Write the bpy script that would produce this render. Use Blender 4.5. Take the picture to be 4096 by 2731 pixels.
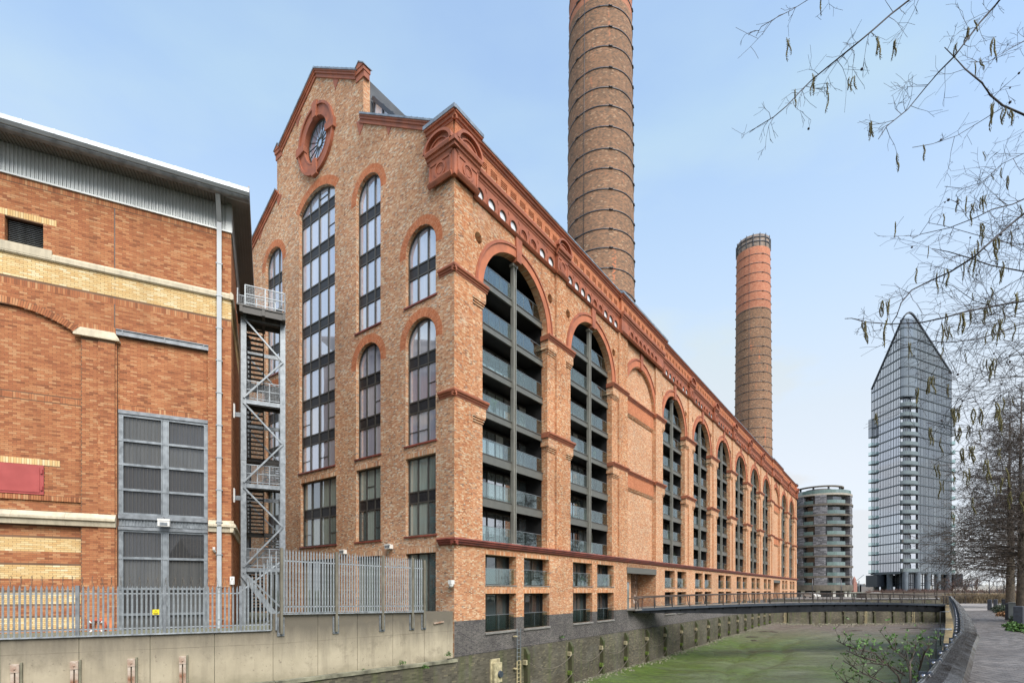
import bpy, math, random
import numpy as np
from mathutils import Vector, Matrix

for o in list(bpy.data.objects):
    bpy.data.objects.remove(o, do_unlink=True)
scene = bpy.context.scene
COL = scene.collection
rad = math.radians
EYE = 1.95                       # eye height above the promenade (world z = 0)

# ------------------------------------------------------------------ camera
cam_data = bpy.data.cameras.new('camera')
cam_data.sensor_width = 36.0
cam_data.lens = 36.0 * 2036 / 4096
cam_data.shift_y = (2360 - 1365.5) / 4096
cam_data.clip_start = 0.05
cam_data.clip_end = 6000
cam = bpy.data.objects.new('camera', cam_data)
COL.objects.link(cam)
cam.location = (0, 0, EYE)
cam.rotation_euler = (rad(90), 0, 0)
scene.camera = cam

# ------------------------------------------------------------------ sky and sun
SUN_EL, SUN_AZ = 48.0, 150.0      # azimuth clockwise from +Y
world = bpy.data.worlds.new('World')
scene.world = world
world.use_nodes = True
wn, wl = world.node_tree.nodes, world.node_tree.links
wn.clear()
w_out = wn.new('ShaderNodeOutputWorld')
w_bg = wn.new('ShaderNodeBackground')
w_sky = wn.new('ShaderNodeTexSky')
w_sky.sky_type = 'NISHITA'
w_sky.sun_disc = False
w_sky.sun_elevation = rad(SUN_EL)
w_sky.sun_rotation = rad(SUN_AZ)
w_sky.air_density = 0.85
w_sky.dust_density = 1.0
w_sky.ozone_density = 0.6
w_tc = wn.new('ShaderNodeTexCoord')
w_sep = wn.new('ShaderNodeSeparateXYZ')
wl.new(w_tc.outputs['Generated'], w_sep.inputs[0])
w_map = wn.new('ShaderNodeMapping')
w_map.inputs['Scale'].default_value = (1.0, 1.0, 2.6)
wl.new(w_tc.outputs['Generated'], w_map.inputs[0])
w_no = wn.new('ShaderNodeTexNoise')
w_no.inputs['Scale'].default_value = 2.3
w_no.inputs['Detail'].default_value = 7
w_no.inputs['Roughness'].default_value = 0.5
wl.new(w_map.outputs[0], w_no.inputs['Vector'])
w_cl = wn.new('ShaderNodeMapRange')
w_cl.inputs['From Min'].default_value = 0.47
w_cl.inputs['From Max'].default_value = 0.72
wl.new(w_no.outputs['Fac'], w_cl.inputs['Value'])
w_ho = wn.new('ShaderNodeMapRange')       # thin cloud thickens towards the horizon
w_ho.inputs['From Min'].default_value = 0.30
w_ho.inputs['From Max'].default_value = 0.92
w_ho.inputs['To Min'].default_value = 1.0
w_ho.inputs['To Max'].default_value = 0.0
wl.new(w_sep.outputs['Z'], w_ho.inputs['Value'])
w_m1 = wn.new('ShaderNodeMath'); w_m1.operation = 'MULTIPLY'
wl.new(w_cl.outputs[0], w_m1.inputs[0]); wl.new(w_ho.outputs[0], w_m1.inputs[1])
w_m2 = wn.new('ShaderNodeMath'); w_m2.operation = 'MULTIPLY_ADD'
w_m2.inputs[1].default_value = 0.88; w_m2.inputs[2].default_value = 0.04
wl.new(w_ho.outputs[0], w_m2.inputs[0])
w_m3 = wn.new('ShaderNodeMath'); w_m3.operation = 'MULTIPLY_ADD'; w_m3.use_clamp = True
w_m3.inputs[1].default_value = 0.9
wl.new(w_m1.outputs[0], w_m3.inputs[0]); wl.new(w_m2.outputs[0], w_m3.inputs[2])
w_mix = wn.new('ShaderNodeMix'); w_mix.data_type = 'RGBA'
w_lo = wn.new('ShaderNodeMapRange')       # haze is whiter low down, bluer higher up
w_lo.inputs['From Min'].default_value = 0.20
w_lo.inputs['From Max'].default_value = 0.66
wl.new(w_sep.outputs['Z'], w_lo.inputs['Value'])
w_hz = wn.new('ShaderNodeMix'); w_hz.data_type = 'RGBA'
w_hz.inputs['A'].default_value = (1.92, 2.02, 2.14, 1)
w_hz.inputs['B'].default_value = (1.34, 1.82, 2.14, 1)
wl.new(w_lo.outputs[0], w_hz.inputs['Factor'])
wl.new(w_hz.outputs['Result'], w_mix.inputs['B'])
wl.new(w_m3.outputs[0], w_mix.inputs['Factor'])
wl.new(w_sky.outputs[0], w_mix.inputs['A'])
wl.new(w_mix.outputs['Result'], w_bg.inputs['Color'])
w_bg.inputs['Strength'].default_value = 0.15
wl.new(w_bg.outputs[0], w_out.inputs[0])

sun_d = bpy.data.lights.new('sun', 'SUN')
sun_d.energy = 1.7
sun_d.angle = rad(42)
sun_d.color = (1.0, 0.95, 0.88)
sun = bpy.data.objects.new('sun', sun_d)
COL.objects.link(sun)
_az, _el = rad(SUN_AZ), rad(SUN_EL)
_sd = Vector((math.sin(_az) * math.cos(_el), math.cos(_az) * math.cos(_el), math.sin(_el)))
sun.rotation_euler = _sd.to_track_quat('Z', 'Y').to_euler()
sun.location = (0, 0, 120)

scene.view_settings.view_transform = 'Standard'
scene.view_settings.look = 'None'
scene.view_settings.exposure = 1.5
scene.view_settings.gamma = 1.0
scene.view_settings.use_curve_mapping = False
scene.render.engine = 'CYCLES'

# ------------------------------------------------------------------ helpers
rng = random.Random(7)
nrng = np.random.default_rng(7)

def px(x, y, Z):
    """photo pixel at depth Z -> world point"""
    return Vector(((x - 2048) / 2036 * Z, Z, (2360 - y) / 2036 * Z + EYE))

def thing(name, label, cat, loc=(0, 0, 0), rotz=0.0, group=None):
    o = bpy.data.objects.new(name, None)
    o.empty_display_size = 0.3
    COL.objects.link(o)
    o.location = loc
    o.rotation_euler = (0, 0, rotz)
    o['label'] = label
    o['category'] = cat
    if group: o['group'] = group
    return o

def tag(o, label=None, cat=None, group=None, kind=None):
    if label: o['label'] = label
    if cat: o['category'] = cat
    if group: o['group'] = group
    if kind: o['kind'] = kind
    return o

class MB:
    """collects geometry of one mesh object"""
    def __init__(self):
        self.v = []; self.f = []; self.m = []; self.sm = []
    def add(self, vs, fs, m=0, smooth=False):
        b = len(self.v)
        self.v.extend(vs)
        for f in fs:
            self.f.append([b + i for i in f]); self.m.append(m); self.sm.append(smooth)
    def box(self, x0, x1, y0, y1, z0, z1, m=0):
        self.add([(x0, y0, z0), (x1, y0, z0), (x1, y1, z0), (x0, y1, z0), (x0, y0, z1), (x1, y0, z1), (x1, y1, z1), (x0, y1, z1)],
                 [(0, 3, 2, 1), (4, 5, 6, 7), (0, 1, 5, 4), (1, 2, 6, 5), (2, 3, 7, 6), (3, 0, 4, 7)], m)
    def pbox(self, pl, s0, s1, z0, z1, d0, d1, m=0):
        P = pl.P
        self.add([P(s0, z0, d0), P(s1, z0, d0), P(s1, z0, d1), P(s0, z0, d1), P(s0, z1, d0), P(s1, z1, d0), P(s1, z1, d1), P(s0, z1, d1)],
                 [(0, 3, 2, 1), (4, 5, 6, 7), (0, 1, 5, 4), (1, 2, 6, 5), (2, 3, 7, 6), (3, 0, 4, 7)], m)
    def quad(self, a, b, c, d, m=0): self.add([tuple(a), tuple(b), tuple(c), tuple(d)], [(0, 1, 2, 3)], m)
    def poly(self, pts, m=0): self.add([tuple(p) for p in pts], [tuple(range(len(pts)))], m)
    def prism(self, pts, off, m=0, caps=True):
        """pts: ring of 3D points, off: extrusion vector"""
        n = len(pts); a = [Vector(p) for p in pts]; o = Vector(off)
        vs = [tuple(p) for p in a] + [tuple(p + o) for p in a]
        fs = [(i, (i + 1) % n, n + (i + 1) % n, n + i) for i in range(n)]
        if caps: fs += [tuple(range(n))[::-1], tuple(range(n, 2 * n))]
        self.add(vs, fs, m)
    def sweep(self, rings, m=0, closed=True, caps=True, smooth=False):
        """rings: list of equal-length point lists"""
        n = len(rings[0]); vs = [tuple(p) for r in rings for p in r]; fs = []
        for k in range(len(rings) - 1):
            for i in range(n if closed else n - 1):
                j = (i + 1) % n
                fs.append((k * n + i, k * n + j, (k + 1) * n + j, (k + 1) * n + i))
        if caps and closed:
            fs.append(tuple(range(n))[::-1]); fs.append(tuple((len(rings) - 1) * n + i for i in range(n)))
        self.add(vs, fs, m, smooth)
    def tube(self, pts, r, n=6, m=0, smooth=True, caps=True):
        pts = [Vector(p) for p in pts]
        if not isinstance(r, (list, tuple)): r = [r] * len(pts)
        rings = []; up = Vector((0, 0, 1))
        for i, p in enumerate(pts):
            t = (pts[min(i + 1, len(pts) - 1)] - pts[max(i - 1, 0)])
            if t.length < 1e-9: t = Vector((0, 0, 1))
            t.normalize()
            a = t.cross(up)
            if a.length < 0.05: a = t.cross(Vector((1, 0, 0)))
            a.normalize(); b = t.cross(a)
            rings.append([p + (a * math.cos(2 * math.pi * k / n) + b * math.sin(2 * math.pi * k / n)) * r[i] for k in range(n)])
        self.sweep(rings, m, True, caps, smooth)
    def bar(self, a, b, w, h=None, m=0, up=(0, 0, 1)):
        """rectangular bar from a to b"""
        h = h or w; a = Vector(a); b = Vector(b); t = (b - a).normalized(); up = Vector(up)
        s = t.cross(up)
        if s.length < 0.05: s = t.cross(Vector((0, 1, 0)))
        s.normalize(); q = s.cross(t).normalized()
        rings = [[p + s * w * .5 * i + q * h * .5 * j for i, j in ((-1, -1), (1, -1), (1, 1), (-1, 1))] for p in (a, b)]
        self.sweep(rings, m)
    def lathe(self, c, prof, n=24, m=0, a0=0, a1=2 * math.pi, smooth=True):
        cx, cy, cz = c; full = abs(a1 - a0 - 2 * math.pi) < 1e-6
        k = n if full else n + 1; rings = []
        for (r, z) in prof:
            rings.append([(cx + r * math.cos(a0 + (a1 - a0) * i / n), cy + r * math.sin(a0 + (a1 - a0) * i / n), cz + z) for i in range(k)])
        self.sweep(rings, m, full, False, smooth)
    def ball(self, c, r, n=6, m=0, sz=(1, 1, 1)):
        c = Vector(c); k = max(3, n // 2 + 1); rings = []
        for i in range(k + 1):
            th = math.pi * i / k; rr = max(math.sin(th), .02) * r
            rings.append([(c.x + rr * math.cos(2 * math.pi * j / n) * sz[0], c.y + rr * math.sin(2 * math.pi * j / n) * sz[1], c.z - math.cos(th) * r * sz[2]) for j in range(n)])
        self.sweep(rings, m, True, True, True)
    def mesh(self, name, mats):
        me = bpy.data.meshes.new(name)
        me.from_pydata(self.v, [], self.f)
        for mt in mats: me.materials.append(mt)
        me.polygons.foreach_set('material_index', self.m)
        me.polygons.foreach_set('use_smooth', self.sm)
        me.update()
        return me
    def build(self, name, mats, parent=None, label=None, kind=None, loc=None):
        if not isinstance(mats, (list, tuple)): mats = [mats]
        return link(name, self.mesh(name, mats), parent, label, kind, loc)

def link(name, me, parent=None, label=None, kind=None, loc=None, rot=None):
    o = bpy.data.objects.new(name, me)
    COL.objects.link(o)
    if parent: o.parent = parent
    if loc is not None: o.location = loc
    if rot is not None: o.rotation_euler = rot
    if label: o['label'] = label
    if kind: o['kind'] = kind
    return o

def copy_tree(o, parent=None, loc=None, label=None):
    c = o.copy(); COL.objects.link(c)
    if parent: c.parent = parent
    if loc is not None: c.location = loc
    if label: c['label'] = label
    for ch in list(o.children): copy_tree(ch, c)
    return c

def rebase(root, p):
    """move a thing's Empty to its base without moving its parts (p in root space)"""
    p = Vector(p)
    for ch in root.children: ch.location = Vector(ch.location) - p
    root.location = Matrix.Translation(root.location) @ Matrix.Rotation(root.rotation_euler.z, 4, 'Z') @ p

class Plane:
    """a wall plane in local space: along-direction u, outward normal n"""
    def __init__(self, o, u, n): self.o = Vector(o); self.u = Vector(u); self.n = Vector(n)
    def P(self, s, z, d=0.0):
        return (self.o.x + self.u.x * s + self.n.x * d, self.o.y + self.u.y * s + self.n.y * d, self.o.z + z)

# openings: functions z -> (s0, s1) or None
def o_rect(s0, s1, z0, z1): return lambda z: (s0, s1) if z0 < z < z1 else None
def o_arch(s0, s1, z0, zs):
    c, r = (s0 + s1) / 2, (s1 - s0) / 2
    def f(z):
        if z <= z0: return None
        if z <= zs: return (s0, s1)
        if z < zs + r:
            w = math.sqrt(r * r - (z - zs) ** 2); return (c - w, c + w)
    return f
def seg_r(w, rise): return (w * w / 4 + rise * rise) / (2 * rise)
def o_seg(s0, s1, z0, zs, rise):
    c = (s0 + s1) / 2; R = seg_r(s1 - s0, rise); zc = zs + rise - R
    def f(z):
        if z <= z0: return None
        if z <= zs: return (s0, s1)
        if z < zs + rise:
            w = math.sqrt(max(R * R - (z - zc) ** 2, 0)); return (c - w, c + w)
    return f
def o_circ(c, z0, r):
    def f(z):
        if abs(z - z0) < r:
            w = math.sqrt(r * r - (z - z0) ** 2); return (c - w, c + w)
    return f
def intervals(z, a, b, ops):
    iv = [(a, b)]
    for op in ops:
        h = op(z)
        if not h: continue
        nv = []
        for p, q in iv:
            if h[1] <= p or h[0] >= q: nv.append((p, q)); continue
            if h[0] - p > 0.004: nv.append((p, h[0]))
            if q - h[1] > 0.004: nv.append((h[1], q))
        iv = nv
    return iv
def wall_strips(mb, pl, z0, z1, fa, ops, step=0.075, d=0.0, m=0):
    """wall sheet with openings, built of strips; fa(z) -> (a, b) extents"""
    n = max(1, int(round((z1 - z0) / step))); st = (z1 - z0) / n; run = None
    def flush(r, ze):
        if r:
            for p, q in r[1]:
                if q - p > 0.003:
                    mb.quad(pl.P(p, r[0], d), pl.P(q, r[0], d), pl.P(q, ze, d), pl.P(p, ze, d), m)
    for i in range(n):
        zz = z0 + i * st
        a, b = fa(zz + st / 2); iv = intervals(zz + st / 2, a, b, ops)
        if run and len(run[1]) == len(iv) and all(abs(p[0] - q[0]) + abs(p[1] - q[1]) < 1e-4 for p, q in zip(run[1], iv)): continue
        flush(run, zz); run = (zz, iv)
    flush(run, z1)

class Bricks:
    """thousands of bricks in one mesh, plus the nearest ones as objects of their own"""
    def __init__(self): self.q = []       # rows: origin corner(3), du(3), dz(3), dn(3)
    def put(self, pl, s0, s1, z0, z1, d, proud):
        o = pl.P(s0, z0, d)
        u, n = pl.u, pl.n; w = s1 - s0; h = z1 - z0
        self.q.append((o[0], o[1], o[2], u.x * w, u.y * w, 0., 0., 0., h, n.x * proud, n.y * proud, 0.))
    def face(self, pl, z0, z1, fa, ops, H=0.075, S=0.212, HD=0.0995, J=0.013, bond='flemish', d=0.0, proud=0.006, skip=None):
        k0 = math.ceil(z0 / H - 1e-6); k1 = int(math.floor(z1 / H + 1e-6))
        per = S + HD + 2 * J if bond == 'flemish' else S + J
        for k in range(k0, k1):
            zb = k * H; zm = zb + H / 2
            a, b = fa(zm); off = (0.5 * per if k % 2 else 0.0)
            for p, q in intervals(zm, a, b, ops):
                if q - p < 0.03: continue
                i = math.floor((p - off) / per) - 1
                while True:
                    s = i * per + off; i += 1
                    if s > q: break
                    cells = ((s, s + S), (s + S + J, s + S + J + HD)) if bond == 'flemish' else ((s, s + S),)
                    for c0, c1 in cells:
                        c0 = max(c0, p); c1 = min(c1, q)
                        if c1 - c0 < 0.025: continue
                        self.put(pl, c0, c1, zb + J / 2, zb + H - J / 2, d, proud + (0.002 * nrng.random() - 0.001))
    def soldier(self, pl, s0, s1, z0, z1, w=0.075, J=0.01, d=0.0, proud=0.006):
        n = max(1, int(round((s1 - s0) / w))); st = (s1 - s0) / n
        for i in range(n):
            self.put(pl, s0 + i * st + J / 2, s0 + (i + 1) * st - J / 2, z0 + J / 2, z1 - J / 2, d, proud + 0.003 * nrng.random())
    def radial(self, pl, c, zc, r0, r1, a0, a1, w=0.075, J=0.01, d=0.0, proud=0.006, rows=1):
        """voussoirs standing on an arch"""
        for rw in range(rows):
            ra = r0 + (r1 - r0) * rw / rows; rb = r0 + (r1 - r0) * (rw + 1) / rows - (J if rw < rows - 1 else 0)
            n = max(3, int(round(ra * (a1 - a0) / w))); da = (a1 - a0) / n
            for i in range(n):
                a = a0 + da * (i + .5); ww = ra * da - J
                u = Vector((pl.u.x * -math.sin(a), pl.u.y * -math.sin(a), math.cos(a)))
                v = Vector((pl.u.x * math.cos(a), pl.u.y * math.cos(a), math.sin(a)))
                cc = Vector(pl.P(c, zc, d)) + v * ra - u * ww / 2
                pr = proud + 0.004 * nrng.random(); n_ = pl.n
                self.q.append((cc.x, cc.y, cc.z, u.x * ww, u.y * ww, u.z * ww, v.x * (rb - ra), v.y * (rb - ra), v.z * (rb - ra), n_.x * pr, n_.y * pr, 0.))
    def build(self, name, mat, parent, single=0, smat=None, full=None, label=None, piece='brick'):
        Q = np.array(self.q, dtype=np.float64)
        rnd = nrng.random(len(Q)).astype(np.float32)
        if single:
            M = np.array(Matrix.Translation(parent.location) @ Matrix.Rotation(parent.rotation_euler.z, 4, 'Z'))
            c = Q[:, 0:3] + Q[:, 3:6] / 2
            wpos = c @ M[:3, :3].T + M[:3, 3]
            dist = np.linalg.norm(wpos - np.array([0, 0, EYE]), axis=1)
            inview = (np.abs(wpos[:, 0] / wpos[:, 1]) < 1.0) & ((wpos[:, 2] - EYE) / wpos[:, 1] > -0.18)
            size = np.linalg.norm(Q[:, 3:6], axis=1)
            ok = (np.abs(size - full) < 1e-3) & (np.abs(Q[:, 8] - np.median(Q[:, 8])) < 2e-3) & inview
            idx = np.where(ok)[0]; idx = idx[np.argsort(dist[idx])][:single]
            me_cache = {}
            for i in idx:
                key = (round(Q[i, 3], 3), round(Q[i, 4], 3), round(Q[i, 9], 2), round(Q[i, 10], 2))
                if key not in me_cache:
                    b = MB(); du = Vector(Q[i, 3:6]); dz = Vector(Q[i, 6:9]); dn = Vector(Q[i, 9:12])
                    z = Vector((0, 0, 0))
                    b.add([tuple(p) for p in (z - dn, du - dn, du + dz - dn, dz - dn, dn, du + dn, du + dz + dn, dz + dn)],
                          [(0, 1, 2, 3), (4, 7, 6, 5), (0, 4, 5, 1), (1, 5, 6, 2), (2, 6, 7, 3), (3, 7, 4, 0)])
                    me_cache[key] = b.mesh(piece, [smat or mat])
                link(piece, me_cache[key], parent, loc=Q[i, 0:3])
            keep = np.ones(len(Q), bool); keep[idx] = False; Q = Q[keep]; rnd = rnd[keep]
        N = len(Q)
        o, du, dz, dn = Q[:, 0:3], Q[:, 3:6], Q[:, 6:9], Q[:, 9:12]
        e = 0.0
        b0 = o - dn * 0.2
        V = np.stack([b0, b0 + du, b0 + du + dz, b0 + dz, o + dn, o + du + dn, o + du + dz + dn, o + dz + dn], axis=1).reshape(-1, 3)
        F = np.array([(4, 5, 6, 7), (0, 1, 5, 4), (1, 2, 6, 5), (2, 3, 7, 6), (3, 0, 4, 7)])
        F = (F[None] + (np.arange(N) * 8)[:, None, None]).reshape(-1)
        me = bpy.data.meshes.new(name)
        me.vertices.add(N * 8); me.vertices.foreach_set('co', V.astype(np.float32).ravel())
        me.loops.add(len(F)); me.loops.foreach_set('vertex_index', F.astype(np.int32))
        me.polygons.add(N * 5)
        me.polygons.foreach_set('loop_start', np.arange(0, N * 20, 4, dtype=np.int32))
        me.polygons.foreach_set('loop_total', np.full(N * 5, 4, dtype=np.int32))
        me.polygons.foreach_set('use_smooth', np.zeros(N * 5, dtype=bool))
        at = me.attributes.new('rnd', 'FLOAT', 'FACE')
        at.data.foreach_set('value', np.repeat(rnd, 5))
        me.materials.append(mat)
        me.update(calc_edges=True)
        return link(name, me, parent, label, 'stuff')

# ------------------------------------------------------------------ materials
class NT:
    def __init__(self, name):
        self.mat = bpy.data.materials.new(name); self.mat.use_nodes = True
        self.n = self.mat.node_tree.nodes; self.l = self.mat.node_tree.links
        self.b = self.n['Principled BSDF']
    def node(self, t, **kw):
        x = self.n.new(t)
        for k, v in kw.items(): setattr(x, k, v)
        return x
    def set(self, sock, v):
        if hasattr(v, 'is_output') or isinstance(v, bpy.types.NodeSocket): self.l.new(v, sock)
        else: sock.default_value = v
    def math(self, op, a, b=0.0, c=None, clamp=False):
        x = self.node('ShaderNodeMath', operation=op, use_clamp=clamp)
        self.set(x.inputs[0], a); self.set(x.inputs[1], b)
        if c is not None: self.set(x.inputs[2], c)
        return x.outputs[0]
    def noise(self, scale, detail=4, vec=None, rough=0.55, out='Fac'):
        x = self.node('ShaderNodeTexNoise')
        x.inputs['Scale'].default_value = scale; x.inputs['Detail'].default_value = detail; x.inputs['Roughness'].default_value = rough
        if vec is not None: self.l.new(vec, x.inputs['Vector'])
        return x.outputs[out]
    def obj(self):
        if not hasattr(self, '_obj'): self._obj = self.node('ShaderNodeTexCoord').outputs['Object']
        return self._obj
    def scaled(self, v, s):
        x = self.node('ShaderNodeMapping'); x.inputs['Scale'].default_value = s; self.l.new(v, x.inputs[0]); return x.outputs[0]
    def rng(self, v, a, b, c=0.0, d=1.0):
        x = self.node('ShaderNodeMapRange'); self.l.new(v, x.inputs['Value'])
        for k, q in zip(('From Min', 'From Max', 'To Min', 'To Max'), (a, b, c, d)): x.inputs[k].default_value = q
        return x.outputs[0]
    def ramp(self, v, stops, interp='LINEAR'):
        x = self.node('ShaderNodeValToRGB'); x.color_ramp.interpolation = interp; e = x.color_ramp.elements
        while len(e) < len(stops): e.new(0.5)
        for el, (p, c) in zip(e, stops): el.position = p; el.color = (*c, 1)
        self.l.new(v, x.inputs[0]); return x.outputs[0]
    def mix(self, f, a, b, mode='MIX'):
        x = self.node('ShaderNodeMix', data_type='RGBA', blend_type=mode)
        for s, v in ((x.inputs['Factor'], f), (x.inputs['A'], a), (x.inputs['B'], b)):
            if isinstance(v, tuple) and len(v) == 3: v = (*v, 1)
            self.set(s, v)
        return x.outputs['Result']
    def bump(self, h, strength=0.3, dist=0.02):
        x = self.node('ShaderNodeBump'); x.inputs['Strength'].default_value = strength; x.inputs['Distance'].default_value = dist
        self.l.new(h, x.inputs['Height']); self.l.new(x.outputs[0], self.b.inputs['Normal'])
    def color(self, c): self.set(self.b.inputs['Base Color'], (*c, 1) if isinstance(c, tuple) and len(c) == 3 else c)
    def rough(self, v): self.set(self.b.inputs['Roughness'], v)
    def metal(self, v): self.set(self.b.inputs['Metallic'], v)

def pmat(name, col, rough=0.8, var=0.18, scale=1.5, bump=0.15, bscale=25, metallic=0.0, col2=None, streak=0.0, spec=None, fine=0.0):
    t = NT(name); ob = t.obj()
    a = t.noise(scale, 6, ob)
    c2 = col2 or tuple(max(0, x * (1 - var * 2.2)) for x in col)
    hi = tuple(min(1, x * (1 + var)) for x in col)
    c = t.mix(t.rng(a, 0.3, 0.7), c2, hi)
    if streak:
        s = t.noise(1.0, 5, t.scaled(ob, (6, 6, 0.35)))
        c = t.mix(t.rng(s, 0.45, 0.75, 0, streak), c, tuple(x * 0.35 for x in col))
    if fine:
        s = t.noise(bscale * 2.5, 2, ob)
        c = t.mix(t.rng(s, 0.5, 0.75, 0, fine), c, tuple(x * 0.4 for x in col))
    t.color(c)
    t.rough(t.rng(a, 0.3, 0.7, max(0.02, rough - 0.08), min(1, rough + 0.08)))
    t.metal(metallic)
    if spec is not None: t.b.inputs['Specular IOR Level'].default_value = spec
    if bump: t.bump(t.noise(bscale, 4, ob), bump, 0.01)
    return t.mat

def brick_color(t, val, stops, tone=0.25, tscale=0.18, inner=0.15, pale=0.0):
    c = t.ramp(val, stops)
    ob = t.obj()
    n1 = t.noise(18, 3, ob)
    c = t.mix(t.rng(n1, 0.35, 0.75, 0, inner), c, tuple(x * 0.55 for x in stops[0][1]))
    n2 = t.noise(tscale, 5, ob)
    k = t.rng(n2, 0.32, 0.68, 1 - tone, 1 + tone * 0.6)
    x = t.node('ShaderNodeCombineColor')
    for s in x.inputs[:3]: t.l.new(k, s)
    c = t.mix(1.0, c, x.outputs[0], 'MULTIPLY')
    st = t.noise(1.0, 5, t.scaled(ob, (1.4, 1.4, 0.10)), 0.6)          # rain streaks and soot
    c = t.mix(t.rng(st, 0.50, 0.74, 0, 0.30), c, tuple(x * 0.45 for x in stops[len(stops) // 2][1]))
    if pale:
        n3 = t.noise(0.5, 6, ob, 0.7)
        c = t.mix(t.rng(n3, 0.56, 0.72, 0, pale), c, (0.62, 0.5, 0.4))
    return c

def brick_attr(name, stops, src='attr', **kw):
    t = NT(name)
    if src == 'attr':
        a = t.node('ShaderNodeAttribute', attribute_name='rnd'); v = a.outputs['Fac']
    else:
        v = t.node('ShaderNodeObjectInfo').outputs['Random']
    t.color(brick_color(t, v, stops, **kw)); t.rough(0.88)
    t.b.inputs['Specular IOR Level'].default_value = 0.25
    return t.mat

def brick_shader(name, stops, mortar, H=0.075, S=0.215, HD=0.1025, J=0.011, flemish=True, polar=None, patches=None, **kw):
    """flat print of small courses for walls too far off to need single bricks"""
    t = NT(name); ob = t.obj(); s = t.node('ShaderNodeSeparateXYZ'); t.l.new(ob, s.inputs[0])
    X, Y, Z = s.outputs
    if polar:
        ang = t.math('ARCTAN2', Y, X); u = t.math('MULTIPLY', ang, polar)
    else:
        vt = t.node('ShaderNodeVectorTransform', vector_type='NORMAL', convert_from='WORLD', convert_to='OBJECT')
        g = t.node('ShaderNodeNewGeometry'); t.l.new(g.outputs['Normal'], vt.inputs[0])
        sn = t.node('ShaderNodeSeparateXYZ'); t.l.new(vt.outputs[0], sn.inputs[0])
        f = t.math('GREATER_THAN', t.math('ABSOLUTE', sn.outputs[0]), 0.7)
        u = t.math('ADD', t.math('MULTIPLY', f, Y), t.math('MULTIPLY', t.math('SUBTRACT', 1.0, f), X))
    row = t.math('FLOOR', t.math('DIVIDE', Z, H))
    fz = t.math('MULTIPLY', t.math('FRACT', t.math('DIVIDE', Z, H)), H)
    per = S + HD + 2 * J if flemish else S + J
    par = t.math('MULTIPLY', t.math('FRACT', t.math('MULTIPLY', row, 0.5)), 1.0)
    uu = t.math('ADD', t.math('DIVIDE', u, per), par)
    ci = t.math('FLOOR', uu); fu = t.math('MULTIPLY', t.math('FRACT', uu), per)
    if flemish:
        hd = t.math('GREATER_THAN', fu, S + J)
        idx = t.math('ADD', t.math('MULTIPLY', ci, 2.0), hd)
        loc = t.math('SUBTRACT', fu, t.math('MULTIPLY', hd, S + J))
        wid = t.math('SUBTRACT', S, t.math('MULTIPLY', hd, S - HD))
        mu = t.math('GREATER_THAN', loc, wid)
    else:
        idx = ci; mu = t.math('GREATER_THAN', fu, S)
    mz = t.math('GREATER_THAN', fz, H - J)
    mo = t.math('MAXIMUM', mu, mz)
    cb = t.node('ShaderNodeCombineXYZ'); t.l.new(idx, cb.inputs[0]); t.l.new(row, cb.inputs[1])
    wn_ = t.node('ShaderNodeTexWhiteNoise', noise_dimensions='2D'); t.l.new(cb.outputs[0], wn_.inputs['Vector'])
    c = brick_color(t, wn_.outputs['Value'], stops, **kw)
    if patches: c = patches(t, c, wn_.outputs['Value'], Z)
    c = t.mix(mo, c, mortar)
    t.color(c); t.rough(0.88); t.b.inputs['Specular IOR Level'].default_value = 0.25
    t.bump(t.math('SUBTRACT', 1.0, mo), 0.35, 0.008)
    return t.mat

MIXED = [(0.0, (0.228, 0.126, 0.077)), (0.07, (0.446, 0.179, 0.081)), (0.35, (0.551, 0.238, 0.108)), (0.6, (0.598, 0.296, 0.144)), (0.8, (0.636, 0.398, 0.225)), (0.94, (0.703, 0.553, 0.369)), (1.0, (0.266, 0.194, 0.153))]
GABLE = [(0.0, (0.190, 0.126, 0.090)), (0.06, (0.418, 0.194, 0.104)), (0.3, (0.532, 0.267, 0.140)), (0.6, (0.580, 0.339, 0.189)), (0.78, (0.627, 0.427, 0.270)), (0.9, (0.722, 0.621, 0.459)), (1.0, (0.228, 0.194, 0.171))]
ORANGE = [(0.0, (0.40, 0.125, 0.05)), (0.5, (0.49, 0.17, 0.075)), (1.0, (0.55, 0.22, 0.105))]
REDB = [(0.0, (0.244, 0.095, 0.046)), (0.12, (0.353, 0.129, 0.059)), (0.5, (0.428, 0.172, 0.076)), (0.8, (0.479, 0.215, 0.097)), (1.0, (0.521, 0.284, 0.143))]
YELL = [(0.0, (0.62, 0.40, 0.17)), (0.5, (0.68, 0.49, 0.23)), (0.85, (0.73, 0.56, 0.30)), (1.0, (0.78, 0.66, 0.42))]
DARKB = [(0.0, (0.05, 0.048, 0.05)), (0.6, (0.095, 0.088, 0.088)), (1.0, (0.15, 0.135, 0.125))]
M = {}
M['mixed'] = brick_attr('mixed_brick', MIXED, tone=0.22, pale=0.25)
M['mixed_o'] = brick_attr('mixed_brick_single', MIXED, 'obj', tone=0.22, pale=0.25)
M['gable'] = brick_attr('gable_brick', GABLE, tone=0.22, pale=0.3)
M['orange'] = brick_attr('orange_brick', ORANGE, tone=0.15)
M['redb'] = brick_attr('red_brick', REDB, tone=0.12)
M['redb_o'] = brick_attr('red_brick_single', REDB, 'obj', tone=0.12)
M['yell'] = brick_attr('yellow_brick', YELL, tone=0.1, inner=0.12)
M['darkb'] = brick_attr('engineering_brick', DARKB, tone=0.3)
M['mixed_s'] = brick_shader('mixed_brickwork', MIXED, (0.50, 0.36, 0.25), tone=0.16, pale=0.25)
M['orange_s'] = brick_shader('orange_brickwork', ORANGE, (0.45, 0.22, 0.13), tone=0.15)
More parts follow.
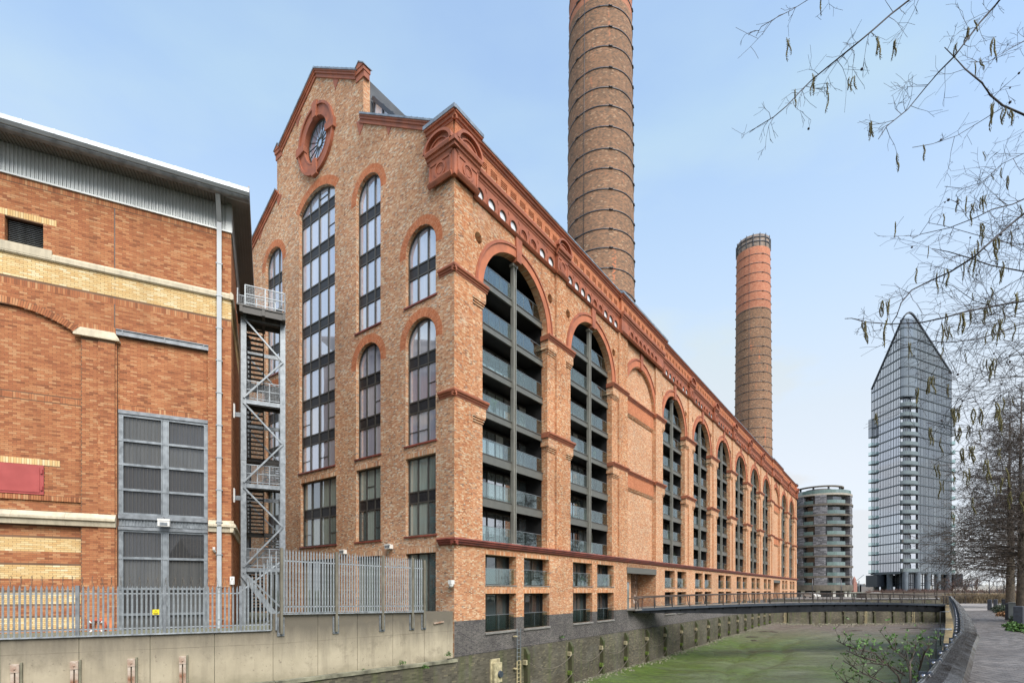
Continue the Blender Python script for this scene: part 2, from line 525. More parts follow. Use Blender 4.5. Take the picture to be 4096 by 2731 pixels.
M['red_s'] = brick_shader('red_brickwork', REDB, (0.16, 0.09, 0.06), H=0.094, S=0.282, J=0.012, flemish=False, tone=0.12)
M['dark_s'] = brick_shader('dark_brickwork', DARKB, (0.30, 0.28, 0.25), tone=0.3)
M['mortar'] = pmat('lime_mortar', (0.58, 0.43, 0.30), 0.95, 0.2, 0.4, 0)
M['mortar_r'] = pmat('brown_mortar', (0.19, 0.11, 0.065), 0.95, 0.2, 0.6, 0)
M['mortar_y'] = pmat('yellow_mortar', (0.52, 0.37, 0.15), 0.95, 0.2, 0.6, 0)
M['mortar_d'] = pmat('grey_mortar', (0.42, 0.39, 0.33), 0.95, 0.3, 0.6, 0)
M['galv_f'] = pmat('pale_galvanised_steel', (0.37, 0.40, 0.415), 0.45, 0.16, 4, 0.08, 40, metallic=0.35, fine=0.1)
M['terra'] = pmat('red_terracotta', (0.35, 0.112, 0.054), 0.62, 0.16, 1.2, 0.12, 14)
M['terra_d'] = pmat('dark_terracotta', (0.22, 0.055, 0.035), 0.5, 0.22, 1.5, 0.15, 14)
M['lead'] = pmat('lead_flashing', (0.25, 0.29, 0.33), 0.45, 0.2, 2, 0.1, 8, metallic=0.3)
M['frame'] = pmat('bronze_grey_metal', (0.075, 0.07, 0.06), 0.45, 0.1, 2, 0, metallic=0.3)
M['mesh'] = pmat('black_mesh_panel', (0.02, 0.02, 0.022), 0.5, 0.3, 9, 0.2, 60)
M['beam'] = pmat('warm_grey_steel', (0.155, 0.155, 0.135), 0.42, 0.08, 1.5, 0, metallic=0.35)
M['fascia'] = pmat('light_grey_steel', (0.26, 0.255, 0.22), 0.42, 0.08, 1.5, 0, metallic=0.3)
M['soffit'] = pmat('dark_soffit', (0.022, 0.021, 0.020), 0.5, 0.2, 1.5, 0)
M['black'] = pmat('dark_interior', (0.012, 0.012, 0.012), 0.9, 0.2, 1, 0)
M['sill'] = pmat('grey_sill', (0.22, 0.21, 0.19), 0.7, 0.15, 2, 0.1)
M['galv'] = pmat('galvanised_steel', (0.26, 0.285, 0.30), 0.42, 0.16, 4, 0.08, 40, metallic=0.45, fine=0.1)
M['galv_d'] = pmat('weathered_galvanised_steel', (0.24, 0.26, 0.275), 0.5, 0.2, 3, 0.1, 40, metallic=0.4)
M['conc'] = None

def glass_mat(name, tints, refl=0.55, rough=0.02, src='obj', wav=0.02, fres=0.6, drt=0.45):
    """coated window glass over curtains or a dark room"""
    t = NT(name)
    v = t.node('ShaderNodeObjectInfo').outputs['Random']
    if src == 'attr': v = t.node('ShaderNodeAttribute', attribute_name='rnd').outputs['Fac']
    c = t.ramp(v, tints, 'CONSTANT')
    ob = t.obj()
    st = t.noise(1.0, 3, t.scaled(ob, (9, 9, 0.4)))
    c = t.mix(t.rng(st, 0.4, 0.7, 0, drt), c, (0.02, 0.025, 0.03))
    t.color(c); t.rough(0.8)
    g = t.node('ShaderNodeBsdfGlossy'); g.inputs['Color'].default_value = (0.88, 0.9, 0.95, 1); g.inputs['Roughness'].default_value = rough
    bm = t.node('ShaderNodeBump'); bm.inputs['Strength'].default_value = 0.25; bm.inputs['Distance'].default_value = wav
    t.l.new(t.noise(0.7, 1, ob), bm.inputs['Height']); t.l.new(bm.outputs[0], g.inputs['Normal'])
    fr = t.node('ShaderNodeLayerWeight'); fr.inputs['Blend'].default_value = 0.45
    k = t.math('MULTIPLY_ADD', fr.outputs['Fresnel'], fres, refl, clamp=True)
    mx = t.node('ShaderNodeMixShader'); t.l.new(k, mx.inputs[0]); t.l.new(t.b.outputs[0], mx.inputs[1]); t.l.new(g.outputs[0], mx.inputs[2])
    t.l.new(mx.outputs[0], t.n['Material Output'].inputs[0])
    return t.mat
M['glass'] = glass_mat('window_glass', [(0.0, (0.30, 0.33, 0.33)), (0.4, (0.10, 0.12, 0.12)), (0.6, (0.38, 0.42, 0.40)), (0.85, (0.05, 0.06, 0.065))], 0.50)
M['glass_d'] = glass_mat('lobby_glass', [(0.0, (0.02, 0.025, 0.028)), (0.35, (0.22, 0.24, 0.21)), (0.5, (0.03, 0.035, 0.04)), (0.75, (0.05, 0.07, 0.07))], 0.14)

def clear_glass(name, col=(0.80, 0.88, 0.86), trans=0.91):
    t = NT(name)
    g = t.node('ShaderNodeBsdfGlossy'); g.inputs['Color'].default_value = (0.9, 0.94, 0.97, 1); g.inputs['Roughness'].default_value = 0.02
    tr = t.node('ShaderNodeBsdfTransparent'); tr.inputs['Color'].default_value = (*col, 1)
    fr = t.node('ShaderNodeLayerWeight'); fr.inputs['Blend'].default_value = 0.3
    k = t.math('MULTIPLY_ADD', fr.outputs['Fresnel'], 0.22, 1 - trans, clamp=True)
    mx = t.node('ShaderNodeMixShader'); t.l.new(k, mx.inputs[0]); t.l.new(tr.outputs[0], mx.inputs[1]); t.l.new(g.outputs[0], mx.inputs[2])
    t.l.new(mx.outputs[0], t.n['Material Output'].inputs[0])
    return t.mat
M['balu'] = clear_glass('balustrade_glass')
M['terra_o'] = pmat('orange_terracotta', (0.47, 0.155, 0.07), 0.7, 0.14, 1.0, 0.15, 18)
M['glass_sky_tint'] = glass_mat('round_window_sky_tint_glass', [(0.0, (0.72, 0.74, 0.75)), (0.85, (0.30, 0.34, 0.33))], 0.15, fres=.2, drt=.0)  # bright sky reflection painted into the near-white base colour, glossy share kept low
M['glass_g'] = glass_mat('gable_window_glass', [(0.0, (0.52, 0.53, 0.60)), (0.35, (0.42, 0.44, 0.52)), (0.7, (0.60, 0.60, 0.64))], 0.20, fres=.3, drt=.12)
M['glass_rose'] = glass_mat('rose_window_glass', [(0.0, (0.34, 0.42, 0.54))], 0.25, fres=.3, drt=.1)
M['glass_lo'] = glass_mat('lower_window_glass', [(0.0, (0.30, 0.36, 0.31)), (0.5, (0.17, 0.22, 0.19)), (0.75, (0.07, 0.11, 0.105))], 0.04, fres=.25, drt=.3)
M['curt'] = glass_mat('curtained_glass', [(0.0, (0.55, 0.56, 0.50)), (0.5, (0.40, 0.42, 0.30))], 0.25)
M['tan'] = pmat('tan_cladding', (0.33, 0.24, 0.17), 0.6, 0.08, 1, 0.0)
M['roof'] = pmat('slate_roof', (0.10, 0.11, 0.12), 0.7, 0.2, 0.6, 0.1)
M['white'] = pmat('off_white_paint', (0.72, 0.71, 0.66), 0.45, 0.05, 3, 0)
CHIM = [(0.0, (0.115, 0.075, 0.053)), (0.3, (0.196, 0.110, 0.066)), (0.65, (0.259, 0.135, 0.075)), (0.92, (0.310, 0.160, 0.088)), (1.0, (0.414, 0.280, 0.176))]
CHIMU = [(0.0, (0.38, 0.13, 0.075)), (0.5, (0.47, 0.18, 0.10)), (1.0, (0.50, 0.23, 0.14))]
def chim_patch(t, c, v, Z):
    ob = t.obj()
    s = t.noise(1.0, 5, t.scaled(ob, (1.0, 1.0, 0.09)), 0.6)          # long strips of new orange brick
    f = t.math('MULTIPLY', t.rng(s, 0.63, 0.68), t.math('GREATER_THAN', v, 0.45))
    c = t.mix(f, c, (0.50, 0.17, 0.08))
    s2 = t.noise(0.8, 6, ob, 0.7)
    lo = t.rng(Z, 34.5, 36.0, 1.0, 0.0)                                # lime bloom low on the shaft
    f2 = t.math('MULTIPLY', t.math('MULTIPLY', t.rng(s2, 0.52, 0.56), lo), t.math('GREATER_THAN', v, 0.5))
    return t.mix(f2, c, (0.62, 0.5, 0.42))
M['chim'] = brick_shader('old_chimney_brick', CHIM, (0.29, 0.215, 0.15), H=0.13, S=0.25, HD=0.25, J=0.02, flemish=False, polar=3.95, patches=chim_patch, tone=0.25, tscale=0.12, pale=0.0)
M['chim_up'] = brick_shader('new_chimney_brick', CHIMU, (0.42, 0.24, 0.16), H=0.15, S=0.29, HD=0.29, J=0.018, flemish=False, polar=3.7, tone=0.2)
M['chim_cap'] = brick_shader('weathered_chimney_brick', [(0.0, (0.12, 0.10, 0.09)), (1.0, (0.30, 0.22, 0.17))], (0.3, 0.27, 0.22), H=0.19, S=0.29, HD=0.29, J=0.028, flemish=False, polar=3.7, tone=0.5, tscale=.5)
M['band'] = pmat('black_iron_band', (0.085, 0.085, 0.09), 0.4, 0.2, 1, 0, metallic=0.5)
M['stone'] = pmat('cream_cast_stone', (0.58, 0.51, 0.37), 0.85, 0.12, 1.4, 0.1, 30, streak=0.35)
M['glass_sub'] = glass_mat('dusty_glass', [(0.0, (0.020, 0.019, 0.018)), (0.4, (0.040, 0.041, 0.042)), (0.75, (0.075, 0.078, 0.075))], 0.05, 0.02, fres=.2, drt=.5)
M['wire'] = pmat('brown_guard_wire', (0.13, 0.12, 0.10), 0.6, 0.1, 2, 0)
M['redp'] = pmat('red_paint', (0.38, 0.07, 0.062), 0.45, 0.06, 2, 0.03)
M['clad'] = pmat('silver_cladding', (0.46, 0.48, 0.465), 0.38, 0.05, .8, 0, metallic=0.25)
M['clad2'] = pmat('pale_grey_sheet', (0.36, 0.40, 0.42), 0.4, 0.06, 1.2, 0, metallic=0.15)
M['soff'] = pmat('grey_soffit_sheet', (0.20, 0.19, 0.175), 0.5, 0.08, 1.2, 0, metallic=0.2)
M['pipe'] = pmat('grey_plastic_pipe', (0.40, 0.43, 0.44), 0.4, 0.04, 2, 0)
M['buoy'] = pmat('faded_orange_plastic', (0.40, 0.09, 0.04), 0.6, 0.15, 5, 0.05)
M['buoy2'] = pmat('orange_board', (0.55, 0.20, 0.08), 0.6, 0.1, 3, 0)
M['stairdark'] = pmat('dark_open_grating', (0.085, 0.08, 0.072), 0.55, 0.2, 3, 0.1, metallic=0.2)
def concrete():
    t = NT('stained_concrete'); ob = t.obj(); s = t.node('ShaderNodeSeparateXYZ'); t.l.new(ob, s.inputs[0])
    c = t.mix(t.rng(t.noise(0.5, 7, ob, 0.6), 0.3, 0.7), (0.33, 0.285, 0.20), (0.47, 0.41, 0.295))
    c = t.mix(t.rng(t.noise(1.0, 5, t.scaled(ob, (3, 3, .25)), .6), 0.5, 0.72, 0, 0.45), c, (0.20, 0.17, 0.12))
    top = t.rng(t.math('ADD', s.outputs[2], t.math('MULTIPLY', t.noise(1.2, 6, t.scaled(ob, (1.5, 1.5, .3)), .7), 1.5)), 1.75, 3.3, 0, .95)
    c = t.mix(top, c, (0.12, 0.105, 0.08))
    bot = t.rng(t.math('ADD', s.outputs[2], t.math('MULTIPLY', t.noise(1.0, 6, ob, .7), 0.9)), .35, .95, .6, 0)
    c = t.mix(bot, c, (0.16, 0.15, 0.09))
    c = t.mix(t.rng(t.noise(7, 3, ob), 0.66, 0.72, 0, .6), c, (0.15, 0.12, 0.09))
    c = t.mix(t.rng(t.noise(.9, 8, ob, .72), 0.54, 0.66, 0, .55), c, (0.17, 0.145, 0.10))
    c = t.mix(t.math('MULTIPLY', t.rng(t.math('ABSOLUTE', t.math('SUBTRACT', t.math('ADD', s.outputs[2], t.math('MULTIPLY', t.noise(2, 2, ob), .05)), 1.85)), .008, .02, 1, 0), t.rng(t.noise(.6, 2, ob), .4, .6, .2, .7)), c, (0.12, 0.10, 0.07))
    t.color(c); t.rough(0.9); t.bump(t.noise(14, 6, ob, .65), 0.35, 0.02); return t.mat
M['conc'] = concrete()
STONE = [(0.0, (0.07, 0.063, 0.047)), (0.4, (0.10, 0.09, 0.066)), (0.85, (0.128, 0.114, 0.082)), (1.0, (0.19, 0.165, 0.108))]
def algae_patch(t, c, v, Z):
    ob = t.obj(); n = t.noise(0.35, 6, ob, .65); st = t.noise(1.0, 5, t.scaled(ob, (1.6, 1.6, .12)), .6)
    h = t.math('ADD', Z, t.math('MULTIPLY', n, 2.0))
    c = t.mix(t.rng(h, 1.4, 3.2, 0.65, 0.0), c, (0.085, 0.068, 0.045))
    c = t.mix(t.math('MULTIPLY', t.rng(st, 0.5, 0.72), 0.55), c, (0.10, 0.125, 0.035))
    return t.mix(t.math('MULTIPLY', t.rng(n, 0.52, 0.68), 0.35), c, (0.20, 0.195, 0.165))
M['rwall'] = brick_shader('river_wall_masonry', STONE, (0.10, 0.092, 0.07), H=0.11, S=0.30, J=0.012, flemish=False, patches=algae_patch, tone=0.45, tscale=.3)
M['ledge'] = pmat('mossy_stone', (0.24, 0.23, 0.16), 0.9, 0.3, 1.4, 0.3, 20)
M['timber'] = pmat('wet_fender_timber', (0.055, 0.045, 0.028), 0.7, 0.3, 2.2, 0.4, 20, col2=(0.045, 0.062, 0.014))
M['cblock'] = pmat('pale_fender_block', (0.46, 0.40, 0.24), 0.8, 0.25, 3, 0.2)
M['mossb'] = pmat('mossy_block', (0.13, 0.19, 0.03), 0.9, 0.3, 6, 0.3)
M['chain'] = pmat('rusted_chain', (0.14, 0.12, 0.09), 0.8, 0.2, 5, 0.2)
M['rust'] = pmat('rusty_painted_steel', (0.46, 0.42, 0.35), 0.7, 0.3, 2.2, 0.2, 30, col2=(0.22, 0.09, 0.04))
M['ladder'] = pmat('yellowed_ladder_steel', (0.50, 0.42, 0.24), 0.6, 0.15, 4, 0.1)
M['olive'] = pmat('olive_painted_post', (0.17, 0.155, 0.115), 0.5, 0.12, 2, 0)
M['yellow'] = pmat('yellow_sign', (0.85, 0.68, 0.02), 0.45, 0.03, 2, 0)
M['ink'] = pmat('black_print', (0.015, 0.015, 0.015), 0.6, 0.05, 2, 0)
M['leaf'] = pmat('fresh_leaf', (0.075, 0.16, 0.03), 0.55, 0.3, 6, 0)
M['leafd'] = pmat('dark_leaf', (0.03, 0.055, 0.022), 0.6, 0.3, 6, 0)
M['bark'] = pmat('grey_brown_bark', (0.11, 0.088, 0.062), 0.9, 0.3, 6, 0.5, 12)
M['twig'] = pmat('dark_twig', (0.035, 0.030, 0.030), 0.85, 0.2, 3, 0)
M['twigb'] = pmat('brown_twig', (0.075, 0.058, 0.045), 0.85, 0.25, 3, 0)
M['catkin'] = pmat('olive_catkin', (0.12, 0.105, 0.035), 0.85, 0.3, 30, 0.2, 80)
M['steel_d'] = pmat('dark_bridge_steel', (0.018, 0.020, 0.024), 0.45, 0.2, 1, 0, metallic=0.2)
M['steel_g'] = pmat('blue_grey_steel', (0.065, 0.08, 0.10), 0.45, 0.12, 2, 0.05, metallic=0.3)
M['bronze'] = pmat('brown_metal_rail', (0.10, 0.075, 0.06), 0.38, 0.15, 2, 0, metallic=0.5)
M['railm'] = pmat('polished_scuffed_rail', (0.075, 0.072, 0.074), 0.16, 0.30, 3, 0.01, 20, metallic=0.85)
M['bolt'] = pmat('bolt_steel', (0.42, 0.42, 0.43), 0.28, 0.1, 8, 0, metallic=0.8)
M['cable'] = pmat('dull_cable', (0.20, 0.18, 0.13), 0.5, 0.1, 8, 0, metallic=0.5)
M['deck'] = pmat('deck_boards', (0.24, 0.20, 0.15), 0.8, 0.15, 2, 0.1)
M['soil'] = pmat('dark_soil', (0.055, 0.035, 0.024), 0.95, 0.35, 4, 0.5, 14)
M['land'] = pmat('far_ground', (0.17, 0.165, 0.12), 0.95, 0.2, 0.02, 0, col2=(0.10, 0.11, 0.06))
M['pave'] = None
def paver_mat(name, src):
    t = NT(name)
    v = (t.node('ShaderNodeAttribute', attribute_name='rnd').outputs['Fac'] if src == 'attr' else t.node('ShaderNodeObjectInfo').outputs['Random'])
    c = t.ramp(v, [(0, (0.085, 0.078, 0.072)), (.5, (0.135, 0.125, 0.115)), (.9, (0.19, 0.175, 0.16)), (1, (0.07, .064, .06))]); ob = t.obj()
    g = t.node('ShaderNodeNewGeometry').outputs['Position']
    c = t.mix(t.rng(t.noise(.35, 5, g), .35, .65, 0, .5), c, (0.06, 0.052, 0.045)); t.color(c); t.rough(t.rng(t.noise(.6, 4, g), .3, .7, .45, .9)); t.bump(t.noise(20, 3, g), .2, .01); return t.mat
M['pave'] = paver_mat('block_paving', 'attr'); M['pave_o'] = paver_mat('block_paving_single', 'obj')
M['plaza'] = pmat('pale_paving', (0.27, 0.25, 0.225), 0.8, 0.12, .3, 0.1)
M['joint'] = pmat('paving_joint', (0.045, 0.038, 0.03), 0.95, 0.2, 2, 0)
M['slate'] = pmat('slate_bollard', (0.05, 0.056, 0.068), 0.6, 0.2, 5, 0.15)
M['cab'] = pmat('grey_cabinet_paint', (0.22, 0.24, 0.23), 0.5, 0.05, 3, 0)
M['reed'] = pmat('dry_reed', (0.34, 0.26, 0.155), 0.9, 0.25, 3, 0)
M['hedge'] = pmat('bare_red_shrub', (0.13, 0.075, 0.06), 0.9, 0.25, 2, 0)
def mud_mat():
    t = NT('algae_covered_mud'); ob = t.obj(); s = t.node('ShaderNodeSeparateXYZ'); t.l.new(ob, s.inputs[0])
    n1 = t.noise(.10, 8, ob, .62); n2 = t.noise(1.0, 6, t.scaled(ob, (.10, .5, .3)), .6); n3 = t.noise(1.6, 7, ob, .68)
    X, Y, Z = s.outputs
    across = t.math('SUBTRACT', t.math('MULTIPLY', X, 0.8004), t.math('MULTIPLY', t.math('SUBTRACT', Y, 32.0), 0.5995))   # metres out from the brick wall (+2.9)
    c = t.mix(t.rng(n2, .4, .6), (0.072, 0.088, 0.036), (0.125, 0.145, 0.085))
    gr = t.math('ADD', t.math('MULTIPLY', t.rng(across, -1.0, 11.0, 1.0, 0.0), .65), t.math('MULTIPLY', t.rng(n1, .42, .62), .7), clamp=True)
    c = t.mix(gr, c, t.mix(t.rng(n3, .35, .65), (0.050, 0.088, 0.010), (0.095, 0.145, 0.020)))
    br = t.math('ADD', t.rng(t.math('ADD', Y, t.math('MULTIPLY', n1, 40.0)), 98.0, 122.0), t.rng(t.math('ADD', across, t.math('MULTIPLY', n3, 1.5)), -2.2, -1.3, 1.0, 0.0), clamp=True)
    c = t.mix(br, c, t.mix(t.rng(n3, .35, .65), (0.10, 0.078, 0.058), (0.17, 0.138, 0.108)))
    cr = t.noise(1.0, 8, t.scaled(ob, (.16, .55, 1)), .7)
    c = t.mix(t.rng(t.math('ABSOLUTE', t.math('SUBTRACT', cr, .5)), .0, .03, .65, 0), c, t.mix(t.rng(cr, .5, .53), (0.04, 0.037, 0.02), c))
    t.color(c); t.rough(t.rng(n2, .4, .6, .42, .8)); t.bump(t.math('ADD', n3, t.math('MULTIPLY', cr, 1.5)), .9, .25); return t.mat
M['mud'] = mud_mat()
M['bronze_d'] = pmat('dark_bronze_metal', (0.075, 0.065, 0.06), 0.45, 0.15, 2, 0, metallic=0.3)
M['ochre'] = pmat('ochre_coping_stone', (0.28, 0.21, 0.10), 0.9, 0.25, 2, 0.3)
M['reed_r'] = pmat('russet_grass', (0.24, 0.13, 0.06), 0.9, 0.3, 5, 0)
STEELG = M['steel_g']
M['tglass'] = glass_mat('tower_glass', [(0.0, (0.06, 0.085, 0.10)), (0.5, (0.025, 0.045, 0.058)), (0.8, (0.10, 0.13, 0.145))], 0.30, 0.03, wav=.01, fres=.4)
M['tglass_s'] = glass_mat('tower_glass_dark', [(0.0, (0.05, 0.07, 0.085))], 0.35, 0.03)
M['greenglass'] = glass_mat('green_balcony_glass', [(0.0, (0.085, 0.14, 0.13)), (0.5, (0.12, 0.19, 0.17))], 0.03, 0.08, fres=.12, drt=.5)
M['whiteglass'] = glass_mat('pale_balcony_glass', [(0.0, (0.10, 0.14, 0.14))], 0.12, 0.05, fres=.2)
M['band_g'] = pmat('tower_spandrel_metal', (0.085, 0.105, 0.12), 0.4, 0.08, .5, 0, metallic=0.3)
M['tdark'] = pmat('dark_tower_trim', (0.035, 0.043, 0.055), 0.45, 0.1, 1, 0)
M['column'] = pmat('grey_blue_column', (0.13, 0.155, 0.18), 0.5, 0.1, .6, 0)
M['rstone'] = brick_shader('grey_stone_cladding', [(0, (0.09, 0.09, 0.095)), (.5, (0.17, 0.17, 0.18)), (1, (0.27, 0.27, 0.285))], (0.05, 0.05, 0.055), H=0.28, S=1.0, HD=.5, J=.03, flemish=False, polar=9.0, tone=.2)
M['slabb'] = pmat('brown_grey_concrete_band', (0.135, 0.118, 0.092), 0.8, 0.2, .7, 0.05, streak=.3)
M['rwin'] = glass_mat('dark_round_window', [(0.0, (0.03, 0.035, 0.035)), (0.6, (0.06, 0.07, 0.07))], 0.04, fres=.15)
M['brownwin'] = glass_mat('brown_window', [(0.0, (0.08, 0.045, 0.03)), (0.5, (0.13, 0.08, 0.055))], 0.12)
M['tree_far'] = pmat('far_treeline', (0.13, 0.115, 0.10), 1.0, 0.25, .05, 0)
M['bldg_far'] = pmat('far_buildings', (0.20, 0.185, 0.18), 1.0, 0.2, .05, 0)
M['red_far'] = pmat('far_red_brick', (0.32, 0.16, 0.13), 1.0, 0.1, .5, 0)
M['tglass_c'] = glass_mat('curved_tower_glass', [(0.0, (0.08, 0.11, 0.135)), (0.5, (0.05, 0.075, 0.10))], 0.20, 0.03, fres=.3)
M['band_r'] = pmat('pale_roof_band', (0.36, 0.33, 0.27), 0.7, 0.1, 1, 0)
M['bk'] = pmat('brown_brick_far', (0.20, 0.12, 0.085), 0.9, 0.2, .3, 0)
# ================================================================== POWER STATION
PH_A = math.atan2(2036, 1525)      # heading of the long facade
PH_O = (-3.631, 32.0, EYE)
LEN, WID = 142.0, 30.4
ph = thing('brick_power_station', 'long converted brick power station with tall arched bays, terracotta cornice and stepped gable', 'building', PH_O, PH_A)
EF = Plane((0, 0, 0), (1, 0, 0), (0, -1, 0))      # long facade, s = x
GF = Plane((0, 0, 0), (0, 1, 0), (-1, 0, 0))      # gable facade, t = y
OPEN = [7.02, 18.78, 40.8, 52.57, 64.33, 76.1, 87.85, 99.6, 122.0, 133.8]
BLIND = [30.05, 111.0]
HW = 4.04
ZS, ZB, ZFR = 20.45, 3.32, 25.95      # arch spring, bay floor, frieze bottom
WY = -0.2                              # main wall plane sits behind the pilasters
BX = 26.0                              # single bricks up to here, printed courses beyond

allc = sorted([(c, 'o') for c in OPEN] + [(c, 'b') for c in BLIND])
pil = [(0.0, 1.75)]                    # pilasters
for (a, ka), (b, kb) in zip(allc, allc[1:]):
    if ka == 'o' and kb == 'o': m_ = (a + b) / 2; pil.append((m_ - .72, m_ + .72))
    elif kb == 'b': pil.append((b - 5.95, b - 3.95))
    else: pil.append((a + 3.95, a + 5.95))
pil.append((LEN - 1.9, LEN))

ops = []
for c in OPEN:
    ops.append(o_arch(c - HW, c + HW, ZB, ZS))
    for h in (c - 4.45, c + 4.45): ops.append(o_circ(h, 23.62, 0.36))
for c in BLIND: ops.append(o_arch(c - 3.95, c + 3.95, ZB - .1, ZS - .1))
near = lambda z: (0.0, BX)
far = lambda z: (BX, LEN)
w = MB()
wall_strips(w, EF, 3.3, ZFR, near, ops, 0.075, WY)
w.build('wall', M['mortar'], ph)
w = MB(); wall_strips(w, EF, 3.3, ZFR, far, ops, 0.075, WY); w.build('wall', M['mixed_s'], ph)
# lower storeys
low = []; SILLS = []
for c in OPEN:
    for a, b in ((c - 3.97, c - 0.44), (c + 0.52, c + 4.04)):
        low += [o_rect(a, b, 0.37, 2.46), o_rect(a, b, -2.87, -0.21)]; SILLS.append((a, b))
for c in BLIND: low.append(o_rect(c - 4.1, c + 3.85, -1.93, 2.4))
w = MB(); wall_strips(w, EF, -1.93, 2.9, near, low, 0.075, 0.0); w.build('wall', M['mortar'], ph)
w = MB(); wall_strips(w, EF, -1.93, 2.9, far, low, 0.075, 0.0); w.build('wall', M['mixed_s'], ph)
w = MB(); wall_strips(w, EF, -4.2, -1.93, lambda z: (0, BX), low, 0.075, 0.0); w.build('plinth', M['mortar_d'], ph)
w = MB(); wall_strips(w, EF, -4.2, -1.93, lambda z: (BX, LEN), low, 0.075, 0.0); w.build('plinth', M['dark_s'], ph)
# bricks of the near bays
B = Bricks()
B.face(EF, 3.3, ZFR, near, ops + [lambda z, p=p: (p[0], p[1]) for p in pil if p[0] < BX], d=WY)
for a, b in pil:
    if a > BX: continue
    B.face(EF, 3.3, ZFR, lambda z: (a, b), [], d=0.0, proud=.010)
    if a > 0: B.face(Plane((a, 0.2, 0), (0, -1, 0), (-1, 0, 0)), 3.3, ZFR, lambda z: (0, 0.2), [])
B.face(EF, -1.95, 2.9, near, low, d=0.0)
for a, b in SILLS:                      # lintels and jambs of the lower windows
    if a > BX: continue
    for zt in (2.46, -0.21): B.soldier(EF, a - .1, b + .1, zt, zt + .3, d=0.001, proud=.007)
    for z0, z1 in ((.37, 2.46), (-1.95, -.21)):
        B.face(Plane((b, 0, 0), (0, 1, 0), (-1, 0, 0)), z0, z1, lambda z: (0, .62), [])
for c in OPEN[:2]:                      # bay jambs
    B.face(Plane((c + HW, -WY, 0), (0, 1, 0), (-1, 0, 0)), ZB, ZS, lambda z: (0, .52), [])
    R = HW
    for k in range(60):                 # arch soffit
        a0 = math.pi * k / 60
        p = Plane((c + R * math.cos(a0 + .026), -WY, 0), (0, 1, 0), (-math.cos(a0), 0, 0))
# plinth
D = Bricks()
D.face(EF, -4.2, -1.95, near, low, d=0.0, S=.215)
for a, b in SILLS:
    if a < BX: D.face(Plane((b, 0, 0), (0, 1, 0), (-1, 0, 0)), -2.87, -1.95, lambda z: (0, .62), [])
D.build('plinth_brickwork', M['darkb'], ph)
for a, b in pil:                        # pilaster bodies
    w = MB(); w.box(a, b, 0, .2, 3.3, ZFR); w.build('pilaster', M['mortar'] if a < BX else M['mixed_s'], ph)

# reveals of every opening, printed courses
def reveal(mb, pl, s0, s1, z0, zs, d0, d1, kind='arch', rise=0, floor=True, n=28):
    P = pl.P; pts = [(s0, z0)]
    if kind == 'arch':
        c, r = (s0 + s1) / 2, (s1 - s0) / 2
        pts += [(c - r * math.cos(math.pi * k / n), zs + r * math.sin(math.pi * k / n)) for k in range(n + 1)]
    elif kind == 'seg':
        wd = s1 - s0; R = seg_r(wd, rise); zc = zs + rise - R; c = (s0 + s1) / 2; a = math.asin(wd / 2 / R)
        pts += [(c - R * math.sin(a * (1 - 2 * k / n)), zc + R * math.cos(a * (1 - 2 * k / n))) for k in range(n + 1)]
    else: pts += [(s0, zs), (s1, zs)]
    pts += [(s1, z0)]
    for (a, b) in zip(pts, pts[1:]): mb.quad(P(*a, d0), P(*b, d0), P(*b, d1), P(*a, d1))
    if floor: mb.quad(P(s0, z0, d0), P(s1, z0, d0), P(s1, z0, d1), P(s0, z0, d1))
    return pts
w = MB()
for c in OPEN: reveal(w, EF, c - HW, c + HW, ZB, ZS, WY, WY - .55)
for c in BLIND: reveal(w, EF, c - 3.95, c + 3.95, ZB - .1, ZS - .1, WY, WY - .3)
for a, b in SILLS:
    reveal(w, EF, a, b, .37, 2.46, 0, -.65, 'rect'); reveal(w, EF, a, b, -2.87, -.21, 0, -.65, 'rect')
for c in OPEN:
    for h in (c - 4.45, c + 4.45): reveal(w, EF, h - .36, h + .36, 23.62, 23.62, WY, WY - .5, 'arch', n=12); reveal(w, Plane((0, 0, 47.24), (1, 0, 0), (0, -1, 0)), h - .36, h + .36, 0, 0, WY, WY - .5, 'rect') if 0 else None
for c in OPEN:
    for h in (c - 4.45, c + 4.45):
        pts = [(h + .36 * math.cos(2 * math.pi * k / 20), 23.62 + .36 * math.sin(2 * math.pi * k / 20)) for k in range(20)]
        for p, q in zip(pts, pts[1:] + pts[:1]): w.quad(EF.P(*p, WY), EF.P(*q, WY), EF.P(*q, WY - .5), EF.P(*p, WY - .5))
        w.poly([EF.P(*p, WY - .45) for p in pts])
w.build('reveal', M['mixed_s'], ph)
for c in OPEN[:3]:
    for h in (c - 4.45, c + 4.45): B.radial(EF, h, 23.62, .38, .58, 0, 2 * math.pi - .12, w=.1, d=WY, proud=.018)
# brick band rows in the blind bays
w = MB()
for c in BLIND:
    wall_strips(w, EF, ZB - .1, ZS + 3.9, lambda z: (c - 3.95, c + 3.95), [lambda z: None if z < ZS - .1 else (c - 5, c - math.sqrt(max(3.95 ** 2 - (z - ZS + .1) ** 2, 0))), lambda z: None if z < ZS - .1 else (c + math.sqrt(max(3.95 ** 2 - (z - ZS + .1) ** 2, 0)), c + 5)], .075, WY - .28)
w.build('blind_panel', M['mixed_s'], ph)
w = MB()
for c in BLIND:
    for zb in (20.06, 12.24):
        w.pbox(EF, c - 3.94, c + 3.94, zb - 1.35, zb, WY - .27, WY - .08)
w.build('orange_band', M['orange_s'], ph)
w = MB()
for c in BLIND:
    for zb in (20.06, 12.24):
        for k in range(3): w.pbox(EF, c - 3.94, c + 3.94, zb - 1.35 - .1 * k - .06, zb - 1.35 - .1 * k, WY - .27, WY - .1 - .04 * k)
w.build('dentil_course', M['mixed_s'], ph)

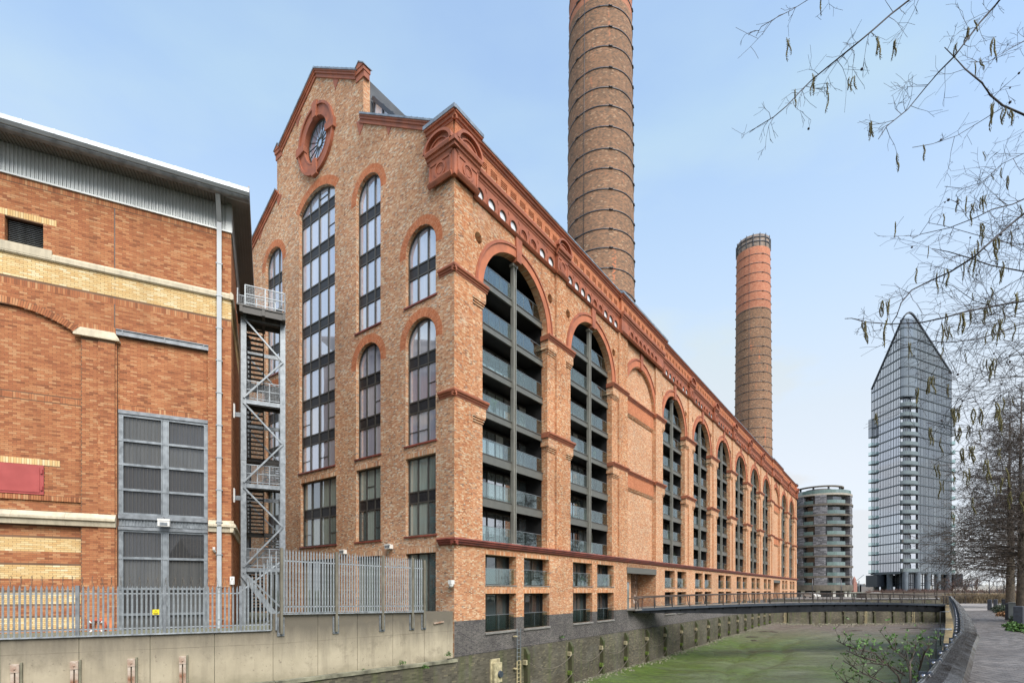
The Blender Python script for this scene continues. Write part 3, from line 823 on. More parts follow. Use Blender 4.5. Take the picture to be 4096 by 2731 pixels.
# impost blocks, corbels and terracotta bands
def wrap_pts(a, b): return a, b
blocks = [(0.0, OPEN[0] - HW + .14)]
for (a, ka), (b, kb) in zip(allc, allc[1:]):
    l = a + (HW - .0 if ka == 'o' else 3.95) - (.32 if ka == 'o' else 0); r = b - (HW if kb == 'o' else 3.95) + (.32 if kb == 'o' else 0)
    l = a + (HW - .14 if ka == 'o' else 3.95); r = b - (HW - .14 if kb == 'o' else 3.95)
    blocks.append((l, r))
blocks.append((allc[-1][0] + HW - .14, LEN))
PROF = [(0.0, .03), (.10, .08), (.13, .16), (.26, .20), (.34, .30), (.42, .30)]   # z, projection
def moulding(mb, pl, s0, s1, z, h, prof, base=0.0, m=0):
    """horizontal moulding, profile of (fraction, projection)"""
    ring = lambda s: [pl.P(s, z + f * h, base - .05) if i < 0 else pl.P(s, z + f * h, base + p) for i, (f, p) in enumerate(prof)]
    r0 = [pl.P(s0, z, base - .05)] + ring(s0) + [pl.P(s0, z + h * prof[-1][0], base - .05)]
    r1 = [pl.P(s1, z, base - .05)] + ring(s1) + [pl.P(s1, z + h * prof[-1][0], base - .05)]
    mb.sweep([r0, r1], m)
BAND = [(0, .04), (.28, .05), (.3, .11), (.55, .13), (.62, .21), (.85, .23), (1, .21)]
for zb in (20.06, 12.24):
    for i, (l, r) in enumerate(blocks):
        w = MB()
        w.box(l, r, 0.002, .75 if i else .72, zb - .65, zb)
        w.build('impost_block', M['mixed_s'], ph)
        pa, pb = pil[i]
        for za_, zb_ in ((l + .14, pa), (pb, r - .14)):      # corbels under the block on either side of the pilaster
            if zb_ - za_ < .3 or (i == 0 and za_ < 1): continue
            ext_l, ext_r = (.10 if za_ < pa else 0), (.10 if za_ >= pb else 0)
            w = MB()
            for k in range(3): w.box(za_ - ext_l * (1 - k / 3), zb_ + ext_r * (1 - k / 3), .02 + .055 * k, .3, zb - .66 - .14 * k - .085, zb - .66 - .14 * k + (.02 if k == 0 else 0))
            w.build('corbel_course', M['mixed_s'], ph)
        w = MB(); x0 = l - (.12 if i else .2)
        moulding(w, EF, x0, r + .12, zb, .42, BAND)
        if i == 0: moulding(w, GF, -.2, 1.3, zb, .42, BAND)
        else: w.box(l - .1, l + .05, .02, .72, zb + .02, zb + .4)
        w.box(r - .05, r + .1, .02, .72, zb + .02, zb + .4)
        w.build('impost_band', M['terra'], ph)
    for c in BLIND:
        w = MB(); moulding(w, EF, c - 3.94, c + 3.94, zb, .42, BAND, WY - .08); w.build('impost_band', M['terra'], ph)
STR = [(0, .03), (.18, .10), (.2, .17), (.45, .17), (.48, .26), (.75, .27), (.8, .34), (1, .30)]
w = MB(); moulding(w, EF, -.3, LEN + .3, 2.86, .46, STR); moulding(w, GF, -.3, 1.3, 2.86, .46, STR)
w.box(-.0, LEN, 0.0, .25, 2.9, 3.32)
w.build('string_course', M['terra_d'], ph)

# arch rings with moulded edge and keystone
def ring_mb(mb, pl, c, zc, r0, r1, d0, d1, a0=0, a1=math.pi, n=40, m=0):
    rings = []
    for k in range(n + 1):
        a = a0 + (a1 - a0) * k / n; cs, sn = math.cos(a), math.sin(a)
        rings.append([pl.P(c + r0 * cs, zc + r0 * sn, d0), pl.P(c + r0 * cs, zc + r0 * sn, d1), pl.P(c + r1 * cs, zc + r1 * sn, d1), pl.P(c + r1 * cs, zc + r1 * sn, d0)])
    mb.sweep(rings, m)
for c, k in allc:
    r = HW if k == 'o' else 3.95
    w = MB(); ring_mb(w, EF, c, ZS, r, 4.62, WY - .05, WY + .06, m=0)
    ring_mb(w, EF, c, ZS, 4.62, 4.74, WY - .05, WY + .13, m=1); ring_mb(w, EF, c, ZS, 4.74, 4.82, WY - .05, WY + .08, m=1)
    for q in range(1, 34):              # voussoir joints
        a = math.pi * q / 34; w.pbox(Plane((0, 0, 0), (1, 0, 0), (0, -1, 0)), 0, 0.0001, 0, .0001, 0, .0001) if 0 else None
    w.build('arch_ring', [M['orange_s'] if 0 else M['terra_o'] if 'terra_o' in M else M['terra'], M['terra']], ph)
    w = MB(); a = .27
    w.prism([EF.P(c - a, 24.2, WY + .16), EF.P(c + a, 24.2, WY + .16), EF.P(c + a * 1.4, 25.95, WY + .16), EF.P(c - a * 1.4, 25.95, WY + .16)], (0, .4, 0))
    w.build('keystone', M['terra'], ph)

# frieze with roundels
FRP = WY + .10                           # frieze plane
peds = [(0.0, 1.95)] + [((a + b) / 2 - .83, (a + b) / 2 + .83) for (a, b) in pil[1:-1]] + [(LEN - 1.95, LEN)]
proj = [(c - 5.6, c + 6.6) for c in BLIND]
def in_proj(s): return any(a <= s <= b for a, b in proj)
circs = []
for (a, b) in zip(peds, peds[1:]):
    l, r = a[1], b[0]; c = (l + r) / 2
    nn = int((r - l - .1) / 1.12); st = 1.12 if nn * 1.12 + .9 > (r - l) else (r - l) / nn
    blind = any(abs(c - q) < 2 for q in BLIND)
    for i in range(nn):
        circs.append((c + (i - (nn - 1) / 2) * st, blind or (i in (4, 5)), in_proj(c)))
RZ = 26.52
for seg_i, (a, b) in enumerate(zip([p[1] for p in peds[:-1]], [p[0] for p in peds[1:]])):
    pr = FRP + (.28 if in_proj((a + b) / 2) else 0)
    w = MB(); cc = [c for c in circs if a < c[0] < b]
    wall_strips(w, EF, ZFR + .1, 27.5, lambda z: (a, b), [o_circ(c[0], RZ, .40) for c in cc], .04, pr)
    for c in cc:
        n = 20; pts = [(c[0] + .4 * math.cos(2 * math.pi * k / n), RZ + .4 * math.sin(2 * math.pi * k / n)) for k in range(n)]
        for p, q in zip(pts, pts[1:] + pts[:1]): w.quad(EF.P(*p, pr), EF.P(*q, pr), EF.P(*q, pr - .10), EF.P(*p, pr - .10))
        if c[1]: w.poly([EF.P(*p, pr - .08) for p in pts])
    for c in cc:                         # little spandrel triangles between the rings
        for sg in (-.56,):
            s_ = c[0] + sg
            for zz, dz in ((27.22, -.22), (25.98 + .12, .2)):
                w.prism([EF.P(s_ - .13, zz, pr), EF.P(s_ + .13, zz, pr), EF.P(s_, zz + dz, pr)], (0, -.035, 0))
    w.build('frieze', M['terra'], ph)
    w = MB()
    moulding(w, EF, a - .05, b + .05, ZFR, .22, [(0, .03), (.4, .12), (.7, .17), (1, .12)], pr, 0)
    moulding(w, EF, a - .05, b + .05, 27.42, .66, [(0, .03), (.2, .06), (.25, .13), (.5, .16), (.55, .26), (.85, .30), (1, .27)], pr, 0)
    w.build('cornice', M['terra'], ph)
ringm = {}
for s, bl, pj in circs:
    pr = FRP + (.28 if pj else 0)
    if 'ring' not in ringm:
        w = MB(); ring_mb(w, Plane((0, 0, 0), (1, 0, 0), (0, -1, 0)), 0, 0, .40, .53, 0.0, .05, 0, 2 * math.pi, 24)
        ringm['ring'] = w.mesh('roundel', [M['terra']])
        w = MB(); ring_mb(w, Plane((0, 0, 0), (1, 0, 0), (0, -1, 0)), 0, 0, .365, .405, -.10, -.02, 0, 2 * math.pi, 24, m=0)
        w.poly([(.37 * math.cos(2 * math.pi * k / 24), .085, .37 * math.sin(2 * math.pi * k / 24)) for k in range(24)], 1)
        ringm['pane'] = w.mesh('round_window', [M['frame'], M['glass_sky_tint'] if 'glass_sky_tint' in M else M['glass']])
        w = MB(); ring_mb(w, Plane((0, 0, 0), (1, 0, 0), (0, -1, 0)), 0, 0, .27, .33, -.10, -.03, 0, 2 * math.pi, 20)
        ringm['blind'] = w.mesh('blind_roundel', [M['terra']])
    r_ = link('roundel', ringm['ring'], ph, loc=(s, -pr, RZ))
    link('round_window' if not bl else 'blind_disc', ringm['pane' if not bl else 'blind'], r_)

# pedestals over the pilasters, each with a small arched pediment
def pedestal(pl, a, b, base, pedi=True):
    w = MB(); f = base + .22; c = (a + b) / 2; hw_ = (b - a) / 2
    w.pbox(pl, a, b, ZFR + .2, 27.45, -.3, f)
    moulding(w, pl, a - .06, b + .06, ZFR - .05, .3, [(0, .03), (.4, .12), (.7, .17), (1, .10)], f)
    moulding(w, pl, a - .12, b + .12, 27.42, .62, [(0, .04), (.2, .07), (.25, .15), (.5, .18), (.55, .30), (.85, .35), (1, .32)], f)
    for s0, s1, z0, z1 in ((a, a + .14, ZFR + .25, 27.4), (b - .14, b, ZFR + .25, 27.4), (a, b, 27.22, 27.4), (a, b, ZFR + .25, ZFR + .38)):
        w.pbox(pl, s0, s1, z0, z1, f - .02, f + .05)
    ring_mb(w, pl, c, (ZFR + 27.55) / 2, .36, .50, f - .02, f + .06, 0, 2 * math.pi, 24)
    ring_mb(w, pl, c, (ZFR + 27.55) / 2, .24, .28, f - .02, f + .03, 0, 2 * math.pi, 20)
    if pedi:
        r = hw_ + .28
        n0 = len(w.v); ring_mb(w, pl, c, 28.04, r * .84, r, 0.0, f + .32, 0, math.pi, 22)
        ring_mb(w, pl, c, 28.04, r * .56, r * .64, 0.0, f + .16, 0, math.pi, 22)
        pts = [(c + r * .88 * math.cos(math.pi * k / 16), 28.04 + r * .88 * math.sin(math.pi * k / 16)) for k in range(17)]
        w.prism([pl.P(p[0], p[1], f + .08) for p in pts], tuple(-pl.n * .3))
        for i_ in range(n0, len(w.v)): v_ = w.v[i_]; w.v[i_] = (v_[0], v_[1], 28.04 + (v_[2] - 28.04) * .76)
    return w
for i, (a, b) in enumerate(peds):
    mid = (a + b) / 2
    edge_b = any(abs(mid - (c + s)) < 2.5 for c in BLIND for s in (-5, 5))
    if 0 < i < len(peds) - 1:
        if edge_b: continue
        pedestal(EF, a, b, FRP + .02).build('pedestal', M['terra'], ph)
w = pedestal(EF, 0.0, 1.95, .05); w.build('corner_pedestal', M['terra'], ph)
w = pedestal(GF, 0.0, 1.95, .05); w.build('corner_pedestal', M['terra'], ph)
w = MB(); w.box(-.27, .1, -.27, .1, ZFR, 27.45); w.box(-.55, 0, -.55, 0, 27.78, 28.04); w.box(-.45, 0, -.45, 0, 27.55, 27.78); w.build('corner_block', M['terra'], ph)
w = pedestal(EF, LEN - 1.95, LEN, .05); w.build('corner_pedestal', M['terra'], ph)
for i, (a, b) in enumerate(peds):         # square piers where the blind bays step forward
    mid = (a + b) / 2
    if any(abs(mid - (c + s)) < 2.5 for c in BLIND for s in (-5, 5)):
        w = MB(); f = FRP + .30
        w.pbox(EF, a, b, ZFR + .05, 27.45, -.3, f); moulding(w, EF, a - .02, b + .02, ZFR - .02, .26, [(0, .03), (.4, .12), (.7, .17), (1, .12)], f)
        moulding(w, EF, a - .02, b + .02, 27.42, .66, [(0, .03), (.2, .06), (.25, .13), (.5, .16), (.55, .26), (.85, .30), (1, .27)], f)
        w.build('frieze_pier', M['terra'], ph)

# attic with sunk panels and dentils
ATP = -.14
segs = []; x = 0.0
cuts = [(0.0, 2.1, 1)]
for c in BLIND: cuts.append((c - 5.6, c + 6.6, 1))
cuts.append((LEN - 2.1, LEN, 1))
x = 2.1
full = []
for a, b, f in cuts:
    if a > x + .01: full.append((x if full else 2.1, a, 0))
    full.append((a, b, 1)); x = b
pm = None
panels = []
for a, b, f in full:
    pl_d = ATP + (.22 if f else 0); top = 29.45
    n = int((b - a - .5) / 1.14) if b - a > 3 else 0
    pc = [a + .55 + .73 / 2 + k * 1.14 for k in range(n)] if n else []
    if n: sh = (b - a - (pc[-1] - pc[0])) / 2 - (pc[0] - a); pc = [p + sh for p in pc]
    if b - a < 3: pc = [a + (b - a) / 2]
    wd = .365 if b - a > 3 else .55
    hb = 27.95; ht = 29.02
    w = MB(); wall_strips(w, EF, 27.95, top, lambda z: (a, b), [o_rect(p - wd, p + wd, hb, ht) for p in pc], .1, pl_d)
    for p in pc: reveal(w, EF, p - wd, p + wd, hb, ht, pl_d, pl_d - .12, 'rect')
    w.pbox(EF, a, a + .02, 27.95, top, -.4, pl_d - .002); w.pbox(EF, b - .02, b, 27.95, top, -.4, pl_d - .002)
    w.build('attic_wall', M['orange_s'], ph)
    w = MB()
    moulding(w, EF, a - (.25 if f else 0), b + (.25 if f else 0), top, .42, [(0, .04), (.3, .08), (.35, .16), (.7, .20), (.75, .30), (1, .32)], pl_d)
    w.build('attic_cornice', M['terra'], ph)
    w = MB(); w.pbox(EF, a - (.3 if f else 0), b + (.3 if f else 0), top + .42, top + .52 + (.12 if f else 0), -.6, pl_d + .36)
    w.build('coping', M['lead'], ph)
    panels += [(p, wd, pl_d, hb, ht) for p in pc]
pmesh = {}
for p, wd, d, hb, ht in panels:
    key = round(wd, 2)
    if key not in pmesh:
        w = MB(); w.box(-wd, wd, .10, .14, 0, ht - hb)
        w2 = MB()
        for k in range(3): w2.box(-wd + .05 * k, wd - .05 * k, .0 + .03 * k, .12, ht - hb - .30 + .10 * (2 - k) - .0, ht - hb - .30 + .10 * (2 - k) + .06)
        pmesh[key] = (w.mesh('attic_panel', [M['mixed_s']]), w2.mesh('dentil', [M['orange_s']]))
    q = link('attic_panel', pmesh[key][0], ph, loc=(p, -d, hb)); link('dentil', pmesh[key][1], q)
w = MB(); w.box(.15, LEN - .3, .25, .6, 25.9, 29.8); w.build('parapet_back', M['mixed_s'], ph)

# ---------------------------------------------------------------- bay loggias: post, balconies, doors
rngb = random.Random(3)
FLO = [3.40, 6.45, 9.50, 12.55, 15.58, 18.60, 21.62]
DG = -WY + .45                            # local y of the balustrade line
w = MB(); w.box(-HW - .25, HW + .25, 0, 1.75, -.30, -.04, 0)
w.box(-HW + .02, HW - .02, -.02, .04, -.05, .0, 1); w.box(-HW + .02, HW - .02, -.01, .10, -.46, -.05, 1)
w.box(-HW + .02, HW - .02, -.06, .10, -.54, -.46, 1); w.box(-HW + .02, HW - .02, -.05, .06, -.10, -.05, 2)
slab_me = w.mesh('floor_slab', [M['soffit'], M['beam'], M['frame']])
w = MB(); w.box(-HW + .02, HW - .02, -.02, 0.06, -.62, -.02, 0); w.box(-HW - .25, HW + .25, .07, 1.75, -.30, -.04, 1); w.box(-HW + .02, HW - .02, -.04, .02, -.06, .02, 2)
slab2_me = w.mesh('floor_slab', [M['beam'], M['soffit'], M['frame']])
def glass_panel(w0): 
    g = MB(); g.box(0, w0, .055, .07, .04, 1.08, 0); g.box(0, w0, .045, .08, 1.08, 1.11, 1)
    for k in (1 / 3, 2 / 3): g.box(w0 * k - .006, w0 * k + .006, .05, .075, .04, 1.08, 1)
    return g.mesh('glass_panel', [M['balu'], M['galv']])
gp_me = glass_panel(HW - .25)
def window_wall(seed, wd, h):
    r = random.Random(seed); g = MB(); x = -wd
    g.box(-wd, wd, .02, .10, h - .12, h, 1); g.box(-wd, wd, .02, .10, 0, .06, 1)
    n = 8; ws = [wd * 2 / n] * n
    for i in range(n):
        x0 = -wd + i * wd * 2 / n; x1 = x0 + wd * 2 / n
        g.box(x0 - .04, x0 + .04, .0, .10, 0, h, 1)
        q = r.random()
        g.quad((x0, .06, .05), (x1, .06, .05), (x1, .06, h - .1), (x0, .06, h - .1), 2 if q < .55 else 3 if q < .8 else 4)
    return g.mesh('window_wall', [M['frame'], M['frame'], M['glass'], M['glass_d'], M['curt'] if 'curt' in M else M['glass']])
ww = [window_wall(k, HW, 2.55) for k in range(4)]
plants = []
for bi, c in enumerate(OPEN):
    w = MB()
    w.box(-.17, -.10, 0, .30, 0, 24.25 - ZB); w.box(.10, .17, 0, .30, 0, 24.25 - ZB); w.box(-.10, .10, .10, .16, 0, 24.25 - ZB)
    w.box(-.55, .55, -.12, .35, 0, .16); w.box(-.3, .3, -.05, .33, 24.0 - ZB, 24.2 - ZB)
    w.build('steel_post', [M['fascia']], ph, loc=(c, DG - .22, ZB))
    w = MB(); w.box(c - HW - .25, c - HW, DG + .12, 2.6, ZB, 24.5); w.box(c + HW, c + HW + .25, DG + .12, 2.6, ZB, 24.5)
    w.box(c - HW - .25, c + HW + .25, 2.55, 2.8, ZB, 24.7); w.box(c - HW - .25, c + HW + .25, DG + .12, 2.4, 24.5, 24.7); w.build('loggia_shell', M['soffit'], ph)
    for k, z in enumerate(FLO):
        hw_ = HW if z < 20 else math.sqrt(max(.5, HW ** 2 - (z - ZS) ** 2))
        b_ = link('balcony', slab_me if k not in (1, 2) else slab2_me, ph, loc=(c, DG, z))
        if k < 6 or True:
            for sx in (-1, 1):
                link('glass_panel', gp_me, b_, loc=(.22 if sx > 0 else -HW + .03, 0, 0))
            link('window_wall', ww[(bi * 3 + k * 5) % 4], b_, loc=(0, 1.62, 0))
    
# lower windows of the long facade
w = MB(); wd = 1.765
w.box(-wd, wd, 0, .1, 0, .08, 0); w.box(-wd, wd, 0, .1, 2.0, 2.09, 0)
for k in range(4): x = -wd + k * wd * 2 / 3; w.box(x - .045, x + .045, 0, .1, 0, 2.09, 0)
w.quad((-wd, .06, 0), (wd, .06, 0), (wd, .06, 2.09), (-wd, .06, 2.09), 1)
lw_me = w.mesh('recessed_window', [M['frame'], M['glass_d']])
w = MB(); w.box(-wd, wd, 0, .015, .05, 1.15, 0); w.box(-wd, wd, -.012, .025, 1.15, 1.18, 1); w.box(-.01, .01, 0, .02, .05, 1.15, 1)
lg_me = w.mesh('glass_panel', [M['balu'], M['galv_d']])
w = MB(); w.box(-wd - .05, wd + .05, -.05, .62, -.07, .0); sl_me = w.mesh('sill', [M['sill']])
w = MB(); w.box(-wd - .05, wd + .05, -.10, .66, -.12, .0); sl2_me = w.mesh('sill', [M['sill']])
w = MB(); w.box(-wd - .3, wd + .3, .66, 2.0, -.1, 2.8); 
for a, b in SILLS:
    m_ = (a + b) / 2
    for zb, sm in ((.37, sl_me), (-2.87, sl2_me)):
        f = link('recessed_window', lw_me, ph, loc=(m_, .9, zb)); 
        if zb < 0: f.scale = (1, 1, 1.27)
        link('sill', sm, ph, loc=(m_, 0, zb + .0))
        link('glass_panel', lg_me, ph, loc=(m_, .22, zb))
w = MB()
for a, b in SILLS:
    for zb, zt in ((.37, 2.46), (-2.87, -.21)):
        w.box(a - .2, a - .0, .65, 1.0, zb, zt); w.box(b, b + .2, .65, 1.0, zb, zt); w.box(a, b, .65, 1.0, zt, zt + .2); w.box(a, b, .65, 1.0, zb - .2, zb)
w.build('window_surround', M['soffit'], ph)
# entrance recesses under the blind bays
for c in BLIND:
    x0, x1 = c - 4.1, c + 3.85
    w = MB(); w.pbox(EF, x0 - .1, x1 + .1, 1.80, 2.40, -.5, .06); w.box(x0 - .1, x1 + .1, -.03, .2, 2.34, 2.42); w.build('lintel_beam', M['beam'], ph)
    w = MB(); w.box(x0 - .15, x0 + 2.9, .85, 1.1, -1.93, 1.8); w.box(x0 - .1, x0 - .001, 0, 1, -1.93, 1.8); w.build('porch_wall', M['mixed_s'], ph)
    w = MB(); w.box(x1 - .02, x1 + .1, 0, 2.4, -1.93, 1.8); w.build('porch_wall', M['mixed_s'], ph)
    w = MB()
    for k in range(3):
        for j in range(3): w.box(x0 + 2.95 + k * 1.65, x0 + 4.58 + k * 1.65, 2.2, 2.3, -1.93 + j * 1.25, -1.93 + j * 1.25 + 1.23)
    w.build('tan_cladding', M['tan'] if 'tan' in M else M['sill'], ph)
    w = MB(); w.box(x0 + .9, x0 + 2.35, .80, .84, -1.93, .93, 0); w.box(x0 + 1.0, x0 + 2.25, .77, .80, -1.90, .85, 1); w.box(x0 + 1.0, x0 + 1.06, .75, .79, -1.9, .85, 0); w.build('entrance_door', [M['frame'], M['glass_d']], ph)
    w = MB(); w.box(x0 - .1, x1 + .1, -.05, 2.4, -2.06, -1.93); w.build('threshold', M['sill'], ph)
for c in [BLIND[0]]:
    w = MB(); 
    for k in range(4): moulding(w, EF, c - 4.1, c + 3.85, 2.44 + .1 * k, .06, [(0, .02 + .02 * k), (1, .03 + .02 * k)])
    w.build('dentil_course', M['mixed_s'], ph)
w = MB(); w.box(.75, LEN - .4, 3.5, WID - .4, -4, 25); w.box(.5, LEN, .3, 3.5, 24.75, 25.9); w.build('core', M['black'], ph)
# ---------------------------------------------------------------- gable facade
CT = 15.2
TOPS = [(-.01, 30.0), (1.6, 30.0), (9.15, 34.75), (9.16, 38.0), (9.9, 38.6), (15.2, 41.85)]
def g_ext(z):
    if z <= 30.0: t = 0.0
    elif z <= 34.75: t = 1.6 + (z - 30.0) / 4.75 * 7.55
    elif z <= 38.0: t = 9.15
    else: t = 9.15 + (z - 38.0) / 3.85 * 6.05
    return (t, 2 * CT - t)
G_R = 1.44
WIN = []   # t0, t1, z0, kind, zs, rise, lights, spandrel starts
def mir(t0, t1): return (2 * CT - t1, 2 * CT - t0)
for flip in (False, True):
    for t0, t1, rows in ((7.17, 10.0, [(19.1, 'arch', 28.9), (9.75, 'arch', 16.62), (3.6, 'rect', 8.92), (-3.0, 'rect', 2.5)]),
                         (1.63, 4.52, [(19.2, 'arch', 22.75), (9.78, 'arch', 16.65), (3.65, 'rect', 8.92), (-3.0, 'rect', 2.5)])):
        if flip: t0, t1 = mir(t0, t1)
        for z0, k, zs in rows: WIN.append((t0, t1, z0, k, zs, 0, 3))
WIN += [(12.68, 17.7, 9.75, 'seg', 31.35, 1.05, 4), (12.5, 17.5, 3.6, 'rect', 8.9, 0, 4), (12.5, 17.5, -3.0, 'rect', 2.5, 0, 4)]
gops = []
for t0, t1, z0, k, zs, rise, nl in WIN:
    if k == 'arch': gops.append(o_arch(t0, t1, z0, zs))
    elif k == 'seg': gops.append(o_seg(t0, t1, z0, zs, rise))
    else: gops.append(o_rect(t0, t1, z0, zs))
ROSE = (15.15, 36.3)
gops.append(lambda z: (lambda w_: (ROSE[0] - w_, ROSE[0] + w_))(1.62 * math.sqrt(1 - ((z - ROSE[1]) / 1.82) ** 2)) if abs(z - ROSE[1]) < 1.82 else None)
w = MB(); wall_strips(w, GF, -4.2, 41.85, g_ext, gops, 0.075, 0.0); w.build('gable_wall', M['mortar'], ph)
w = MB(); w.box(LEN - .3, LEN, 0.0, WID, -4, 30); w.box(.1, LEN, WID - .3, WID, -4, 30); w.build('rear_wall', M['mixed_s'], ph)
GB = Bricks()
vis = lambda z: (g_ext(z)[0], min(g_ext(z)[1], 29.0))
GB.face(GF, -4.0, 41.8, vis, gops)
O = Bricks()
for t0, t1, z0, k, zs, rise, nl in WIN:
    if t0 > 24: continue
    c, r = (t0 + t1) / 2, (t1 - t0) / 2
    if k == 'arch':
        O.radial(GF, c, zs, r + .01, r + .30, -.12, math.pi + .12, rows=1, d=.001, proud=.008)
        O.radial(GF, c, zs, r + .31, r + .60, -.12, math.pi + .12, rows=1, d=.001, proud=.008)
    elif k == 'seg':
        R = seg_r(t1 - t0, rise); a = math.asin((t1 - t0) / 2 / R)
        for q in range(2): O.radial(GF, c, zs + rise - R, R + .01 + .34 * q, R + .33 + .34 * q, math.pi / 2 - a - .03, math.pi / 2 + a + .03, d=.001, proud=.008)
    else:
        if z0 > 0 or k == 'rect': GB.soldier(GF, t0 - .12, t1 + .12, zs, zs + .32, d=.001, proud=.007)
    # jamb bricks on the visible (left) side
    GB.face(Plane((0, t1, 0), (1, 0, 0), (0, -1, 0)), max(z0, -2.5), zs, lambda z: (0, .36), [])
GB.build('brickwork', M['gable'], ph)
O.build('voussoirs', M['orange'], ph)
w = MB()
for t0, t1, z0, k, zs, rise, nl in WIN: reveal(w, GF, t0, t1, z0, zs, 0, -.38, k, rise)
w.build('reveal', M['mixed_s'], ph)
B.build('brickwork', M['mixed'], ph, single=300, smat=M['mixed_o'], full=.212)

def top_at(k, t0, t1, zs, rise):
    c, r = (t0 + t1) / 2, (t1 - t0) / 2
    if k == 'arch': return lambda t: zs + math.sqrt(max(r * r - (t - c) ** 2, 0))
    if k == 'seg':
        R = seg_r(t1 - t0, rise); zc = zs + rise - R
        return lambda t: zc + math.sqrt(max(R * R - (t - c) ** 2, 0))
    return lambda t: zs
SP = [5.9 + 3.05 * k for k in range(-1, 10)]
for t0, t1, z0, k, zs, rise, nl in WIN:
    if t0 > 25: continue
    T = top_at(k, t0, t1, zs, rise); zt = T((t0 + t1) / 2); fr = MB(); dd = -.30
    B0 = .055
    def vbar(t, hw_): 
        za = T(max(t0 + .001, min(t1 - .001, t - hw_))); zb = T(max(t0 + .001, min(t1 - .001, t + hw_)))
        fr.sweep([[GF.P(t - hw_, z0, dd + .06), GF.P(t + hw_, z0, dd + .06), GF.P(t + hw_, z0, dd - .06), GF.P(t - hw_, z0, dd - .06)],
                  [GF.P(t - hw_, za, dd + .06), GF.P(t + hw_, zb, dd + .06), GF.P(t + hw_, zb, dd - .06), GF.P(t - hw_, za, dd - .06)]])
    for i in range(nl + 1):
        t = t0 + (t1 - t0) * i / nl
        vbar(min(max(t, t0 + B0 + .01), t1 - B0 - .01), B0 if (i != nl // 2 or nl != 4) else .09)
    if k == 'arch': ring_mb(fr, GF, (t0 + t1) / 2, zs, (t1 - t0) / 2 - .11, (t1 - t0) / 2 - .01, dd - .06, dd + .06, 0, math.pi, 24)
    if k == 'seg':
        R = seg_r(t1 - t0, rise); a = math.asin((t1 - t0) / 2 / R); ring_mb(fr, GF, (t0 + t1) / 2, zs + rise - R, R - .12, R - .01, dd - .06, dd + .06, math.pi / 2 - a, math.pi / 2 + a, 20)
    cuts_ = [z0]; sp = [s for s in SP if z0 + .5 < s < zt - .8]
    if z0 > 9 and z0 < 10: sp = [s for s in sp if s > 11]
    rows = []; zc = z0
    for s in sp: rows.append((zc, s, 'g')); rows.append((s, s + .75, 's')); zc = s + .75
    rows.append((zc, zt, 'g'))
    def hbar(z, h):
        ta, tb = t0, t1
        if z > zs:
            iv = [t for t in np.linspace(t0, t1, 80) if T(t) > z]
            if not iv: return
            ta, tb = iv[0], iv[-1]
        fr.pbox(GF, ta, tb, z - h, z + h, dd - .05, dd + .05)
    for a, b, q in rows: hbar(a + (.05 if a == z0 else 0), .05)
    if k == 'rect': hbar(zs - .05, .05)
    win = fr.build('window', M['frame'], ph)
    for a, b, q in rows:
        for i in range(nl):
            ta = t0 + (t1 - t0) * i / nl; tb = t0 + (t1 - t0) * (i + 1) / nl
            ts = np.linspace(ta, tb, 9); tops_ = [min(b, T(t)) for t in ts]
            if max(tops_) <= a + .03: continue
            pts = [GF.P(ta, a, dd - .02), GF.P(tb, a, dd - .02)] + [GF.P(t, max(a, z), dd - .02) for t, z in zip(ts[::-1], tops_[::-1])]
            g = MB()
            if q == 's':
                g.prism([(p[0] - .03, p[1], p[2]) for p in pts], (.05, 0, 0))
                g.build('spandrel_panel', M['mesh'], win)
            else:
                g.poly(pts)
                zz = (a + b) / 2
                g.build('glass_pane', M['glass_g'] if zz > 5.9 and zz > 9.3 else M['glass_lo'], win)
                if rngb.random() < .3 and z0 < 12:
                    g = MB(); g.pbox(GF, ta + .08, tb - .08, a + (b - a) * .42, a + (b - a) * .42 + .03, dd - .01, dd + .03); g.build('restrictor_bar', M['frame'], win)
    if z0 > 0:
        g = MB(); g.pbox(GF, t0 - .12, t1 + .12, z0 - .11, z0, -.3, .09); g.build('sill', M['terra_d'], ph)
w = MB(); w.box(.45, .6, 1, 29.5, -4, 24); w.build('room_back', M['black'], ph)

# rose window
cR, zR = ROSE
def stretch(w_):
    w_.v = [(a, b, zR + (c - zR) * 1.12) for a, b, c in w_.v]
w = MB(); ring_mb(w, GF, cR, zR, 1.60, 2.28, -.45, .12, 0, 2 * math.pi, 40); ring_mb(w, GF, cR, zR, 2.28, 2.46, -.05, .22, 0, 2 * math.pi, 40); ring_mb(w, GF, cR, zR, 1.58, 1.68, -.45, .15, 0, 2 * math.pi, 40)
for k in range(4):
    a = math.pi / 2 * k; cs, sn = math.cos(a), math.sin(a)
    def q_(r, s): return GF.P(cR + r * cs - s * sn, zR + r * sn + s * cs, .28)
    w.prism([q_(1.5, -.22), q_(2.62, -.34), q_(2.62, .34), q_(1.5, .22)], (.33, 0, 0))
stretch(w); rose = w.build('rose_surround', M['terra'], ph)
w = MB()
for k in range(16):
    a = 2 * math.pi * k / 16
    w.bar(GF.P(cR + .33 * math.cos(a), zR + .33 * math.sin(a), -.28), GF.P(cR + 1.6 * math.cos(a), zR + 1.6 * math.sin(a), -.28), .03, .05, up=(1, 0, 0))
ring_mb(w, GF, cR, zR, .30, .37, -.32, -.24, 0, 2 * math.pi, 24); ring_mb(w, GF, cR, zR, 1.42, 1.52, -.34, -.22, 0, 2 * math.pi, 32)
stretch(w); w.build('rose_frame', M['frame'], rose)
w = MB(); w.poly([GF.P(cR + 1.6 * math.cos(2 * math.pi * k / 32), zR + 1.6 * math.sin(2 * math.pi * k / 32), -.30) for k in range(32)]); stretch(w); w.build('rose_glass', M['glass_rose'], rose)

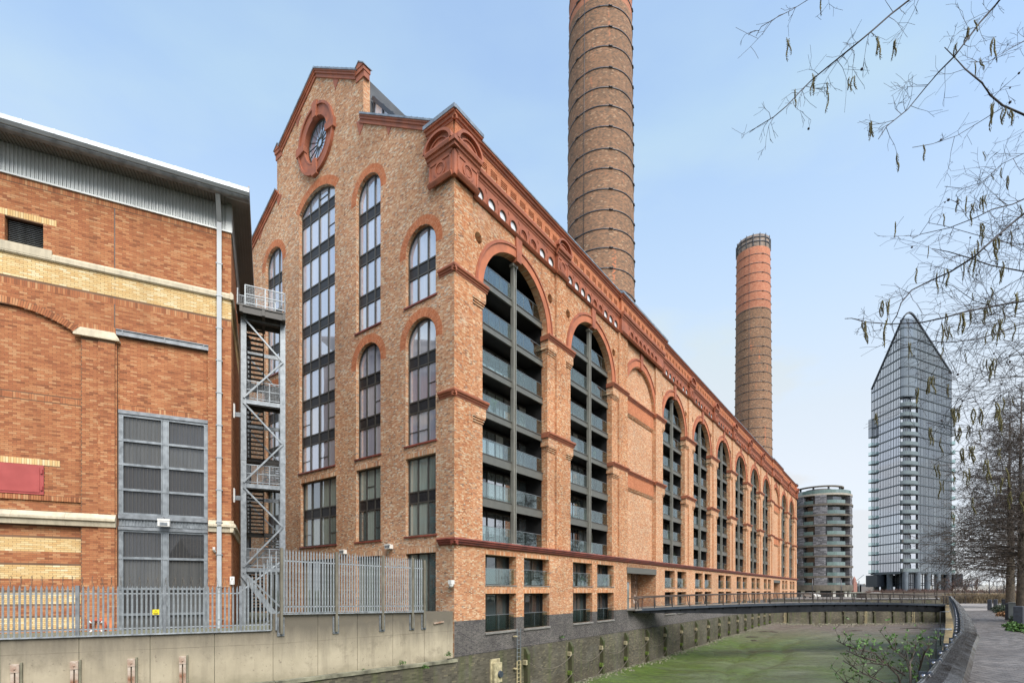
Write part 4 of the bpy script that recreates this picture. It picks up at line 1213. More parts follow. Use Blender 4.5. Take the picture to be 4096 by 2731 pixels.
# copings
def coping(a, b, name='coping'):
    """along the gable edge from a=(t,z) to b=(t,z)"""
    A = Vector(GF.P(a[0], a[1], 0)); Bv = Vector(GF.P(b[0], b[1], 0)); t = (Bv - A).normalized(); nrm = Vector((0, -t.z, t.y)) if t.y > 0 else Vector((0, t.z, -t.y))
    if nrm.z < 0: nrm = -nrm
    def seg(d0, d1, h0, h1, m):
        r = []
        for p in (A - t * .02, Bv + t * .02):
            r.append([p + nrm * h0 + Vector((-d0, 0, 0)), p + nrm * h0 + Vector((-d1, 0, 0)), p + nrm * h1 + Vector((-d1, 0, 0)), p + nrm * h1 + Vector((-d0, 0, 0))])
        m.sweep(r)
    w = MB(); seg(-.5, .10, -.34, -.10, w); seg(-.5, .18, -.10, .04, w); seg(-.5, .24, .04, .13, w); w.build('coping_band', M['terra'], ph)
    w = MB(); seg(-.6, .30, .13, .24, w)
    L_ = (Bv - A).length; n = max(1, int(L_ / .62))
    for k in range(n + 1):
        p = A + t * (L_ * k / n); q = p + t * .035
        r = [[x_ + nrm * .24 + Vector((.6, 0, 0)), x_ + nrm * .24 + Vector((-.31, 0, 0)), x_ + nrm * .265 + Vector((-.31, 0, 0)), x_ + nrm * .265 + Vector((.6, 0, 0))] for x_ in (p, q)]
        w.sweep(r)
    w.build(name, M['lead'], ph)
for sg in (0, 1):
    f = (lambda t: t) if not sg else (lambda t: 2 * CT - t)
    coping((f(1.5), 29.95), (f(9.35), 34.85)); coping((f(9.85), 38.35), (f(15.25), 41.8))
    # pinnacle block with small gable
    w = MB(); a, b = sorted((f(8.95), f(10.0)))
    w.pbox(GF, a + .04, b - .04, 37.75, 38.3, -.45, .06)
    w.pbox(GF, a, b, 38.2, 38.5, -.5, .14)
    w.prism([GF.P(a - .04, 38.5, .18), GF.P(b + .04, 38.5, .18), GF.P((a + b) / 2, 38.92, .18)], (.7, 0, 0)); w.build('pinnacle', M['terra'], ph)
    w = MB(); m_ = (a + b) / 2
    for e in (a - .08, b + .08): w.sweep([[GF.P(e, 38.49, .22), GF.P(e, 38.57, .22), GF.P(m_, 39.02, .22), GF.P(m_, 38.93, .22)], [GF.P(e, 38.49, -.6), GF.P(e, 38.57, -.6), GF.P(m_, 39.02, -.6), GF.P(m_, 38.93, -.6)]])
    w.build('pinnacle_cap', M['lead'], ph)
    for t_, z_ in ((6.2, 32.9), (12.5, 39.8), (1.9, 30.1), (9.45, 34.6)):     # kneeler stones
        t_ = f(t_); w = MB(); w.prism([GF.P(t_ - .5, z_ + .02 - .25, .04), GF.P(t_ + .5, z_ + .3, .04), GF.P(t_ + .1, z_ - .95, .04)], (.2, 0, 0)); w.build('kneeler', M['terra'], ph)
# attic corner on the gable side
w = MB(); wall_strips(w, GF, 27.95, 29.45, lambda z: (0, 2.1), [o_rect(.5, 1.6, 28.4, 29.05)], .05, .08); reveal(w, GF, .5, 1.6, 28.4, 29.05, .08, -.05, 'rect'); w.pbox(GF, 2.08, 2.1, 27.95, 29.45, -.2, .078); w.build('attic_wall', M['orange_s'], ph)
w = MB(); w.pbox(GF, .4, 1.7, 28.3, 29.1, -.1, -.04); w.build('attic_panel', M['mixed_s'], ph)
w = MB(); moulding(w, GF, -.3, 2.35, 29.45, .42, [(0, .04), (.3, .08), (.35, .16), (.7, .20), (.75, .30), (1, .32)], .08); w.build('attic_cornice', M['terra'], ph)
w = MB(); w.pbox(GF, -.42, 2.4, 29.87, 30.1, -2.0, .44); w.build('coping', M['lead'], ph)

for sg in (0, 1):                        # brick returns of the raised nave gable
    f = 9.15 if not sg else 2 * CT - 9.15; n_ = -1 if not sg else 1
    w = MB(); w.box(.012, .6, min(f, f - n_ * .3), max(f, f - n_ * .3), 34.5, 38.0); w.build('gable_return', M['mixed_s'], ph)
# roofs and the glazed end of the rooftop studio
w = MB()
def slab(x0, x1, a, b, th=.25, m=0): w.sweep([[(x0, a[0], a[1]), (x0, b[0], b[1]), (x0, b[0], b[1] - th), (x0, a[0], a[1] - th)], [(x1, a[0], a[1]), (x1, b[0], b[1]), (x1, b[0], b[1] - th), (x1, a[0], a[1] - th)]], m)
for sg in (0, 1):
    f = (lambda t: t) if not sg else (lambda t: 2 * CT - t)
    slab(.5, LEN, (f(.6), 29.2), (f(9.3), 34.0)); slab(.5, LEN, (f(9.3), 38.0), (f(15.2), 41.2))
    w.box(.5, LEN, min(f(9.2), f(9.5)), max(f(9.2), f(9.5)), 33.5, 38.0)
w.build('roof', M['roof'], ph)
w = MB(); x0 = .8
w.bar((x0, 9.05, 36.75), (x0, 4.8, 32.0), .26, .2, up=(1, 0, 0)); w.box(x0 - .05, x0 + .2, 5, 9.2, 31.7, 32.3)
for t_ in (8.9, 7.9, 6.9, 5.9): w.box(x0 - .04, x0 + .1, t_ - .08, t_ + .08, 32, 32 + (t_ - 4.6) * 1.11)
g = w.build('studio_frame', M['tdark'], ph)
w = MB(); w.poly([(x0 + .03, 9, 32), (x0 + .03, 4.7, 32), (x0 + .03, 9, 36.8)]); w.build('studio_glass', M['glass_g'], g)
w = MB(); slab(x0 + .3, 30, (9.1, 36.95), (4.8, 32.1), .12); w.build('studio_roof', M['tdark'], ph)
w = MB(); w.box(119, 121, 5, 8, 30, 33.5); w.box(122, 123, 5, 7, 30, 32.8); w.build('roof_plant', M['galv_d'], ph)

rebase(ph, (0, 0, -4.2))

# floodlights and cameras mounted on the brickwork
def on_ph(x, y, z): return Matrix.Translation(PH_O) @ Matrix.Rotation(PH_A, 4, 'Z') @ Vector((x, y, z))
def wall_light(t, z, label):
    o = thing('wall_floodlight', label, 'floodlight', on_ph(0, t, z), PH_A, 'floodlights on the gable wall')
    b = MB(); b.box(-.34, -.04, -.28, .28, -.14, .16); b.box(-.36, -.30, -.30, .30, .10, .2); b.build('housing', M['white'], o)
    b = MB(); 
    for k in range(3): b.box(-.355, -.342, -.24 + .17 * k, -.10 + .17 * k, -.08, .08)
    b.build('lamp_window', M['galv_d'], o); b = MB(); b.box(-.06, .0, -.1, .1, -.2, .2); b.build('bracket', M['galv'], o)
wall_light(6.05, 3.03, 'white floodlight box between the second and third gable windows from the corner')
wall_light(11.35, 2.9, 'white floodlight box peeping over the tall palisade left of its twin')
o = thing('security_camera', 'white security camera on a bracket at the brick corner above the concrete wall', 'camera', on_ph(0, .12, .45), PH_A)
b = MB(); b.box(-.42, -.12, -.26, .02, -.06, .20); b.lathe((-.27, -.12, -.2), [(.02, -.06), (.12, -.03), (.14, .06), (.14, .14)], 14); b.build('housing', M['white'], o)
b = MB(); b.tube([(0, .2, -.28), (-.2, .2, -.3), (-.27, -.1, -.22)], .025); b.build('bracket_arm', M['galv'], o)

# things standing on the balconies and window ledges
def pot_plant(x, y, z, h, label, mat='leaf', spiky=False):
    o = thing('potted_plant', label, 'plant', on_ph(x, y, z), PH_A, None); b = MB(); b.lathe((0, 0, 0), [(.01, 0), (.13, 0), (.18, .32), (.15, .34), (.01, .3)], 12); b.build('pot', M['sill'], o); b = MB()
    for k in range(60):
        a = rng.uniform(0, 6.28); e = rng.uniform(.2, 1); q = Vector((0, 0, .3 + (h - .3) * .5 * rng.random())); t_ = q + Vector((math.cos(a) * e * h * .35, math.sin(a) * e * h * .35, h * .5 * rng.uniform(.4, 1.1)))
        if spiky: b.tube([q, q.lerp(t_, .6) + Vector((0, 0, .1)), t_], [.02, .016, .003], 3)
        else: u = (t_ - q).normalized() * .09; v = Vector((-u.y, u.x, .03)) * .6; b.add([tuple(t_ - u), tuple(t_ + v), tuple(t_ + u), tuple(t_ - v)], [(0, 1, 2, 3)])
    b.build('foliage', M[mat], o); b = MB(); b.tube([(0, 0, .3), (0, 0, h * .7)], [.02, .01], 5); b.build('stem', M['twigb'], o)
for i_, (x, z, h, lb, mt, sp) in enumerate(((5.4, 12.55, 1.3, 'spiky palm in a pot behind the third glass balustrade of the first arched bay', 'leaf', True), (8.9, 12.55, 1.0, 'bushy pot plant right of the post in the first arched bay', 'leafd', False),
    (17.3, 6.45, 1.6, 'olive tree in a pot on a low balcony of the second arched bay', 'leafd', False), (20.9, 12.55, .8, 'leafy pot plant in the right half of the second arched bay', 'leaf', False),
    (43.0, 18.6, 1.3, 'shrub trailing over the balustrade high in the first bay past the blind arch', 'leafd', False), (43.2, 3.4, 1.5, 'dense green shrub on the lowest balcony past the blind arch', 'leafd', False), (39.2, 9.5, .9, 'small pot plant on a middle balcony past the blind arch', 'leaf', False))):
    pot_plant(x, DG + .5, z, h, lb, mt, sp)
for x, z, lb in ((17.2, .38, 'round-leaved plant in a grey pot on the upper small window ledge of the second bay'), (21.6, .38, 'plant in a grey pot on the next small window ledge to the right')): pot_plant(x, .45, z, .75, lb)
def chair(x, y, z, lb, rz):
    o = thing('balcony_chair', lb, 'chair', on_ph(x, y, z), PH_A + rz); b = MB(); b.box(-.24, .24, -.24, .24, .42, .47); b.build('seat', M['band'], o); b = MB(); b.box(-.24, .24, .2, .24, .47, .9); b.build('backrest', M['band'], o)
    for sx in (-.21, .21):
        for sy in (-.21, .21): b = MB(); b.box(sx - .02, sx + .02, sy - .02, sy + .02, 0, .42); b.build('leg', M['galv_d'], o)
for x, z, lb in ((4.2, 3.4, 'dark chair at the left end of the lowest balcony in the first arched bay'), (5.3, 3.4, 'dark chair nearer the post on the lowest balcony in the first arched bay'), (9.4, 3.4, 'dark chair right of the post on the lowest balcony in the first arched bay'), (16.2, 3.4, 'dark chair on the lowest balcony of the second arched bay'), (21.6, 9.5, 'pale-legged chair on a middle balcony of the second arched bay')): chair(x, DG + .8, z, lb, rng.uniform(-.6, .6))

# ---------------------------------------------------------------- chimneys
def chimney(cx, cy, ztop, z_change, R0, R1, label, nring, zr0, cap, dens):
    base = -4.2; o = thing('brick_chimney', label, 'chimney', (cx, cy, EYE + base), rad(20), 'chimneys rising behind the power station')
    H = ztop - base
    def rr(z): return R1 + (R0 - R1) * (ztop - z) / (ztop - 28)
    w = MB(); w.lathe((0, 0, 0), [(rr(base), 0), (rr(z_change), z_change - base)], 72); sh = w.build('lower_shaft', M['chim'], o)
    w = MB(); w.lathe((0, 0, 0), [(rr(z_change), z_change - base), (rr(ztop - (3.0 if cap else 0)), ztop - base - (3.0 if cap else 0))], 72); w.build('upper_shaft', M['chim_up'], o)
    zs_ = []; z = zr0
    while z < ztop - 3.2: zs_.append(z); z += (ztop - zr0) / nring * rng.uniform(.9, 1.1)
    for z in zs_:
        w = MB(); r = rr(z); w.lathe((0, 0, z - base), [(r, 0), (r + .06, 0), (r + .06, .10), (r, .10)], 72)
        for a in range(6):
            an = a * math.pi / 3 + .3; c_, s_ = math.cos(an), math.sin(an)
            w.tube([((r + .10) * c_ - .22 * s_, (r + .10) * s_ + .22 * c_, z - base + .06), ((r + .10) * c_ + .22 * s_, (r + .10) * s_ - .22 * c_, z - base + .06)], .07, 6)
        w.build('iron_band', M['band'], o)
    w = MB()
    an = math.radians(232 - 20); w.tube([((rr(z) + .04) * math.cos(an), (rr(z) + .04) * math.sin(an), z - base) for z in (25, ztop - 2)], .03, 4); w.build('lightning_conductor', M['band'], o)
    if cap:
        r = rr(ztop)
        w = MB(); w.lathe((0, 0, H - 3.0), [(r, 0), (r, 2.9), (r - .3, 3.0), (r - .9, 3.0), (r - .9, 0.5)], 72); w.build('weathered_top', M['chim_cap'], o)
        for zz in (H - .9, H - 1.9):
            w = MB(); w.lathe((0, 0, zz), [(r, 0), (r + .1, 0), (r + .1, .25), (r, .25)], 72); w.build('iron_band', M['band'], o)
        w = MB()
        for k in range(16):
            a = 2 * math.pi * k / 16; w.bar(((r + .1) * math.cos(a), (r + .1) * math.sin(a), H - 2.9), ((r + .1) * math.cos(a), (r + .1) * math.sin(a), H + .12), .14, .1)
        w.build('cap_stays', M['band'], o)
    return o
chimney(10.76, 62.0, 85.7, 68.0, 4.12, 3.62, 'nearer huge brick chimney cut off by the top of the frame', 25, 27.6, False, 1)
chimney(59.7, 126.0, 85.7, 68.0, 4.30, 3.76, 'farther tall brick chimney, whole to its dark capped top', 25, 30, True, 1)
# ================================================================== BRICK SUBSTATION (left)
SB_A = math.atan2(.4327, .9015)
SB_O = (-15.44, 27.99, EYE)
sb = thing('brick_works_building', 'orange brick works building with yellow brick bands and metal eaves at the left', 'building', SB_O, SB_A)
LF = Plane((0, 0, 0), (1, 0, 0), (0, -1, 0))
XL = -15.0; DEP = 15.0; RD = .16         # extent, depth, recess of the panels
H_, S_, J_ = .094, .282, .012
ac, az, aR = -9.6, 13.52, 5.27
def arch_z(x): return az - aR + math.sqrt(max(aR * aR - (x - ac) ** 2, 0))
def arch_open(z):                        # arched recess, left of the pilaster
    if z < 12.6: return (-12.7, -6.52)
    if z < az: w_ = math.sqrt(max(aR * aR - (z - az + aR) ** 2, 0)); return (ac - w_, min(ac + w_, -6.52) if z < 12.6 else ac + w_)
PAN = o_rect(-5.08, -1.1, -3, 12.95)
WINX = (-5.04, -1.1)
louv = o_rect(-9.35, -7.95, 16.22, 17.66)
hatch = o_rect(-10.6, -7.96, 4.62, 6.05)
ext = lambda z: (XL, 0.0)
YB = [(1.87, 2.59), (.53, 1.30), (-.73, -.02), (-1.97, -1.25)]
inr = lambda z0, z1: (lambda z: (-99, 99) if z0 < z < z1 else None)
stone_up = inr(15.9, 16.25); yel = inr(14.75, 15.9); sold1 = inr(19.3, 19.6); sold2 = inr(14.45, 14.75)
# backing sheets
w = MB(); wall_strips(w, LF, -3.0, 19.6, ext, [arch_open, PAN, louv], .094, 0.0)
w.build('wall', M['mortar_r'], sb)
w = MB()
wall_strips(w, LF, -3, 13.5, lambda z: (arch_open(z) or (0, 0)), [hatch], .094, -RD)
wall_strips(w, LF, -3, 12.95, lambda z: (-5.08, -1.1), [o_rect(*WINX, -2.9, 9.2)], .094, -RD)
for s0, s1, z0, z1 in ((-5.08, -1.1, -3, 12.95),): reveal(w, LF, s0, s1, z0, z1, 0, -RD, 'rect')
w.build('recessed_wall', M['mortar_r'], sb)
w = MB(); reveal(w, LF, -9.35, -7.95, 16.22, 17.66, 0, -.35, 'rect'); reveal(w, LF, *WINX, -2.9, 9.2, -RD, -RD - .25, 'rect')
pts = [(x, arch_z(x)) for x in np.linspace(-12.7, -6.52, 30)]
for p, q in zip(pts, pts[1:]): w.quad(LF.P(*p, 0), LF.P(*q, 0), LF.P(*q, -RD), LF.P(*p, -RD))
w.quad(LF.P(-6.52, -3, 0), LF.P(-6.52, 12.6, 0), LF.P(-6.52, 12.6, -RD), LF.P(-6.52, -3, -RD)); w.build('reveal', M['red_s'], sb)
R_ = Bricks(); Y_ = Bricks()
kw = dict(H=H_, S=S_, J=J_, bond='stretcher')
lint_a = o_rect(-10, -7.45, 17.66, 17.96)
pilz = o_rect(-6.52, -5.15, -3, 12.95)
ringop = lambda z: (lambda: None)() if z < 12.3 or z > az + .34 else (ac - math.sqrt(max((aR + .34) ** 2 - (z - az + aR) ** 2, 0)), ac + math.sqrt(max((aR + .34) ** 2 - (z - az + aR) ** 2, 0)))
arch_all = lambda z: arch_open(z)
def base_ops(): return [arch_open, ringop, PAN, louv, lint_a, stone_up, yel, sold1, sold2, pilz, o_rect(-6.5, -5.15, 12.97, 13.27), inr(3.17, 3.79), lambda z: (-5.20, -5.16)]
R_.face(LF, -3, 19.6, lambda z: (XL, -5.2), base_ops()[:-1], **kw)
R_.face(LF, -3, 19.6, lambda z: (-5.15, 0), base_ops()[:-1], **kw)
R_.soldier(LF, XL, 0, 19.3, 19.6, w=H_, J=J_); R_.soldier(LF, XL, 0, 14.45, 14.75, w=H_, J=J_)
R_.soldier(LF, -6.5, -5.15, 12.97, 13.27, w=H_, J=J_)
Y_.face(LF, 14.76, 15.9, lambda z: (XL, 0), [], **kw)
Y_.soldier(LF, -10, -7.45, 17.66, 17.96, w=H_, J=J_, d=.005)
R_.radial(LF, ac, az - aR, aR + .005, aR + .33, math.pi / 2 - .56, math.pi / 2 + .7, w=H_, J=J_, d=.005)
# recessed arch panel
bw = inr(9.16, 9.45)
al = lambda z: (arch_open(z) or (0, 0))
R_.face(LF, 3.79, 13.5, al, [hatch, bw, o_rect(-10.7, -7.37, 6.05, 6.34), o_rect(-12, -6.5, 4.32, 4.60)], d=-RD, **kw)
R_.face(LF, -3, 3.17, al, [inr(a, b) for a, b in YB], d=-RD, **kw)
for a, b in YB: Y_.face(LF, math.ceil(a / H_) * H_, b, al, [], d=-RD, **kw)
Y_.soldier(LF, -10.7, -7.37, 6.05, 6.34, w=H_, J=J_, d=-RD)
R_.soldier(LF, -12, -6.54, 4.34, 4.58, w=H_, J=J_, d=-RD, proud=.1)
def weave(s0, s1, z0, z1, d):            # basket-weave band
    x = s0; k = 0
    while x < s1 - .05:
        e = min(x + .291, s1)
        if k % 2 == 0: R_.soldier(LF, x, e, z0, z1, w=H_, J=J_, d=d)
        else:
            for r in range(3): R_.put(LF, x, e - .01, z0 + r * (z1 - z0) / 3, z0 + (r + 1) * (z1 - z0) / 3 - .01, d, .012)
        x = e; k += 1
weave(-12.6, -6.53, 9.16, 9.45, -RD); weave(-5.07, -1.11, 9.2, 9.48, -RD)
R_.face(LF, 9.49, 12.95, lambda z: (-5.08, -1.1), [], d=-RD, **kw)
# pilaster in two steps
w = MB(); w.pbox(LF, -6.50, -5.15, -3, 12.55, -.3, .015); w.pbox(LF, -5.82, -5.15, -3, 12.55, -.3, .075); w.build('pilaster', M['mortar_r'], sb)
R_.face(LF, -3, 12.5, lambda z: (-6.50, -5.82), [inr(3.17, 3.79)], d=.015, **kw)
R_.face(LF, -3, 12.5, lambda z: (-5.82, -5.15), [inr(3.17, 3.79)], d=.075, **kw)
R_.face(Plane((-1.1, RD, 0), (0, -1, 0), (-1, 0, 0)), -3, 12.9, lambda z: (0, RD), [], **kw)
# side wall
SF = Plane((0, 0, 0), (0, 1, 0), (1, 0, 0))
w = MB(); wall_strips(w, SF, -3, 19.6, lambda z: (0, DEP), [], .5); w.build('side_wall', M['mortar_r'], sb)
R_.face(SF, -3, 19.3, lambda z: (0, 8), [stone_up, yel], **kw); Y_.face(SF, 14.76, 15.9, lambda z: (0, 8), [], **kw)
R_.build('brickwork', M['redb'], sb, single=300, smat=M['redb_o'], full=S_)
Y_.build('yellow_brickwork', M['yell'], sb)
w = MB(); w.box(XL, -.2, .6, DEP, -3, 19.5); w.build('core', M['black'], sb)
# stone bands
def stone(name, profs, s0, s1, base=0.0, jt=1.9):
    n = max(1, int(round((s1 - s0) / jt))); st = (s1 - s0) / n
    for i in range(n):
        w = MB(); moulding(w, LF, s0 + i * st + .004, s0 + (i + 1) * st - .004, profs[0], profs[1], profs[2], base); w.build(name, M['stone'], sb)
UPB = (15.88, .38, [(0, .06), (.15, .12), (.7, .12), (1, .03)])
stone('stone_band', UPB, XL, .1)
w = MB(); w.pbox(LF, -10, -7.6, 16.0, 16.40, -.2, .13); w.build('louvre_sill', M['stone'], sb)
LOB = (3.17, .64, [(0, .10), (.30, .14), (.32, .12), (.40, .12), (.44, .24), (.62, .24), (1, .02)])
stone('stone_plinth_band', LOB, XL, -5.10, .05); stone('stone_plinth_band', LOB, -1.08, .12, .0)
for q_ in (UPB, LOB): w = MB(); moulding(w, SF, -.2, 8, q_[0], q_[1], q_[2]); w.build('stone_band', M['stone'], sb)
w = MB(); z = 12.55
w.prism([LF.P(-6.78, z, .20), LF.P(-4.95, z, .20), LF.P(-4.95, z + .1, .20), LF.P(-5.16, z + .43, .10), LF.P(-6.52, z + .43, .10), LF.P(-6.78, z + .1, .20)], (0, .35, 0)); w.build('capital_stone', M['stone'], sb)
# expansion joint
w = MB(); w.pbox(LF, -5.175, -5.155, 12.97, 19.3, -.01, .006); w.build('movement_joint', M['band'], sb)
# steel beam over the right-hand panel
w = MB(); w.pbox(LF, -5.12, -1.08, 12.93, 12.97, -RD, .06); w.pbox(LF, -5.12, -1.08, 13.18, 13.22, -RD, .06); w.pbox(LF, -5.12, -1.08, 12.95, 13.2, -.05, .012)
for x in (-4.85, -3.05, -1.3): w.pbox(LF, x - .02, x + .02, 12.96, 13.2, .0, .055)
w.build('steel_lintel', M['galv_d'], sb)
# big gridded window
def gridwin(z0, z1, trans, nm):
    fr = MB(); d = -RD + .0; a, b = WINX; m_ = -3.06
    for x0, x1 in ((a, a + .16), (b - .16, b), (m_ - .12, m_ + .12)): fr.pbox(LF, x0, x1, z0, z1, d - .12, d + .03)
    for x0, x1 in ((a + .16, a + .2), (m_ - .17, m_ - .13), (m_ + .13, m_ + .17), (b - .2, b - .16)): fr.pbox(LF, x0, x1, z0 + .05, z1 - .1, d - .1, d + .06)
    for z in [z0, z1 - .12] + trans: fr.pbox(LF, a, b, z, z + .12, d - .12, d + (.04 if z in (z0, z1 - .12) else .05))
    f = fr.build(nm, M['galv'], sb)
    ys = [z0] + sorted(trans) + [z1]
    for xa, xb in ((a + .18, m_ - .13), (m_ + .13, b - .18)):
        for q, (za, zb) in enumerate(zip(ys, ys[1:])):
            g = MB(); g.pbox(LF, xa, xb, za + .05, zb - .02, d - .10, d - .09); g.build('glass_pane', M['glass_sub'], f)
    g = MB(); x = a + .26
    while x < b - .2:
        if abs(x - m_) > .16: g.pbox(LF, x - .0045, x + .0045, z0 + .1, z1 - .1, d - .03, d - .012)
        x += .158
    g.build('guard_wires', M['wire'], f)
    return f
gridwin(3.86, 9.02, [7.62, 6.38, 5.1], 'upper_window')
gridwin(-2.85, 3.12, [1.60, .02, -1.3], 'lower_window')
w = MB(); d = -RD
w.pbox(LF, *WINX, 9.02, 9.2, d - .1, d + .1); w.build('window_rail', M['galv_d'], sb)
for za_, zb_ in ((3.66, 3.88), (3.10, 3.26)): w = MB(); w.pbox(LF, *WINX, za_, zb_, d - .1, d + .12); w.build('window_rail', M['galv_d'], sb)
w = MB(); w.pbox(LF, *WINX, 3.24, 3.68, d - .1, d - .02); 
x = WINX[0] + .1
while x < WINX[1]: w.pbox(LF, x, x + .03, 3.28, 3.64, d - .02, d + .03); x += .14
for z in (3.3, 3.62): w.pbox(LF, *WINX, z, z + .02, d - .02, d + .05)
w.build('vent_grille', M['galv'], sb)
# louvre
w = MB(); w.pbox(LF, -9.3, -7.95, 16.25, 17.6, -.34, -.30, 0)
lv = w.build('louvre_frame', M['black'], sb)
bm_ = MB(); bm_.prism([(0, -.05, 0), (0, -.04, -.012), (0, .06, .05), (0, .05, .062)], (1.3, 0, 0)); bme = bm_.mesh('louvre_blade', [M['galv']])
for k in range(15): link('louvre_blade', bme, lv, loc=(-9.28, .26, 16.30 + k * .088))
# red hatch
w = MB(); w.pbox(LF, -10.6, -7.97, 4.62, 6.04, -RD - .02, -RD + .05); ht_ = w.build('red_hatch', M['redp'], sb)
w = MB(); w.pbox(LF, -10.5, -8.12, 4.72, 5.95, -RD + .05, -RD + .075); w.build('hatch_leaf', M['redp'], ht_)
for z in (5.75, 4.95): w = MB(); w.pbox(LF, -8.08, -8.0, z - .12, z + .08, -RD + .05, -RD + .12); w.build('hinge', M['redp'], ht_)
# corrugated cladding band, soffit and gutter
w = MB(); x = XL; k = 0
prof = []
while x < -.22: prof += [(x, .02), (x + .045, .02), (x + .075, .07), (x + .12, .07), ]; x += .150
rg = [[LF.P(x, z, d) for x, d in prof] for z in (19.64, 21.1)]
w.sweep(rg, 0, False, False); w.pbox(LF, XL, .05, 19.58, 19.66, -.1, .10); w.pbox(LF, -.24, 0.02, 19.6, 21.2, -.1, .09)
w.build('corrugated_cladding', M['clad'], sb)
w = MB(); rg = [[(x, -.05, 21.08 - dd) for x, dd in prof], [(x, -1.12, 20.95 - dd) for x, dd in prof]]
w.sweep(rg, 0, False, False); w.sweep([[(x, 0, 21.14), (x, -1.15, 21.0), (x, -1.15, 21.16), (x, 0, 21.3)] for x in (XL, .9)]); w.build('corrugated_soffit', M['soff'], sb)
w = MB(); w.sweep([[(x, -1.05, 20.84), (x, -1.28, 20.84), (x, -1.36, 20.92), (x, -1.36, 20.98), (x, -1.05, 20.98)] for x in (XL, .9)]); w.build('soffit_trim', M['galv_d'], sb)
w = MB(); w.sweep([[(x, -1.1, 20.97), (x, -1.42, 20.97), (x, -1.53, 21.10), (x, -1.50, 21.33), (x, -1.25, 21.46), (x, 4.0, 22.2), (x, 4.0, 22.0)] for x in (XL, .92)])
x = XL + .9
w.build('gutter', M['clad2'], sb)
for k in range(13):
    x = -14.2 + k * 1.18; w = MB(); w.sweep([[(q, -1.08, 20.96), (q, -1.435, 20.96), (q, -1.545, 21.10), (q, -1.515, 21.34), (q, -1.25, 21.475)] for q in (x, x + .07)]); w.build('gutter_strap', M['clad2'], sb)
# verge soffit down the side
w = MB(); pr2 = []
y = -.2
w.box(.0, .9, -1.1, DEP, 21.16, 21.3)
for k in range(6): w.box(.06 + k * .145, .12 + k * .145, -.9, DEP, 21.10, 21.17)
w.box(.86, .93, -1.4, DEP, 21.1, 21.5); w.build('verge_soffit', M['soff'], sb)
w = MB(); w.pbox(SF, 0, DEP, 19.6, 21.15, -.1, .05); w.build('side_cladding', M['clad'], sb)
w = MB(); w.sweep([[(x, -1.2, 21.42), (x, DEP, 23.2), (x, DEP, 23.0), (x, -1.2, 21.3)] for x in (XL, .9)]); w.build('roof_sheet', M['clad2'], sb)
# downpipe
w = MB(); w.pbox(LF, -.67, -.45, -2.6, 19.9, .06, .24); w.sweep([[(-.67, -.24, 19.9), (-.45, -.24, 19.9), (-.45, -.06, 19.9), (-.67, -.06, 19.9)], [(-.67, -1.10, 20.8), (-.45, -1.10, 20.8), (-.45, -.92, 20.8), (-.67, -.92, 20.8)], [(-.67, -1.10, 21.1), (-.45, -1.10, 21.1), (-.45, -.92, 21.1), (-.67, -.92, 21.1)]])
dp = w.build('downpipe', M['pipe'], sb)
for k in range(12):
    w = MB(); z = -1.6 + k * 1.75; w.pbox(LF, -.72, -.40, z, z + .05, 0, .255); w.build('pipe_clip', M['galv'], dp)
rebase(sb, (0, 0, -3))
def on_sb(x, y, z): return Matrix.Translation(SB_O) @ Matrix.Rotation(SB_A, 4, 'Z') @ Vector((x, y, z))
o = thing('wall_floodlight', 'pale floodlight box at the middle of the vent grille between the big gridded windows', 'floodlight', on_sb(-3.05, -.1, 3.5), SB_A)
b = MB(); b.box(-.26, .26, -.28, 0, -.18, .20, 0); b.box(-.27, .27, -.30, 0, .1, .2, 0); b.build('housing', M['white'], o)
b = MB(); b.box(-.17, .17, -.295, -.28, -.14, .02); b.build('lamp_window', M['galv'], o); b = MB(); b.tube([(0, -.1, .2), (.0, -.06, .3), (-.05, 0, .32)], .015, 5); b.build('cable', M['band'], o)
o = thing('security_camera', 'small white bullet camera beside the grey downpipe', 'camera', on_sb(-.80, 0, 2.12), SB_A)
b = MB(); b.bar((0, -.30, .1), (-.02, -.08, .16), .12, .12); b.build('housing', M['white'], o); b = MB(); b.ball((.02, -.08, .0), .07); b.tube([(.02, -.08, 0), (.06, 0, -.1)], .03, 6); b.build('bracket_arm', M['white'], o)
o = thing('junction_box', 'cream plastic box on the brick corner just behind the fence top', 'box', on_sb(.06, .1, .6), SB_A)
b = MB(); b.box(-.12, .10, -.22, -.10, -.28, .16); b.build('box_body', M['white'], o); b = MB(); b.tube([(0, -.16, -.28), (0, -.16, -.42), (.1, -.1, -.5)], .02, 5); b.build('cable', M['band'], o)
for k, z in enumerate((10.2, 5.4)):
    o = thing('wall_light', ['upper', 'lower'][k] + ' slim cream bulkhead light on the shaded side wall by the stair', 'light', on_sb(.05, 1.0, z), SB_A)
    b = MB(); b.box(0, .07, -.05, .05, -.4, .4); b.build('housing', M['white'], o); b = MB(); b.box(.07, .09, -.04, .04, -.36, .36); b.build('lens', M['clad2'], o)
o = thing('lifebuoy', 'faded orange lifebuoy on its backboard behind the fence', 'lifebuoy', on_sb(-5.85, -.1, -1.8), SB_A)
b = MB(); rings = []
for k in range(25):
    a = 2 * math.pi * k / 24; rings.append([(math.cos(a) * (.33 + .085 * math.cos(q)), -.12 + .07 * math.sin(q), math.sin(a) * (.33 + .085 * math.cos(q))) for q in [j * math.pi / 4 for j in range(8)]])
b.sweep(rings, 0, True, False, True); b.build('ring', M['buoy'], o)
b = MB()
for k in range(4):
    a = math.pi / 4 + k * math.pi / 2; p = [(math.cos(a + e) * .33, -.12, math.sin(a + e) * .33) for e in (-.1, .1)]; b.tube(p, .090, 8)
b.build('rope_band', M['white'], o)
